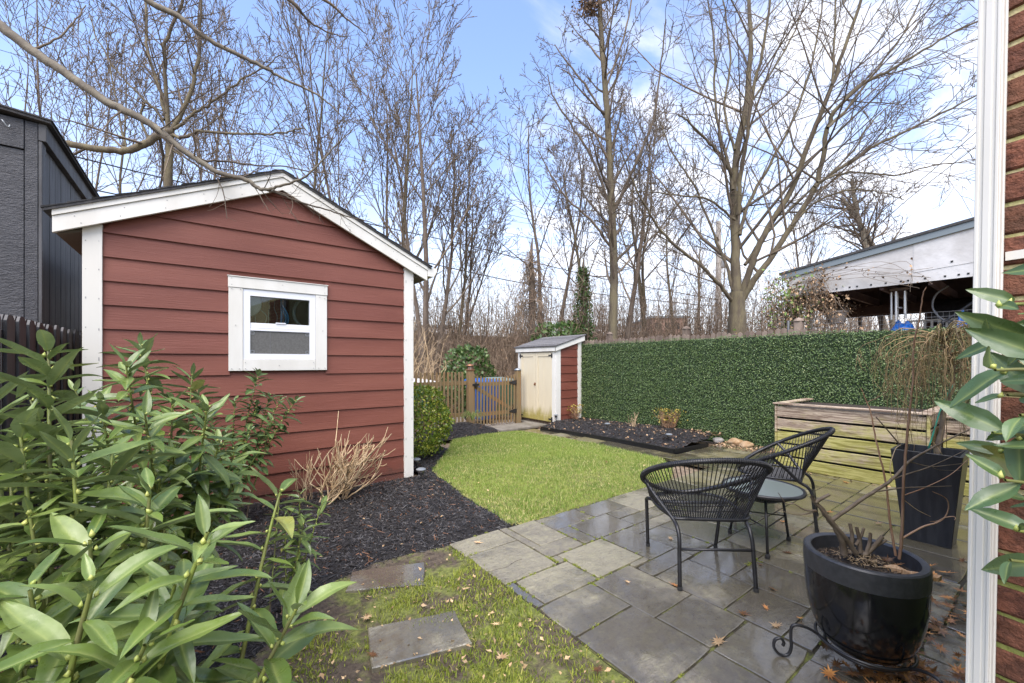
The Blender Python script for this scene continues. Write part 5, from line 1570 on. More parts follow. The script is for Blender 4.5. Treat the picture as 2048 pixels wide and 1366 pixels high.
def laurel(name, label, base, shoots, leaves, leafmat, lsize, per_shoot, cat='shrub', group=None, stemr=.006, spread=1.0, stem_mat='stem', objs=300):
    t = empty(name, (base[0], base[1], 0)); top(t, label, cat, group)
    tm = TM(); wm_ = TM(); pieces = []; buds = []
    for sh_ in shoots:
        tip, bend, n_ = sh_[:3]
        tip = np.array(tip, float)
        b0 = np.array([base[0] + rng.normal(0, .06), base[1] + rng.normal(0, .06), -.02])
        mid = b0 * .45 + tip * .55 + np.array([0, 0, bend])
        if len(sh_) > 3:
            mid = np.array(sh_[3], float)
        S = smooth_path([b0, b0 * .7 + mid * .3 + np.array([0, 0, .06]), mid, mid * .4 + tip * .6 + np.array([0, 0, bend * .35]), tip], 7)
        n = len(S)
        tm.add(S[n // 3:], np.linspace(stemr, stemr * .45, n - n // 3), 6); wm_.add(S[:n // 3 + 1], np.linspace(stemr * 1.7, stemr, n // 3 + 1), 6)
        T = np.gradient(S, axis=0); T /= np.linalg.norm(T, axis=1, keepdims=True)
        L = np.concatenate([[0], np.cumsum(np.linalg.norm(np.diff(S, axis=0), axis=1))])
        ph = rng.uniform(0, 6.28)
        for k in range(n_):
            f = k / max(1, n_ - 1)                   # 0 at the tip
            dist = f ** 1.15 * min(.42, L[-1] * .7) * spread
            q = np.array([np.interp(L[-1] - dist, L, S[:, j]) for j in range(3)]); tg = np.array([np.interp(L[-1] - dist, L, T[:, j]) for j in range(3)]); tg /= np.linalg.norm(tg)
            ph += 2.4 + rng.normal(0, .15)
            a1 = np.cross(tg, [.3, .2, .9]); a1 /= np.linalg.norm(a1); a2 = np.cross(tg, a1)
            side = math.cos(ph) * a1 + math.sin(ph) * a2
            ang = rad(42 + 42 * min(1, f * 2.2) + rng.normal(0, 12))
            ax = math.cos(ang) * tg + math.sin(ang) * side + np.array([0, 0, -.14 * f + .04])
            up = tg * .9 + np.array([0, 0, .55]) + rng.normal(0, .18, 3)
            ln = lsize * (0.62 + .5 * min(1, f * 5)) * rng.uniform(.66, 1.24)
            pieces.append((q + side * stemr * .6, frame_of(ax, up) * ln, int(rng.integers(0, len(leaves)))))
            if rng.random() < .55:
                buds.append(q + side * stemr * 1.2 + tg * .006)
    # biggest in view become single leaves, the rest one mass
    camp = np.array([0, 0, H])
    score = [-(np.linalg.norm(p[0] - camp)) - (0 if in_view(p[0]) else 50) for p in pieces]
    order = np.argsort(score)[::-1]
    inv = Vector((base[0], base[1], 0))
    rest = {}
    for n_, i in enumerate(order):
        p, M_, v_ = pieces[i]
        if n_ < objs and score[i] > -40:
            o = link('leaf', leaves[v_][0], None, t)
            m4 = Matrix([[*M_[0], p[0] - base[0]], [*M_[1], p[1] - base[1]], [*M_[2], p[2]], [0, 0, 0, 1]])
            o.matrix_basis = m4
        else:
            rest.setdefault(v_, []).append((p - np.array([base[0], base[1], 0]), M_))
    for v_, lst in rest.items():
        o = scatter('foliage', leaves[v_][1], leaves[v_][2], np.array([q[1] for q in lst]), np.array([q[0] for q in lst]), leafmat, t); o['kind'] = 'stuff'
        a_ = o.data.attributes.new('mid', 'FLOAT', 'POINT'); a_.data.foreach_set('value', np.tile(leaves[v_][3], len(lst)).astype(np.float32))
    for k_, mt in ((tm, stem_mat), (wm_, 'woody')):
        o = k_.build('stem', MAT[mt]); o.data.transform(Matrix.Translation(-inv)); o.parent = t
    if buds:
        bv = [(0, 0, -.5), (.45, 0, 0), (0, .45, 0), (-.45, 0, 0), (0, -.45, 0), (0, 0, .8)]
        bf_ = [(0, 2, 1), (0, 3, 2), (0, 4, 3), (0, 1, 4), (1, 2, 5), (2, 3, 5), (3, 4, 5), (4, 1, 5)]
        N_ = len(buds)
        o = scatter('buds', bv, bf_, rot_mats(rng.uniform(0, 6, N_), rng.normal(0, .4, N_), rng.normal(0, .4, N_), rng.uniform(.008, .013, N_)), np.array(buds) - np.array([base[0], base[1], 0]), MAT['budm'], t); o['kind'] = 'stuff'
    return t


MAT['budm'] = simple('pale_bud', C(.42, .44, .12), C(.30, .36, .08), 20, .5)


def tips(lst, extra=()):
    return [(at(px, py, d_), bend, n_) for px, py, d_, bend, n_ in lst]


# near shrub, bottom left
shA = tips([(97, 700, .96, .02, 34), (40, 860, .85, .05, 26), (143, 880, .82, .05, 28), (225, 905, .95, .05, 26), (415, 1065, .62, .06, 26), (185, 1170, .56, .08, 20), (596, 1212, .70, .05, 26),
            (560, 985, 1.0, .06, 18), (300, 985, .80, .06, 24), (60, 1030, .75, .06, 24), (290, 1290, .55, .1, 22), (20, 940, .95, .05, 26), (120, 1010, .95, .05, 24),
            (250, 1060, .85, .06, 22), (350, 1170, .68, .06, 22), (60, 1180, .62, .08, 22), (-30, 780, 1.0, .04, 26), (180, 1080, .70, .05, 20), (330, 1060, .95, .05, 16)])
laurel('cherry_laurel', 'big pale green laurel shrub filling the lower left corner', (-.22, 1.02), [(a, b, int(c * 1.3)) for a, b, c in shA], LV, MAT['laurel'], .112, 30)
shB = tips([(282, 690, 1.75, .04, 36), (252, 730, 1.35, .04, 34), (384, 752, 1.9, .04, 30), (415, 812, 1.45, .04, 28), (290, 830, 1.25, .04, 28), (345, 800, 1.6, .04, 28), (200, 800, 1.35, .04, 28), (440, 880, 1.6, .05, 26), (345, 900, 1.4, .05, 26), (230, 870, 1.5, .05, 24),
            (470, 900, 1.75, .05, 24), (150, 780, 1.6, .04, 26), (400, 950, 1.5, .05, 24), (320, 960, 1.3, .05, 22), (60, 800, 1.6, .04, 24), (10, 880, 1.5, .05, 24), (110, 880, 1.6, .05, 24), (470, 970, 1.6, .05, 20), (250, 960, 1.6, .05, 22), (90, 960, 1.5, .05, 22), (180, 940, 1.7, .05, 22)])
laurel('cherry_laurel', 'laurel shrub behind the biggest one, in front of the shed corner board', (-.12, 2.1), [(a, b, int(c * 1.25)) for a, b, c in shB], LV, MAT['laurel'], .108, 30)
shC = tips([(517, 745, 3.5, .03, 40), (592, 800, 3.45, .02, 34), (470, 800, 3.4, .03, 30), (545, 840, 3.4, .03, 34), (560, 800, 3.5, .03, 32), (500, 860, 3.3, .03, 34), (450, 870, 3.3, .03, 30), (480, 920, 3.3, .03, 28), (420, 830, 3.4, .03, 30), (540, 790, 3.55, .03, 28), (515, 810, 3.45, .03, 30), (395, 780, 3.6, .03, 30), (430, 940, 3.2, .03, 26), (380, 860, 3.4, .03, 28), (520, 900, 3.3, .03, 24)])
laurel('cherry_laurel', 'dark small-leaved laurel standing close under the shed window', (.12, 4.05), shC, LD, MAT['laurel_dark'], .105, 30, stemr=.005)
shD = tips([(600, 985, 2.2, .03, 22), (648, 1000, 2.25, .03, 20), (610, 1040, 2.1, .03, 20), (570, 1030, 2.2, .03, 20), (560, 985, 2.3, .03, 16)])
laurel('laurel_seedling', 'low young laurel sprouting between the big shrub and the cut twigs', (.36, 2.42), shD, LV, MAT['laurel'], .092, 24, stemr=.004)
# shrub against the house, right edge
shE = [(at(px, py, d_), .02, n_, at(px + 190, py + 25 + dy, d_ + .02)) for px, py, d_, n_, dy in ((1985, 680, .66, 9, 10), (1985, 865, .62, 9, 20), (2010, 960, .60, 8, 30), (2015, 790, .66, 8, 10), (2030, 1060, .60, 7, 40), (2090, 640, .62, 8, 20), (2080, 900, .58, 8, 20), (2100, 760, .60, 8, 10), (1995, 610, .64, 7, -5), (1990, 740, .60, 8, 0), (2000, 905, .66, 8, 10), (2020, 1120, .62, 6, 30), (2040, 830, .57, 8, 10), (2060, 1000, .63, 7, 20))]
laurel('holly_laurel', 'glossy dark green broadleaf branches reaching in front of the downspout', (1.13, -.16), shE, LD, MAT['laurel_dark'], .078, 14, stemr=.0045, spread=.62)

# ================================================================== ROUND BUSH, CUT SHRUBS, BED PLANTS
def leaf_ball(name, label, c, rx, ry, rz_, n, size, mat, cat='bush', stems=None):
    t = empty(name, (c[0], c[1], 0)); top(t, label, cat)
    u = rng.normal(0, 1, (n, 3)); u /= np.linalg.norm(u, axis=1, keepdims=True)
    rr = rng.uniform(.62, 1.0, n) ** .5
    lump = .88 + .2 * vnoise(np.arctan2(u[:, 1], u[:, 0]) * 1.0 + 5, u[:, 2] * 2, 2.0, 71)
    P = u * (rr * lump)[:, None] * np.array([rx, ry, rz_]) + np.array([0, 0, c[2]])
    keep = P[:, 2] > .02
    P = P[keep]; u = u[keep]; N_ = len(P)
    M_ = np.stack([frame_of(a + rng.normal(0, .7, 3), b + rng.normal(0, .5, 3)) for a, b in zip(np.cross(u, [0, 0, 1]) * .6 + u * .5 + np.array([0, 0, .3]), u)]) * rng.uniform(.7, 1.3, N_)[:, None, None] * size
    lv_ = [(0, 0, 0), (.33, .45, .06), (0, 1, -.06), (-.33, .45, .06), (0, .45, -.03)]
    lf_ = [(0, 1, 4), (1, 2, 4), (2, 3, 4), (3, 0, 4)]
    o = scatter('crown', lv_, lf_, M_, P, mat, t)
    tm = TM()
    for i in range(stems or 7):
        a = rng.uniform(0, 6.28); tm.add(np.array([(rng.normal(0, .03), rng.normal(0, .03), -.03), (math.cos(a) * rx * .3, math.sin(a) * ry * .3, c[2] * .8), (math.cos(a) * rx * .7, math.sin(a) * ry * .7, c[2] * 1.4)]), np.array([.015, .01, .004]), 5)
    tm.build('trunk', MAT['woody'], t)
    return t


leaf_ball('round_bush', 'rounded yellow-green evergreen bush behind the shed corner', (2.50, 5.72, .48), .56, .56, .56, 7000, .042, MAT['bush'])


def twig_shrub(name, label, base, n, h, lean, spread, mat, r0=.006, sub=2, cat='shrub', z0=0.0, curl=.06):
    t = empty(name, (base[0], base[1], z0)); top(t, label, cat)
    tm = TM()
    for i in range(n):
        a = rng.uniform(0, 6.28); s_ = spread * math.sqrt(rng.random()); hh = h * rng.uniform(.5, 1.0)
        p0 = np.array([rng.normal(0, spread * .18), rng.normal(0, spread * .18), -.02])
        e = np.array([math.cos(a) * s_ + lean[0] * hh, math.sin(a) * s_ + lean[1] * hh, hh])
        m_ = p0 * .5 + e * .5 + rng.normal(0, curl, 3) * h
        S = smooth_path([p0, p0 * .7 + m_ * .3 + rng.normal(0, curl * .3, 3) * h, m_, e], 4) + rng.normal(0, .003, (13, 3))
        tm.add(S, np.linspace(r0, r0 * .55, 13), 5)
        for k in range(sub):
            q = S[rng.integers(5, 12)]; dq = e - p0; dq = dq / np.linalg.norm(dq) + rng.normal(0, .5, 3); L = h * rng.uniform(.10, .30)
            tm.add(np.array([q, q + dq * L * .5, q + dq * L + np.array([0, 0, L * .2])]), np.array([r0 * .6, r0 * .5, r0 * .35]), 4)
    tm.build('stems', MAT[mat], t)
    return t


b_ = ground(668, 1005)
twig_shrub('cut_hydrangea', 'dense clump of bare tan cut-back stems against the red shed', (b_[0], b_[1] + .05), 30, .60, (.50, .05), .34, 'twig_tan', .0085, 7, curl=.12)
twig_shrub('cut_hydrangea', 'few thin upright tan stems left of the dense cut-back clump', (b_[0] - .22, b_[1] + .18), 11, .50, (-.10, .0), .12, 'twig_tan', .004, 2)
for (px, py, n, h, sp, mt, lab, leafn) in ((1152, 838, 26, .34, .16, 'twig_red', 'small half-bare shrub with a few leaves beside the tool closet', 120), (1268, 858, 12, .36, .10, 'twig_tan', 'cut-back stubby stems in the middle of the hedge-side bed', 0), (1338, 862, 44, .44, .22, 'twig_red', 'reddish twiggy shrub with yellow leaves in front of the green screen', 200)):
    p = ground(px, py, .06)
    t = twig_shrub('bed_shrub', lab, (p[0], p[1]), n, h, (0, 0), sp, mt, .005, 2, z0=.05)
    if leafn:
        P = np.stack([rng.normal(0, sp * .6, leafn), rng.normal(0, sp * .6, leafn), rng.uniform(h * .45, h * 1.0, leafn)], -1)
        scatter('leaves', lv, lf, rot_mats(rng.uniform(0, 6.28, leafn), rng.normal(0, .6, leafn), rng.normal(0, .6, leafn), rng.uniform(.03, .055, leafn)), P, MAT['yellowleaf'], t)['kind'] = 'stuff'
# strappy tuft by the gate post
p = ground(936, 842, 0)
t = empty('grass_tuft', (4.62, 7.55, .1)); top(t, 'pale strappy tuft beside the copper-capped gate post', 'plant')
tm = TM()
for i in range(34):
    a = rng.uniform(0, 6.28); L = rng.uniform(.15, .32); tm.add(smooth_path([(0, 0, 0), (math.cos(a) * L * .4, math.sin(a) * L * .4, L * .75), (math.cos(a) * L, math.sin(a) * L, L * .35)], 4), .003, 3)
tm.build('blades', MAT['vine'], t)
# solar stake lights
for (px, py, z0, h, lab) in ((842, 962, .0, .085, 'black solar path light at the red shed corner'), (1215, 862, .06, .09, 'low solar path light in the bed, nearer the tool closet'), (1338, 886, .06, .09, 'low solar path light in front of the reddish shrub'), (1112, 846, .0, .13, 'small solar path light at the foot of the tool closet'), (833, 934, .0, .05, 'grey solar path light just behind the shed corner')):
    p = ground(px, py, z0)
    t = empty('path_light', (p[0], p[1], z0)); top(t, lab, 'light')
    MB().lathe([(.006, -.05), (.006, h), (.03, h), (.03, h + .02)], (0, 0, 0), 12, True).build('stake', MAT['black_metal'], t, smooth='auto')
    MB().lathe([(.028, h + .02), (.028, h + .045)], (0, 0, 0), 12, True).build('lens', MAT['lens'], t, smooth='auto')
    MB().lathe([(.055, h + .045), (.056, h + .052), (.035, h + .064), (.001, h + .068)], (0, 0, 0), 16, True).build('cap', MAT['zinc'], t, smooth='auto')

# ================================================================== WHEELED BINS BEYOND THE FENCE
def bin_(label, x, y, rz, mat, lidmat, s_=1.0):
    t = empty('wheeled_bin', (x, y, -.12), rz); t.scale = (s_, s_, s_); top(t, label, 'bin')
    m = MB(); m.loft([[(-.22, -.25, .06), (.22, -.25, .06), (.22, .22, .06), (-.22, .22, .06)], [(-.27, -.31, .55), (.27, -.31, .55), (.27, .30, .55), (-.27, .30, .55)], [(-.29, -.34, .98), (.29, -.34, .98), (.29, .34, .98), (-.29, .34, .98)]])
    m.build('body', mat, t, bev=.015)
    MB().box(-.31, .31, -.37, .36, .955, .985).build('rim', mat, t, bev=.006)
    m = MB(); m.loft([[(-.315, -.40, .99), (.315, -.40, .99), (.315, .37, .99), (-.315, .37, .99)], [(-.31, -.39, 1.02), (.31, -.39, 1.02), (.31, .36, 1.05), (-.31, .36, 1.05)], [(-.24, -.28, 1.05), (.24, -.28, 1.05), (.24, .28, 1.08), (-.24, .28, 1.08)]])
    m.build('lid', lidmat, t, bev=.006)
    MB().tube([(-.26, .40, .95), (.26, .40, .95)], .016, 8).build('handle', mat, t, smooth=True)
    for sx in (-1, 1):
        MB().lathe([(.001, -.025), (.12, -.025), (.13, 0), (.12, .025), (.001, .025)], (0, 0, 0), 20).build('wheel', MAT['rubber'], t, smooth='auto')
        w_ = t.children[-1]; w_.rotation_euler = (0, rad(90), 0); w_.location = (sx * .27, .27, .13)
    return t


bin_('blue recycling cart seen through the picket gate', 5.66, 8.75, rad(8), MAT['blue_bin'], MAT['blue_bin'])
bin_('grey-green cart behind the right half of the gate', 6.40, 9.05, rad(-6), MAT['green_bin'], MAT['grey_bin'])
bin_('green cart with a pale lid behind the picket fence', 3.95, 9.0, rad(12), MAT['green_bin'], MAT['pale_lid'], 1.02)

# ================================================================== NEIGHBOUR'S CARPORT
cpn = empty('carport', (9.7, .8, 0)); top(cpn, 'open carport with sloping roof and white sheet metal gable behind the green screen', 'carport')
FX = 8.6
ct = lambda y: 2.955 + (2.78 - y) * .148
child(MB().prism([(2.95, 2.565), (-2.6, 2.565), (-2.6, ct(-2.6)), (2.95, ct(2.95))], 'x', FX, FX + .02).build('gable_sheet', MAT['fascia']), cpn)
child(MB().prism([(1.3, 2.72), (-2.6, 2.985), (-2.6, ct(-2.6) - .005), (1.3, ct(1.3) - .005)], 'x', FX - .006, FX - .001).build('gable_sheet', MAT['fascia']), cpn)
child(MB().prism([(3.06, ct(3.06) - .02), (-2.6, ct(-2.6) - .02), (-2.6, ct(-2.6) + .075), (3.06, ct(3.06) + .075)], 'x', FX - .04, FX + .03).build('drip_edge', MAT['drip']), cpn)
child(MB().prism([(3.10, ct(3.10) + .077), (-2.6, ct(-2.6) + .077), (-2.6, ct(-2.6) + .115), (3.10, ct(3.10) + .115)], 'x', FX - .06, 11.3).build('roof', MAT['shingle']), cpn)
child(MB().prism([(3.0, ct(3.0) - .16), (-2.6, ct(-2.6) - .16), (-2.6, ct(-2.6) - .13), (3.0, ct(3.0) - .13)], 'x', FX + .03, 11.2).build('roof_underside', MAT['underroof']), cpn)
for y in np.arange(-2.2, 2.9, .55):
    child(MB().box(FX + .04, 11.2, y, y + .05, 2.52, 2.66).build('rafter', MAT['underroof']), cpn)
child(MB().box(10.85, 10.95, -2.6, 2.9, 2.33, 2.50).build('beam', MAT['underroof']), cpn)
child(MB().box(FX + .03, 10.9, 2.80, 2.90, 2.42, 2.56).build('beam', MAT['underroof']), cpn)
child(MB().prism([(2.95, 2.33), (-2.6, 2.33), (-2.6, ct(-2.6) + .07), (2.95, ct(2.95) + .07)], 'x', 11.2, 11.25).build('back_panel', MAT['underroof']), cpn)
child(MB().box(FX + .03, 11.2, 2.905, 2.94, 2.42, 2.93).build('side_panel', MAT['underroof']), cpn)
for (x, y, w, mt) in ((FX + .09, 2.62, .05, 'white'), (FX + .09, 2.84, .08, 'oldwood'), (10.9, 2.45, .055, 'oldwood'), (10.9, 2.12, .05, 'oldwood'), (10.9, -.5, .06, 'oldwood'), (FX + .09, -1.2, .06, 'oldwood')):
    child(MB().box(x - w / 2, x + w / 2, y - w / 2, y + w / 2, -.1, 2.52).build('post', MAT[mt]), cpn)
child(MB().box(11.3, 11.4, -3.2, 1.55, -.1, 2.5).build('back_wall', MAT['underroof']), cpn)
child(MB().box(FX + .10, FX + .16, .62, .70, -.1, 2.36).box(FX + .10, FX + .16, .12, .615, 2.28, 2.36).box(FX + .115, FX + .15, .12, .60, -.1, 2.27).build('door_frame', MAT['white']), cpn)
nl = MB()
for y in np.arange(-2.4, 2.8, .155):
    y += random.uniform(-.05, .05); nl.box(FX - .006, FX + .001, y - .012, y + .012, 2.60, 2.624)
for y in (.9, .45):
    nl.box(FX - .014, FX - .005, y - .012, y + .012, 2.80 + (.9 - y) * .07, 2.824 + (.9 - y) * .07)
child(nl.build('rivets', MAT['dark']), cpn)['kind'] = 'stuff'


def crumple(name, label, c, sx, sy, sz, seed, mat, cat):
    import bmesh
    bm = bmesh.new(); bmesh.ops.create_icosphere(bm, subdivisions=4, radius=1)
    rr = np.random.default_rng(seed); ph = rr.uniform(0, 6, 9)
    for v_ in bm.verts:
        q = v_.co; n_ = abs(math.sin(q.x * 5 + ph[0] + q.z * 3)) * .12 + abs(math.sin(q.y * 6 + ph[1] + q.x * 2)) * .10 + abs(math.sin(q.z * 7 + ph[2] + q.y * 4)) * .08
        p_ = 3.0
        l_ = (abs(q.x) ** p_ + abs(q.y) ** p_ + abs(q.z) ** p_) ** (1 / p_)
        q2 = q / l_ * (1 - .9 * n_ * .7)
        v_.co = Vector((q2.x * sx, q2.y * sy, q2.z * sz))
    me = bpy.data.meshes.new(name); bm.to_mesh(me); bm.free()
    o = link(name, me, mat); o.location = c; top(o, label, cat)
    return o


crumple('tarp_heap', 'crumpled bright blue tarp heap under the carport, below the wind chime', (9.25, 1.52, 1.0), .22, .24, 1.12, 3, MAT['tarp'], 'tarp')
crumple('tarp_heap', 'blue tarp bundle under the carport, beside the white door frame', (9.05, .84, 1.1), .12, .09, 1.12, 5, MAT['tarp'], 'tarp')
o = MB().lathe([(.001, -.9), (.30, -.9), (.33, -.85), (.33, .85), (.30, .9), (.001, .9)], (0, 0, 0), 28).build('storage_drum', MAT['resin'], smooth='auto'); o.rotation_euler = (rad(90), 0, rad(6)); o.location = (10.6, .45, 2.16); top(o, 'big dark drum lying on its side under the carport roof', 'drum')
t = empty('storage_rack', (10.35, .6, 0)); top(t, 'dark rack with a white slatted rail under the carport', 'rack')
MB().box(-.25, .25, -1.4, 1.1, .0, 1.80).build('body', MAT['dark'], t)
for y in np.arange(-1.3, 1.0, .09):
    MB().box(-.27, -.25, y, y + .03, 1.92, 2.08).build('slat', MAT['white'], t)
MB().box(-.275, -.245, -1.36, 1.0, 2.081, 2.11).build('rail', MAT['white'], t); MB().box(-.275, -.245, -1.36, 1.0, 1.80, 1.919).build('rail', MAT['resin'], t)
o = MB().tube(smooth_path([(9.2, 1.0, 2.55), (9.2, 1.14, 2.42), (9.2, 1.17, 2.22), (9.2, 1.05, 2.02), (9.2, .8, 1.93), (9.2, .55, 1.95)], 6), .014, 6).build('hanging_hose', MAT['galv'], smooth=True); top(o, 'grey hose looping down under the carport', 'hose')
o = MB().tube([(9.1, .62, 2.36), (9.1, 1.2, 1.84)], .02, 6).build('leaning_pole', MAT['resin']); top(o, 'dark pole leaning diagonally under the carport', 'pole')
# wire mesh above the screen
t = empty('wire_fence', (7.40, .8, 0)); top(t, 'thin galvanised wire mesh rising above the green screen at right', 'fence')
tm = TM()
for z in (1.82, 1.88, 1.94, 2.0):
    tm.add(np.array([(0, -2.0, z + .01), (0, .0, z - .004), (0, 1.75, z + .002)]), .0016, 4)
for y in np.arange(-2.0, 1.75, .05):
    tm.add(np.array([(0, y, 1.6), (0, y + random.uniform(-.004, .004), 2.0 + random.uniform(-.02, .0))]), .0013, 3)
tm.build('wire_mesh', MAT['galv'], t)['kind'] = 'stuff'
for y in (1.75, -.6):
    MB().tube([(0, y, 0), (0, y, 2.02)], .018, 8).build('post', MAT['galv'], t)
# hanging basket and wind chime
p = at(1673, 633, 7.3)
t = empty('hanging_basket', tuple(p)); top(t, 'taupe hanging basket with dead plants under the carport edge', 'hanging basket')
MB().lathe([(.001, -.13), (.105, -.13), (.12, -.11), (.155, .05), (.175, .06), (.175, .09), (.16, .09), (.15, .06), (.001, .05)], (0, 0, 0), 24).build('pot', MAT['basket'], t, smooth='auto')
tm = TM()
for a in (0, 2.1, 4.2):
    tm.add(np.array([(.165 * math.cos(a), .165 * math.sin(a), .08), (0, 0, .42)]), .003, 4)
tm.add(np.array([(0, 0, .42), (0, 0, .47)]), .004, 4)
tm.build('hanger', MAT['galv'], t)
tm = TM()
for i in range(70):
    a = rng.uniform(0, 6.28); L = rng.uniform(.08, .3); tm.add(smooth_path([(rng.normal(0, .05), rng.normal(0, .05), .06), (math.cos(a) * L * .5, math.sin(a) * L * .5, .06 + L * .55), (math.cos(a) * L, math.sin(a) * L, .10 + rng.uniform(-.1, .1))], 3), .0025, 3)
tm.build('dead_stems', MAT['brush'], t)
N = 160; P = np.stack([rng.normal(0, .13, N), rng.normal(0, .13, N), rng.uniform(.05, .26, N)], -1)
scatter('dry_leaves', lv, lf, rot_mats(rng.uniform(0, 6, N), rng.normal(0, 1, N), rng.normal(0, 1, N), rng.uniform(.03, .07, N)), P, MAT['litter'], t)['kind'] = 'stuff'
p = at(1798, 580, 6.6)
t = empty('wind_chime', tuple(p)); top(t, 'wind chime with a wooden disc and pale metal tubes', 'wind chime')
MB().lathe([(.001, 0), (.115, 0), (.125, .012), (.115, .025), (.001, .025)], (0, 0, 0), 24).build('disc', MAT['oldwood'], t, smooth='auto')
for i, L in enumerate((.40, .44, .48, .36, .42)):
    a = i * 2 * math.pi / 5 + .4
    MB().tube([(.09 * math.cos(a), .09 * math.sin(a), -.03), (.09 * math.cos(a), .09 * math.sin(a), -.03 - L)], .017, 10).build('tube', MAT['alu'], t, smooth='auto')
MB().tube([(0, 0, .03), (0, 0, .10)], .003, 4).tube([(0, 0, 0), (0, 0, -.62)], .002, 4).build('string', MAT['dark'], t)
MB().lathe([(.001, 0), (.04, .0), (.045, .012), (.04, .022), (.001, .022)], (0, 0, -.30), 14).build('clapper', MAT['alu'], t, smooth='auto')
MB().prism([(-.05, -.72), (.05, -.72), (0, -.60)], 'y', -.004, .004).build('sail', MAT['oldwood'], t)
# vine over the carport corner
t = empty('carport_vine', (8.5, 2.75, 0)); top(t, 'vine with dry brown and fresh green leaves on the carport corner', 'vine')
tm = TM(); LP = []; LG = []
for i in range(80):
    y0 = rng.uniform(2.35, 3.25); z0 = rng.uniform(2.3, 3.0); e = np.array([rng.normal(0, .12), rng.normal(0, .25), -rng.uniform(.3, 1.4)])
    p0 = np.array([-.02, y0 - 2.75, z0]); S = smooth_path([p0, p0 + e * .4 + rng.normal(0, .08, 3), p0 + e], 4); tm.add(S, .004, 3)
    for q in S:
        for k in range(3):
            (LG if rng.random() < .30 and y0 > 2.6 else LP).append(q + rng.normal(0, .07, 3))
for i in range(8):
    S = smooth_path([(-.05, .1, 2.75), (-.05, -.3 - .1 * i, 2.85 + rng.normal(0, .06)), (-.05, -.9 - rng.random() * .6, 2.78 + rng.normal(0, .08)), (-.05, -1.3 - rng.random() * .4, 2.55 + rng.normal(0, .1))], 6); tm.add(S, .0035, 3)
    LP.extend([q + rng.normal(0, .04, 3) for q in S[::4]])
for i in range(26):
    y0 = rng.uniform(-.1, .22); S = smooth_path([(rng.normal(0, .08), y0, -.1), (rng.normal(0, .1), y0 + rng.normal(0, .1), 1.2), (rng.normal(0, .1), y0 + rng.normal(0, .15), 2.4)], 5); tm.add(S, .008, 4)
    for q in S[5:]:
        for k in range(3):
            (LG if rng.random() < .55 else LP).append(q + rng.normal(0, .10, 3))
tm.build('stems', MAT['woody'], t)
for nm, lst, mt, s_ in (('dry_leaves', LP, 'litter', .052), ('green_leaves', LG, 'vine', .062)):
    N = len(lst)
    scatter(nm, lv, lf, rot_mats(rng.uniform(0, 6.28, N), rng.normal(0, 1.0, N), rng.normal(0, 1.0, N), rng.uniform(.6, 1.3, N) * s_), np.array(lst), MAT[mt], t)['kind'] = 'stuff'

# ================================================================== TREES
UP = np.array([0, 0, 1.0])


def unit(v_):
    return v_ / (math.sqrt(v_[0] * v_[0] + v_[1] * v_[1] + v_[2] * v_[2]) + 1e-9)


class Tree:
    def __init__(s, name, label, base, bark='bark', group=None):
        s.e = empty(name, tuple(base)); top(s.e, label, 'tree', group)
        s.b = np.asarray(base, float); s.bark = bark; s.trunk = TM(); s.crown = TM()

    def limb(s, P, r0, r1, sides=8, where='trunk'):
        P = np.asarray(P)
        getattr(s, where).add(P - s.b, np.linspace(r0, r1, len(P)), sides)

    def grow(s, p, d_, L, r, level, cfg):
        n = cfg['seg'][level]; P = [p]; d_ = unit(d_)
        nz = rng.normal(0, cfg['wob'][level], (n, 3)); nz[:, 2] += cfg['trop'][level]
        for i in range(n):
            d_ = unit(d_ + nz[i]); P.append(P[-1] + d_ * (L / n))
        P = np.array(P); R_ = np.linspace(r, max(r * cfg['taper'][level], cfg.get('rmin', .0042)), n + 1)
        s.limb(P, R_[0], R_[-1], (8, 5, 4, 3, 3)[level], 'trunk' if level == 0 else 'crown')
        s.sprout(P, R_, L, level, cfg)

    def sprout(s, P, R_, L, level, cfg, n=None, t0=None):
        if level + 1 >= len(cfg['n']) + 1 or level >= len(cfg['n']):
            return
        n = cfg['n'][level] if n is None else n; t0 = cfg['t0'][level] if t0 is None else t0
        ph = rng.uniform(0, 6.28)
        for k in range(n):
            t = t0 + (1 - t0) * (k + rng.random()) / n
            x = t * (len(P) - 1); i = min(int(x), len(P) - 2); f = x - i
            q = P[i] * (1 - f) + P[i + 1] * f; tg = unit(P[i + 1] - P[i]); rr = R_[i] * (1 - f) + R_[i + 1] * f
            ph += 2.4 + rng.normal(0, .4)
            a1 = unit(cross3(tg, (.31, .52, .79))); a2 = cross3(tg, a1)
            ang = rad(cfg['ang'][level] + rng.normal(0, 9)); sd_ = math.cos(ph) * a1 + math.sin(ph) * a2
            dn_ = math.cos(ang) * tg + math.sin(ang) * sd_
            Ln = L * cfg['ratio'][level] * (1.15 - .65 * t) * rng.uniform(.65, 1.2)
            s.grow(q, dn_, Ln, max(rr * cfg['rr'][level], cfg.get('rmin', .0052)), level + 1, cfg)

    def done(s):
        s.trunk.build('trunk', MAT[s.bark], s.e)
        s.crown.build('crown', MAT['twigs'], s.e)


CFG_UP = dict(seg=[9, 6, 4, 3, 2], wob=[.04, .07, .10, .13, .16], trop=[.06, .11, .09, .07, .05], taper=[.16, .22, .35, .5, .5], n=[14, 6, 4, 2], t0=[.26, .20, .2, .2], ang=[31, 32, 34, 36], ratio=[.50, .50, .5, .55], rr=[.45, .5, .6, .7], rmin=.0085)
CFG_THIN = dict(CFG_UP, n=[12, 6, 4], ang=[30, 34, 36])
CFG_SPREAD = dict(CFG_UP, n=[13, 7, 4, 2], ang=[52, 42, 40, 40], trop=[.05, .08, .07, .04, .0], wob=[.06, .12, .15, .18, .2], ratio=[.50, .5, .5, .5])


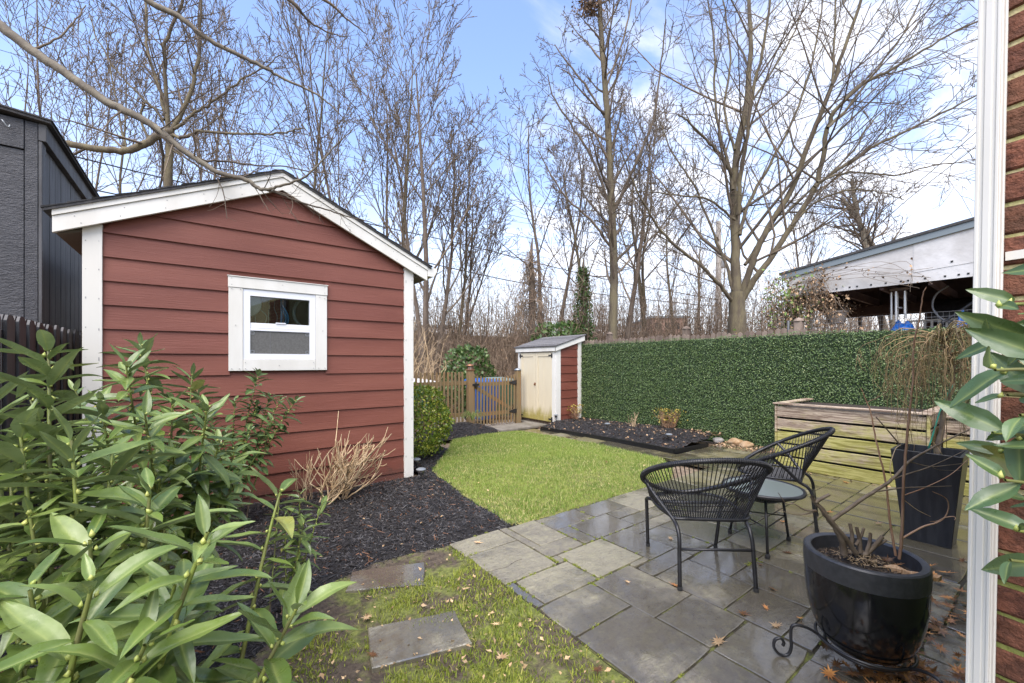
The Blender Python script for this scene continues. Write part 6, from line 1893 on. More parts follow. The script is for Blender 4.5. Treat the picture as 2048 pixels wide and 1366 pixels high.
def wild_tree(label, px, d_, toppy, r, lean=(0, 0), cfg=CFG_UP, bark='bark', name='bare_tree', fork=0, basepy=None):
    p = at(px, HY, d_); z = float(wild_z(p[0], p[1])) - .1
    base = np.array([p[0], p[1], z]); ztop = H + (HY - toppy) / FPX * d_
    t = Tree(name, label, base, bark, 'bare trees beyond the yard')
    L = ztop - z
    lv_ = np.array([RT[0] * lean[0] + FW[0] * lean[1], RT[1] * lean[0] + FW[1] * lean[1], 1.0])
    t.grow(base, lv_, L, r, 0, cfg)
    for k in range(fork):
        a = rng.uniform(0, 6.28)
        t.grow(base + np.array([0, 0, L * rng.uniform(.03, .2)]), lv_ + np.array([math.cos(a) * .25, math.sin(a) * .25, 0]), L * rng.uniform(.7, .95), r * .7, 0, cfg)
    t.done()
    return t


BT = [('slender bare tree leaning behind the charcoal building roof', 165, 15, -60, .10, (-.10, 0), CFG_THIN, 1),
      ('bare tree rising from the far left edge of the sky', 15, 15, 40, .08, (.02, 0), CFG_THIN, 0),
      ('bare twiggy tree just right of the charcoal building', 240, 17, 60, .10, (-.05, 0), CFG_UP, 0),
      ('bare tree with red-brown trunk behind the left slope of the shed roof', 420, 16, 90, .12, (.02, 0), CFG_UP, 1),
      ('thin bare tree over the middle of the left shed roof slope', 500, 18, 110, .09, (.03, 0), CFG_THIN, 0),
      ('bare tree behind the shed ridge', 625, 15, 60, .12, (-.05, 0), CFG_UP, 0),
      ('straight bare tree just right of the shed ridge', 705, 15, 95, .12, (-.03, 0), CFG_UP, 0),
      ('bare tree with grey trunk above the right shed roof slope', 765, 16, 150, .11, (.03, 0), CFG_UP, 0),
      ('tall straight bare tree above the shed gutter', 805, 14.5, 80, .13, (-.04, 0), CFG_UP, 0),
      ('thick two-stemmed bare tree above the shed gutter', 842, 14, 175, .17, (.09, 0), CFG_UP, 1),
      ('bare tree leaning right behind the shed gutter end', 868, 15, 270, .14, (.16, 0), CFG_UP, 0),
      ('thin leaning bare tree between the shed and the picket gate', 905, 16, 330, .11, (.18, 0), CFG_UP, 0),
      ('bare forked tree above the copper-capped post', 925, 17, 380, .10, (.14, 0), CFG_THIN, 1),
      ('bare tree behind the small tool closet', 1085, 17, 240, .12, (-.10, 0), CFG_SPREAD, 0),
      ('bare tree with fine upright twigs right of the vine-covered trunk', 1118, 18, 290, .12, (.05, 0), CFG_UP, 0),
      ('leaning bare tree left of the tall slim one', 1180, 17, 330, .12, (-.12, 0), CFG_UP, 0),
      ('thick bare tree just behind the tall slim one', 1246, 15, 250, .15, (.10, 0), CFG_UP, 0),
      ('bare tree between the tall slim tree and the utility pole', 1290, 19, 300, .14, (-.05, 0), CFG_SPREAD, 1),
      ('small bare tree left of the utility pole', 1345, 22, 420, .12, (.02, 0), CFG_THIN, 0),
      ('small bare tree close by the utility pole', 1395, 24, 440, .12, (-.02, 0), CFG_THIN, 0),
      ('hazy bare tree right of the broad multi-limbed tree', 1600, 24, 400, .12, (.0, 0), CFG_THIN, 1)]
for lab, px, d_, tpy, r, ln, cf, fk in BT:
    wild_tree(lab, px, d_, tpy, r * .78, ln, cf, 'bark' if rng.random() < .5 else 'bark_green', fork=fk)

# pruned trees behind the carport
for lab, px, d_, r, tpy, ln in (('thick pruned bare tree rising above the carport roof', 1797, 17, .17, 470, (0, 0)), ('leaning pruned bare tree left of the thick one above the carport', 1775, 18, .15, 470, (-.35, 0))):
    wild_tree(lab, px, d_, 350 if ln[0] else 330, r, ln, dict(CFG_SPREAD, n=[15, 8, 5], t0=[.50, .15, .2], ang=[48, 40, 40], taper=[.45, .3, .4, .5, .5], ratio=[.36, .5, .5, .5]), 'bark_grey')


def traced(tree, pts, d0, d1, w0, w1, sides=7, n=None, L=None, cfg=CFG_UP, lvl=1, jit=.01, where='trunk', t0=.12):
    """a limb followed through the photograph; w in photograph pixels"""
    k = len(pts)
    D_ = [d0 + (d1 - d0) * i / (k - 1) for i in range(k)]
    P = smooth_path([at(px, py, q) for (px, py), q in zip(pts, D_)], 5); P[1:] += rng.normal(0, jit, P[1:].shape)
    R_ = np.linspace(w0 * d0 / FPX / 2, w1 * d1 / FPX / 2, len(P))
    tree.limb(P, R_[0], R_[-1], sides, where)
    if n:
        tree.sprout(P, R_, L if L else np.linalg.norm(np.diff(P, axis=0), axis=1).sum(), lvl, cfg, n, t0)
    return P


# broad multi-limbed tree
d = 12.5
p = at(1475, HY, d); base = np.array([p[0], p[1], float(wild_z(p[0], p[1])) - .1])
bt = Tree('broad_tree', 'broad bare tree with many spreading limbs behind the green screen', base, 'bark_green')
CB = dict(CFG_UP, n=[12, 9, 5, 3], ang=[45, 42, 42, 42], trop=[.05, .05, .03, .0, 0], wob=[.04, .10, .13, .16, .2], ratio=[.5, .42, .5, .5], taper=[.3, .25, .35, .5, .5], rr=[.5, .42, .5, .6], rmin=.0065)
bz = 725 - (base[2] - H) / d * FPX
trunk_bot = (1475, bz)
traced(bt, [(1475, bz), (1474, 660), (1474, 625), (1474, 585)], d, d, 38, 27, 12, jit=.004)
LIM = [([(1465, 605), (1440, 572), (1404, 533), (1342, 482), (1301, 430), (1260, 348), (1240, 300)], 0, -1.5, 10, 3, 15),
       ([(1466, 580), (1450, 525), (1429, 471), (1388, 369), (1342, 302), (1320, 240)], 0, 1.0, 9, 2.5, 13),
       ([(1474, 600), (1471, 530), (1470, 461), (1468, 348), (1491, 220), (1501, 102), (1498, -20), (1495, -150)], 0, .6, 26, 6, 17),
       ([(1476, 430), (1482, 350), (1491, 287), (1506, 184), (1527, 87), (1542, 0), (1556, -120)], 0, -1.2, 12, 4, 14),
       ([(1466, 380), (1458, 330), (1445, 287), (1429, 195), (1429, 102), (1415, 0), (1400, -80)], 0, 1.2, 9, 3, 14),
       ([(1464, 350), (1440, 312), (1419, 287), (1385, 250), (1358, 230)], 0, -.8, 8, 4, 9),
       ([(1480, 600), (1500, 540), (1527, 471), (1583, 379), (1614, 297), (1644, 220), (1665, 169), (1690, 92), (1721, 0), (1750, -90)], 0, -1.5, 17, 6, 18),
       ([(1484, 600), (1508, 560), (1537, 522), (1583, 451), (1634, 364), (1655, 256), (1675, 215), (1730, 165), (1800, 130), (1880, 80), (1960, 40)], 0, -2.0, 17, 3.5, 20),
       ([(1629, 374), (1690, 330), (1762, 287), (1865, 236), (1957, 190), (2040, 150)], -1.0, -2.6, 9, 2.5, 15),
       ([(1583, 451), (1640, 400), (1700, 380), (1760, 385), (1810, 400)], -.8, -2.0, 6, 2, 11),
       ([(1490, 530), (1530, 470), (1600, 400), (1690, 320), (1740, 250), (1790, 200)], 0, 1.2, 8, 2.5, 13),
       ([(1480, 470), (1500, 400), (1540, 330), (1590, 230), (1620, 140), (1640, 40), (1650, -60)], 0, 1.5, 9, 3, 14),
       ([(1655, 256), (1700, 210), (1760, 130), (1810, 60), (1850, -20)], -1.5, -.5, 7, 3, 11),
       ([(1665, 169), (1668, 90), (1672, 0), (1660, -80)], -1.2, -.6, 6, 3, 9),
       ([(1470, 440), (1420, 400), (1360, 390), (1300, 385), (1250, 380)], 0, -1.8, 6, 2, 11),
       ([(1469, 300), (1450, 220), (1460, 120), (1450, 20), (1440, -60)], .2, 1.4, 7, 3, 11),
       ([(1491, 220), (1540, 150), (1590, 60), (1620, -30)], .4, 1.8, 6, 3, 10),
       ([(1634, 364), (1700, 345), (1790, 350), (1870, 330), (1950, 320)], -1.4, -.2, 6, 2, 12)]
for pts, a, b, w0, w1, n in LIM:
    traced(bt, pts, d + a, d + b, w0 * .80, w1 * .75, 8, n, None, CB, 1, .012)
bt.done()
# a lost branch of dry leaves is not shown; tall slim tree with a nest
d = 11.5
p = at(1226, HY, d); base = np.array([p[0], p[1], float(wild_z(p[0], p[1])) - .1])
sl = Tree('slim_tree', 'tall slim greenish tree with a nest near the top of the frame', base, 'bark_green')
bz = 725 - (base[2] - H) / d * FPX
TR = [(1226, bz), (1226, 665), (1228, 560), (1224, 440), (1220, 330), (1214, 220), (1206, 120), (1200, 20), (1196, -120)]
CS = dict(CFG_UP, rmin=.0065, n=[20, 7, 4, 2], ang=[46, 38, 40, 40], trop=[.05, .10, .06, .03, 0], ratio=[.30, .42, .45, .5], rr=[.42, .6, .6, .6])
traced(sl, TR, d, d, 19, 8, 10, 34, 7.5, CS, 0, .006, 'trunk', .22)
for pts, a, b, w0, w1, n in (([(1222, 420), (1190, 330), (1150, 260), (1110, 200), (1095, 150)], 0, .8, 7, 2, 10), ([(1226, 500), (1180, 440), (1120, 380), (1075, 300)], 0, -.6, 6, 2, 10), ([(1224, 430), (1260, 350), (1300, 260), (1320, 150), (1330, 40)], 0, -1, 7, 2.5, 11),
                             ([(1214, 240), (1170, 170), (1130, 120), (1110, 90)], 0, .5, 5, 2, 8), ([(1210, 180), (1240, 100), (1260, 20), (1270, -60)], 0, .6, 5, 2.5, 8), ([(1225, 560), (1260, 520), (1310, 470), (1350, 440)], 0, .6, 5, 2, 9)):
    traced(sl, pts, d + a, d + b, w0, w1, 6, n, None, CB, 1, .012, 'crown')
sl.done()
t = empty('nest', tuple(at(1178, 14, 11.4))); top(t, 'ball of dead leaves and twigs, a nest high in the slim tree', 'nest')
N = 420; u = rng.normal(0, 1, (N, 3)) * np.array([.17, .17, .12])
scatter('leaves', lv, lf, rot_mats(rng.uniform(0, 6, N), rng.normal(0, 1, N), rng.normal(0, 1, N), rng.uniform(.06, .12, N)), u, simple('nest_leaf', C(.12, .075, .04), C(.2, .13, .08), 9, .8, rv=.4), t)['kind'] = 'stuff'
tm = TM()
for i in range(80):
    q = rng.normal(0, 1, 3) * np.array([.2, .2, .13]); e = q + rng.normal(0, .14, 3); tm.add(np.array([q, e]), .006, 3)
tm.build('twigs', MAT['twigs'], t)['kind'] = 'stuff'
N = 70; P = np.stack([rng.normal(0, .5, N) - .5, rng.normal(0, .5, N), rng.normal(-.9, .6, N)], -1)

# mossy-limbed tree behind the charcoal roof
d = 10.5
p = at(337, HY, d); base = np.array([p[0], p[1], float(wild_z(p[0], p[1])) - .1])
ml = Tree('mossy_tree', 'bare tree with a thick mossy horizontal limb behind the shed roof', base, 'bark_green')
bz = 725 - (base[2] - H) / d * FPX
traced(ml, [(334, bz), (334, 560), (335, 470), (336, 380), (338, 320), (342, 262)], d, d, 17, 13, 9, jit=.006)
for pts, a, b, w0, w1, n in (([(342, 262), (318, 270), (284, 290), (250, 302), (191, 297), (125, 287), (40, 280), (-60, 270)], 0, -1.2, 14, 12, 7), ([(342, 262), (379, 191), (396, 110), (402, 30), (404, -60)], 0, .3, 9, 4, 14), ([(338, 270), (325, 200), (305, 140), (293, 70), (292, -40)], 0, .6, 8, 4, 14),
                             ([(338, 268), (332, 180), (331, 90), (360, 10), (370, -60)], 0, -.4, 8, 4, 14), ([(345, 270), (370, 275), (400, 262), (440, 266), (520, 268), (570, 264), (605, 257)], 0, -1.0, 7, 2.5, 12), ([(348, 258), (390, 225), (430, 200), (480, 160), (520, 140), (560, 110)], 0, .5, 6, 2, 12),
                             ([(300, 282), (283, 240), (290, 205), (310, 220), (330, 250)], 0, 0, 5, 3, 4), ([(250, 300), (240, 230), (225, 160), (215, 80)], -.4, 0, 4, 2, 9), ([(330, 240), (290, 200), (240, 150), (200, 90), (180, 30)], 0, .6, 5, 2, 10), ([(345, 300), (365, 320), (350, 380)], 0, .2, 4, 2, 3)):
    traced(ml, pts, d + a, d + b, w0, w1, 7, n, None, CB, 1, .014, 'trunk')
ml.done()
# limbs of a tree standing left of the frame reaching over the shed
base = at(-620, 1180, 3.6); base[2] = -.1
ov = Tree('overhanging_tree', 'tree outside the left edge whose long grey limbs hang over the shed roof', base, 'bark_grey')
ov.limb(smooth_path([base, base + np.array([.05, 0, 1.5]), base + np.array([.1, .05, 3.0]), at(-300, -170, 3.7)], 5), .16, .10, 10)
CO = dict(CFG_UP, n=[8, 6, 4], ang=[50, 48, 45, 40], trop=[.0, .04, .05, .03, 0], ratio=[.28, .36, .45, .5], rr=[.45, .30, .5, .6], rmin=.0013, seg=[9, 7, 5, 4, 3])
traced(ov, [(-300, -170), (-120, -30), (0, 51), (61, 99), (143, 154), (212, 202), (273, 232), (314, 256), (345, 284), (393, 318), (437, 345), (492, 359), (513, 374), (533, 379), (560, 372), (612, 352), (666, 297), (705, 258)], 3.7, 3.7, 21, 1.6, 9, 16, 1.6, CO, 1, .003, 'trunk', .30)
traced(ov, [(533, 379), (564, 390), (598, 403), (640, 416), (690, 432), (740, 444), (800, 470)], 3.7, 3.9, 5, 1.2, 6, 14, .8, CO, 1, .004, 'crown', .1)
traced(ov, [(290, 242), (330, 280), (380, 322), (430, 350), (480, 356)], 3.75, 3.8, 6, 2, 6, 6, .8, CO, 1, .004, 'crown')
traced(ov, [(345, 284), (400, 318), (440, 322), (500, 330), (560, 333), (640, 345), (700, 350)], 3.7, 4.1, 5, 1.5, 6, 10, 1.0, CO, 1, .005, 'crown')
traced(ov, [(-300, -170), (-60, -220), (150, -110), (294, 0), (359, 34), (420, 82), (478, 109), (533, 137), (560, 154), (625, 184), (670, 219), (700, 255)], 3.7, 4.2, 16, 1.5, 8, 14, 1.5, CO, 1, .003, 'trunk', .35)
traced(ov, [(150, -110), (420, -120), (578, 0), (608, 31), (642, 58), (690, 77)], 3.9, 4.4, 12, 1.5, 7, 8, 1.2, CO, 1, .004, 'crown', .5)
traced(ov, [(420, -120), (640, -5), (690, 35), (735, 70)], 4.0, 4.5, 8, 1.5, 6, 8, 1.0, CO, 1, .004, 'crown', .4)
traced(ov, [(61, 99), (100, 85), (140, 55), (170, 10)], 3.7, 3.9, 5, 2, 5, 6, .8, CO, 1, .004, 'crown')
ov.done()

# vine-smothered trunks
def smothered(name, label, px, d_, py0, py1, w, mats, n, green_=False):
    p_ = at(px, HY, d_); z0 = H + (HY - py1) / FPX * d_; z1 = H + (HY - py0) / FPX * d_; ww = w / FPX * d_ / 2
    t = empty(name, (p_[0], p_[1], z0)); top(t, label, 'tree')
    hh = z1 - z0
    tm = TM()
    for i in range(n):
        a = rng.uniform(0, 6.28); zz = rng.uniform(0, hh) ; r_ = ww * (1.1 - .6 * zz / hh) * rng.uniform(.5, 1.1); L = rng.uniform(.3, 1.1)
        q = np.array([math.cos(a) * r_, math.sin(a) * r_, zz]); e = q + np.array([rng.normal(0, .22), rng.normal(0, .22), -L * rng.uniform(.2, 1)])
        tm.add(smooth_path([q, (q + e) / 2 + rng.normal(0, .12, 3), e], 3), .007, 3)
    tm.build('stems', MAT['brush'], t)
    if green_:
        N_ = n * 9; a = rng.uniform(0, 6.28, N_); zz = rng.uniform(-.1, hh, N_); r_ = ww * rng.uniform(.5, 1.25, N_) * (1.15 - .6 * zz / hh)
        scatter('leaves', lv, lf, rot_mats(rng.uniform(0, 6, N_), rng.normal(0, 1, N_), rng.normal(0, 1, N_), rng.uniform(.06, .11, N_)), np.stack([np.cos(a) * r_, np.sin(a) * r_, zz], -1), MAT['ivy'], t)['kind'] = 'stuff'
    MB().tube([(0, 0, -2.0), (.05, 0, hh * .5), (.02, .02, hh * .95), (.10, .05, hh * 1.15)], [.13, .11, .06, .015], 8).build('trunk', MAT['bark'], t)
    return t


smothered('vine_covered_tree', 'trunk wrapped in a tangle of dry brown vines behind the tool closet', 1062, 13.2, 500, 670, 62, None, 520)
smothered('ivy_covered_tree', 'dead trunk wrapped in green ivy left of the tall slim tree', 1166, 13.0, 535, 665, 34, None, 160, True)

# brush, thicket and evergreen patches on the bank
tm = TM()
for i in range(13000):
    px = rng.uniform(560, 2150); d_ = rng.uniform(11.8, 19)
    p_ = at(px, HY, d_); z = float(wild_z(p_[0], p_[1]))
    h_ = rng.gamma(3.0, .36) * (1.0 if px < 1700 else .8)
    a = rng.uniform(0, 6.28); ln_ = rng.uniform(.1, .8) * h_
    q0 = np.array([p_[0], p_[1], z - .05]); e = q0 + np.array([math.cos(a) * ln_, math.sin(a) * ln_, h_]); m_ = q0 * .45 + e * .55 + np.array([0, 0, h_ * .18]) + rng.normal(0, .08, 3)
    w_ = rng.uniform(.005, .012)
    tm.add(np.array([q0, q0 * .6 + m_ * .4 + rng.normal(0, .03, 3), m_, e + np.array([0, 0, -.1 * h_ * rng.random()])]), np.array([w_, w_ * .9, w_ * .7, w_ * .4]), 3)
for i in range(1500):
    px = rng.uniform(560, 1750); d_ = rng.uniform(14, 23)
    p_ = at(px, HY, d_); z = float(wild_z(p_[0], p_[1])); h_ = rng.uniform(1.4, 4.0)
    q0 = np.array([p_[0], p_[1], z - .05]); S = smooth_path([q0, q0 + np.array([rng.normal(0, .12), rng.normal(0, .12), h_ * .5]), q0 + np.array([rng.normal(0, .5), rng.normal(0, .5), h_])], 3)
    tm.add(S, np.linspace(rng.uniform(.008, .016), .003, len(S)), 3)
    for k in range(7):
        q = S[rng.integers(2, len(S))]; L = rng.uniform(.3, 1.1); e = q + np.array([rng.normal(0, .4), rng.normal(0, .4), rng.uniform(-.1, .7)]) * L
        tm.add(np.array([q, (q + e) / 2 + rng.normal(0, .05, 3), e]), np.array([.006, .005, .003]), 3)
o = tm.build('brush', MAT['brush']); top(o, 'tangled dry brown brush covering the bank beyond the alley', 'brush', kind='stuff')
N = 16000
px = rng.uniform(500, 2150, N); d_ = rng.uniform(12, 19, N)
h3 = np.array([at(a, HY, b) for a, b in zip(px, d_)]); zz = wild_z(h3[:, 0], h3[:, 1]) + rng.gamma(2.0, .28, N)
o = scatter('dry_leaves', lv, lf, rot_mats(rng.uniform(0, 6.28, N), rng.normal(0, .9, N), rng.normal(0, .9, N), rng.uniform(.03, .085, N)), np.stack([h3[:, 0], h3[:, 1], zz], -1), MAT['litter']); top(o, 'dead leaves caught in the brush of the bank', 'dead leaves', kind='stuff')
# arching saplings just behind the picket fence
tm_t = empty('sapling_clump', (3.3, 8.5, -.1)); top(tm_t, 'clump of tall tan saplings standing behind the picket fence', 'saplings')
tm = TM()
for i in range(150):
    x = rng.uniform(-1.1, 1.2) + .1; y = rng.uniform(.1, 2.8); h_ = rng.uniform(1.1, 2.5)
    ln_ = rng.normal(.15, .35); S = smooth_path([(x, y, 0), (x + ln_ * .25, y + rng.normal(0, .1), h_ * .4), (x + ln_ * .8, y + rng.normal(0, .15), h_ * .8), (x + ln_ * 1.2, y, h_)], 4) + rng.normal(0, .008, (13, 3))
    r_ = rng.uniform(.005, .013); tm.add(S, np.linspace(r_, r_ * .35, 13), 4)
    for k in range(5):
        q = S[rng.integers(4, 13)]; e = q + np.array([rng.normal(0, .2), rng.normal(0, .2), rng.uniform(.05, .35)]); tm.add(np.array([q, (q + e) / 2 + rng.normal(0, .03, 3), e]), np.array([.004, .003, .0015]), 3)
tm.build('stems', MAT['twig_tan'], tm_t)
leaf_ball('evergreen_shrub', 'green leafy shrub above the bins behind the gate', (6.30, 10.55, .95), .85, .8, .95, 2600, .10, MAT['ivy'], 'shrub')
p_ = at(1128, HY, 13.2)
leaf_ball('evergreen_thicket', 'green and olive thicket behind the tool closet roof', (p_[0], p_[1], 1.75), 1.35, 1.0, .95, 2600, .11, MAT['ivy'], 'shrub')
p_ = at(890, HY, 10.8)
leaf_ball('ivy_clump', 'low ivy clump behind the middle of the picket fence', (p_[0], p_[1], .28), 1.2, .5, .55, 2000, .07, MAT['ivy'], 'ivy')
# pale gravel lane between the fence and the bank
N = 9000
XY = np.stack([rng.uniform(2.0, 8.2, N), rng.uniform(8.0, 10.6, N)], -1)
gv = [(-.5, -.4, 0), (.5, -.4, 0), (.5, .4, 0), (-.5, .4, 0), (0, 0, .45)]; gf = [(0, 1, 4), (1, 2, 4), (2, 3, 4), (3, 0, 4)]
o = scatter('gravel', gv, gf, rot_mats(rng.uniform(0, 6, N), rng.normal(0, .2, N), rng.normal(0, .2, N), rng.uniform(.015, .05, N)), np.stack([XY[:, 0], XY[:, 1], wild_z(XY[:, 0], XY[:, 1])], -1), MAT['pebble'], None, False); top(o, 'pale gravel of the lane behind the picket fence', 'gravel', kind='stuff')

# ================================================================== FAR THINGS: POLE, WIRES, BUILDINGS
p_ = at(1437, HY, 26); zb = float(wild_z(p_[0], p_[1]))
t = empty('utility_pole', (p_[0], p_[1], zb)); top(t, 'grey wooden utility pole between the trees', 'pole')
MB().lathe([(.20, -.5), (.17, 4.0), (.14, 10.3 - zb)], (0, 0, 0), 12).build('shaft', MAT['pole'], t, smooth='auto')
MB().box(-.9, .9, -.06, .06, 9.1 - zb, 9.25 - zb, Matrix.Rotation(rad(20), 4, 'Z')).build('crossarm', MAT['pole'], t)
MB().lathe([(.001, 0), (.20, .0), (.22, .12), (.22, .75), (.16, .85), (.001, .86)], (.36, 0, 7.4 - zb), 14).build('transformer', MAT['galv'], t, smooth='auto')
arm = MB(); arm.tube([(0, 0, 5.2 - zb), (-.35, -.15, 5.15 - zb)], .03, 6); arm.build('lamp_arm', MAT['galv'], t)
MB().lathe([(.001, 0), (.20, .02), (.16, .16), (.05, .22), (.001, .22)], (-.45, -.2, 4.95 - zb), 12).build('street_lamp', MAT['resin'], t, smooth='auto')


def wire(label, pts, d0, d1, w=.011, sag=0.0):
    k = len(pts)
    P = smooth_path([at(px, py, d0 + (d1 - d0) * i / (k - 1)) for i, (px, py) in enumerate(pts)], 8)
    V, F = tube_np(P, w, 5)
    o = link('overhead_wire', mesh_np('overhead_wire', V, F, True), MAT['wire']); top(o, label, 'wire')


wire('thick cable dropping behind the shed roof and out to the pole, upper of the two', [(-60, 262), (145, 312), (395, 372), (735, 447), (940, 492), (1200, 556), (1437, 600)], 9, 25, .022)
wire('thinner cable just below the thick one, right of the shed gutter', [(-60, 330), (400, 424), (860, 527), (1080, 572), (1300, 600), (1437, 613)], 9.5, 25, .020)
wire('thin wire crossing the sky at far left, highest one', [(-60, 82), (200, 160), (500, 258), (760, 330), (1100, 420)], 14, 22, .010)
wire('thin wire crossing the sky at far left, second from top', [(-60, 120), (200, 190), (500, 280), (900, 400), (1200, 470)], 14, 22, .010)
wire('thin wire crossing the sky at far left, lowest one', [(-60, 150), (220, 225), (520, 300), (900, 420), (1437, 500)], 14, 26, .010)
wire('overhead wire slanting up to the right above the carport, nearer the roof', [(1560, 620), (1690, 515), (1800, 412), (1955, 290), (2100, 170)], 16, 9, .010)
wire('overhead wire slanting up to the right above the carport, upper one', [(1560, 590), (1660, 515), (1750, 435), (1860, 345), (1955, 262), (2100, 140)], 16, 9, .010)
wire('steep thin wire at top right, left one of the pair', [(1560, 455), (1650, 335), (1740, 205), (1830, 60), (1880, -20)], 18, 10, .008)
wire('steep thin wire at top right, right one of the pair', [(1600, 450), (1690, 330), (1780, 185), (1860, 50), (1900, -20)], 18, 10, .008)
wire('thin wire running level across the gap under the trees', [(1000, 640), (1200, 596), (1437, 560), (1700, 520)], 20, 27, .012)

for nm, lab, px0, px1, py0, d_, mt in (('far_building', 'low far brick building between the tall slim tree and the pole', 1305, 1375, 636, 70, 'farbrick'), ('far_building', 'long low white far building on the horizon behind the trees', 1150, 1300, 655, 75, 'farwhite'), ('far_building', 'pale far building behind the saplings, left of the gate', 836, 905, 655, 72, 'farwhite')):
    a = at(px0, HY, d_); b = at(px1, HY, d_); zt = H + (HY - py0) / FPX * d_
    u = unit(b - a); L = float(np.linalg.norm(b - a))
    t = empty(nm, tuple(a), math.atan2(u[1], u[0])); t.location.z = 0; top(t, lab, 'building')
    MB().box(0, L, 0, 12, 0, zt).build('wall', MAT[mt], t)
    MB().box(-.3, L + .3, -.3, 12.3, zt, zt + .35).build('roof', MAT['drip'], t)
    for i in range(int(L / 1.6)):
        MB().box(.5 + i * 1.6, 1.4 + i * 1.6, -.04, .1, zt - 1.9, zt - .8).build('window', MAT['glass'] if False else MAT['dark'], t)

# ================================================================== FALLEN LEAVES
def lobed_leaf(seed, mat):
    rr = random.Random(seed)
    out = []
    n = 22
    for i in range(n):
        a = 2 * math.pi * i / n + math.pi / 2
        lobe = .5 + .5 * abs(math.sin(2.5 * a + .8)) if i % 2 == 0 else .28 + .1 * rr.random()
        out.append((lobe * math.cos(a) * .62, lobe * math.sin(a)))
    cu, cv = rr.uniform(.1, .45), rr.uniform(.05, .3)
    V = [(0, 0, .02)] + [(x, y, .04 + cu * x * x + cv * y * y * .6 + rr.uniform(-.03, .05)) for x, y in out]
    V += [(0, -.5, .04), (.02, -.5, .04), (.05, -.95, .06), (.03, -.95, .06)]
    F = [(0, i + 1, (i + 1) % n + 1) for i in range(n)]
    me = bpy.data.meshes.new('fallen_leaf'); me.from_pydata(V, [], F + [(n + 1, n + 2, n + 3, n + 4)]); me.materials.append(mat); me.update()
    return me


LB = [lobed_leaf(i, MAT['dead']) for i in range(5)]; LP_ = [lobed_leaf(20 + i, MAT['dead_pale']) for i in range(5)]
LEAVES = [(1437, 1285, .062, 1, 'pale star-shaped leaf on the paving joint below the nearest chair'), (956, 1086, .045, 1, 'pale star-shaped leaf on the corner flagstone'), (1487, 1229, .055, 0, 'curled brown leaf right of the nearest chair leg'), (1552, 1253, .05, 1, 'cream leaf left of the iron stand'), (1531, 1216, .035, 0, 'small dark curled leaf on the paving before the pot'),
          (1341, 1078, .045, 1, 'tan leaf on the wet paving under the nearest chair'), (1575, 1107, .055, 0, 'brown leaf right of the table legs'), (1521, 1131, .028, 0, 'small orange leaf between chair and pot'), (1565, 1044, .045, 0, 'brown leaf on the paving behind the table'), (1350, 1172, .05, 0, 'dark red leaf against the nearest chair foot'), (1660, 1025, .05, 0, 'brown leaf behind the pot branches'), (1757, 1048, .055, 1, 'tan leaf behind the pot, toward the square planter'), (1691, 965, .06, 0, 'orange leaf at the foot of the slatted planter'), (1255, 1165, .03, 1, 'long pale leaf on the flagstone left of the chair'),
          (1288, 935, .045, 1, 'pale leaf lying on the lawn near the chair'), (1213, 928, .05, 0, 'brown leaf on the middle of the lawn'), (733, 1240, .05, 1, 'big curled tan leaf left of the grey stepping stone'), (1003, 1320, .055, 1, 'big torn tan leaf in the moss by the patio edge'), (992, 1253, .035, 1, 'whitish leaf in the moss right of the grey stepping stone'), (930, 1182, .04, 1, 'long tan leaf in the moss above the grey stepping stone'), (1040, 1255, .028, 1, 'small white leaf close to the patio edge'), (1195, 1345, .045, 0, 'orange leaf in the grass at the bottom patio edge'), (870, 1310, .035, 1, 'pale forked leaf below the grey stepping stone'), (745, 1315, .045, 0, 'orange leaf under the corner of the grey stepping stone')]
for (px, py, s_, k_, lab) in LEAVES:
    p_ = ground(px, py, .0)
    onl = inside(LAWN, np.array([p_[0]]), np.array([p_[1]]))[0]
    z = .004 if p_[0] > 1.47 and not onl else (.028 if onl else .012)
    o = link('fallen_leaf', random.choice(LP_ if k_ else LB), None); o.location = (p_[0], p_[1], z); o.rotation_euler = (random.uniform(-.15, .15), random.uniform(-.15, .15), random.uniform(0, 6.28)); o.scale = (s_, s_, s_)
    top(o, lab, 'leaf', 'leaves lying about the yard')
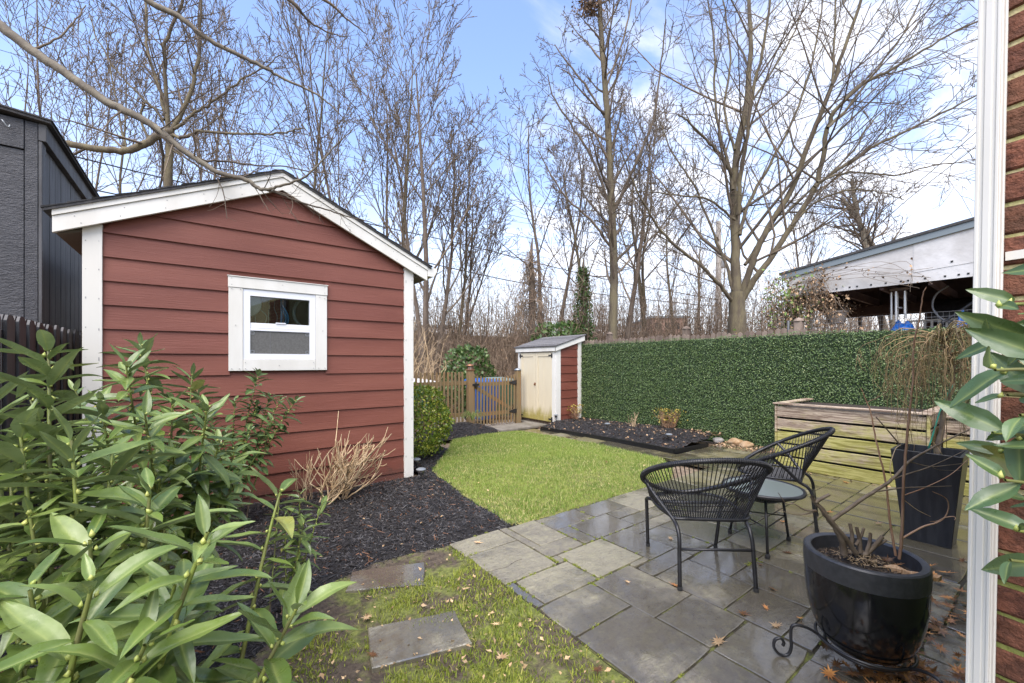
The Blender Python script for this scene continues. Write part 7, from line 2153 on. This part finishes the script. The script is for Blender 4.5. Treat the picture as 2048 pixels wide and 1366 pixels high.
# drift of oak leaves right of the pot and under it
for nm, lab, cx_, cy_, sx, sy, n in (('leaf_drift', 'drift of orange oak leaves between the pot and the downspout', 3.05, .40, .42, .20, 130), ('leaf_drift', 'wet brown leaf pile under the round pot', 2.30, .36, .15, .10, 170)):
    V, F, A, off = [], [], [], 0
    for i in range(n):
        me = (LB + LP_[:1])[i % 6]; vv = np.array([v_.co for v_ in me.vertices]); a = random.uniform(0, 6.28); s_ = random.uniform(.035, .065)
        R_ = np.array(Euler((random.gauss(0, .3), random.gauss(0, .3), a)).to_matrix()); q = vv @ R_.T * s_ + np.array([cx_ + random.gauss(0, sx), cy_ + random.gauss(0, sy), .008 + random.random() * .02])
        V.append(q); tri = np.array([tuple(pp.vertices) for pp in me.polygons if len(pp.vertices) == 3]); F.append(tri + off); off += len(q); A.append(np.full(len(q), random.random()))
    o = link(nm, mesh_np(nm, np.concatenate(V), np.concatenate(F), False, np.concatenate(A)), MAT['dead']); top(o, lab, 'leaf litter', kind='stuff')
# leaves on the pot soil
for (dx, dy, s_, k_, rz_, lab) in ((-.13, .08, .05, 1, .4, 'curled tan oak leaf standing in the pot, at its left side'), (.09, -.10, .045, 0, 2.0, 'orange oak leaf by the thin stems in the pot'), (.12, -.06, .04, 0, 4.0, 'brown leaf at the right inside rim of the pot')):
    o = link('fallen_leaf', (LP_ if k_ else LB)[1], None); o.location = (PC[0] + dx, PC[1] + dy, .475); o.rotation_euler = (rad(50) if k_ else .3, .3, rz_); o.scale = (s_, s_, s_); top(o, lab, 'leaf', 'leaves lying about the yard')
o = link('fallen_leaf', LB[2], None); o.location = (4.0, 1.35, .40); o.rotation_euler = (.9, .2, .5); o.scale = (.05, .05, .05); top(o, 'russet leaf caught on the seat of the far chair', 'leaf', 'leaves lying about the yard')
# scraps of dead leaf in the moss and on the lawn
N = 240
XY = np.concatenate([np.stack([rng.uniform(.3, 1.45, N), rng.uniform(.9, 2.6, N)], -1), np.stack([rng.uniform(2.3, 5.2, 60), rng.uniform(2.8, 6.7, 60)], -1), np.stack([rng.uniform(-.2, 2.0, 50), rng.uniform(2.8, 4.6, 50)], -1)])
zz = np.concatenate([np.full(N, .012), np.full(60, .02), np.full(50, .045)]); n_ = len(XY)
o = scatter('leaf_scraps', lv, lf, rot_mats(rng.uniform(0, 6.28, n_), rng.normal(0, .4, n_), rng.normal(0, .4, n_), rng.uniform(.012, .035, n_)), np.stack([XY[:, 0], XY[:, 1], zz], -1), MAT['dead_pale']); top(o, 'small scraps of dead leaf strewn over moss, mulch and lawn', 'leaf litter', kind='stuff')
bpy.context.view_layer.update()
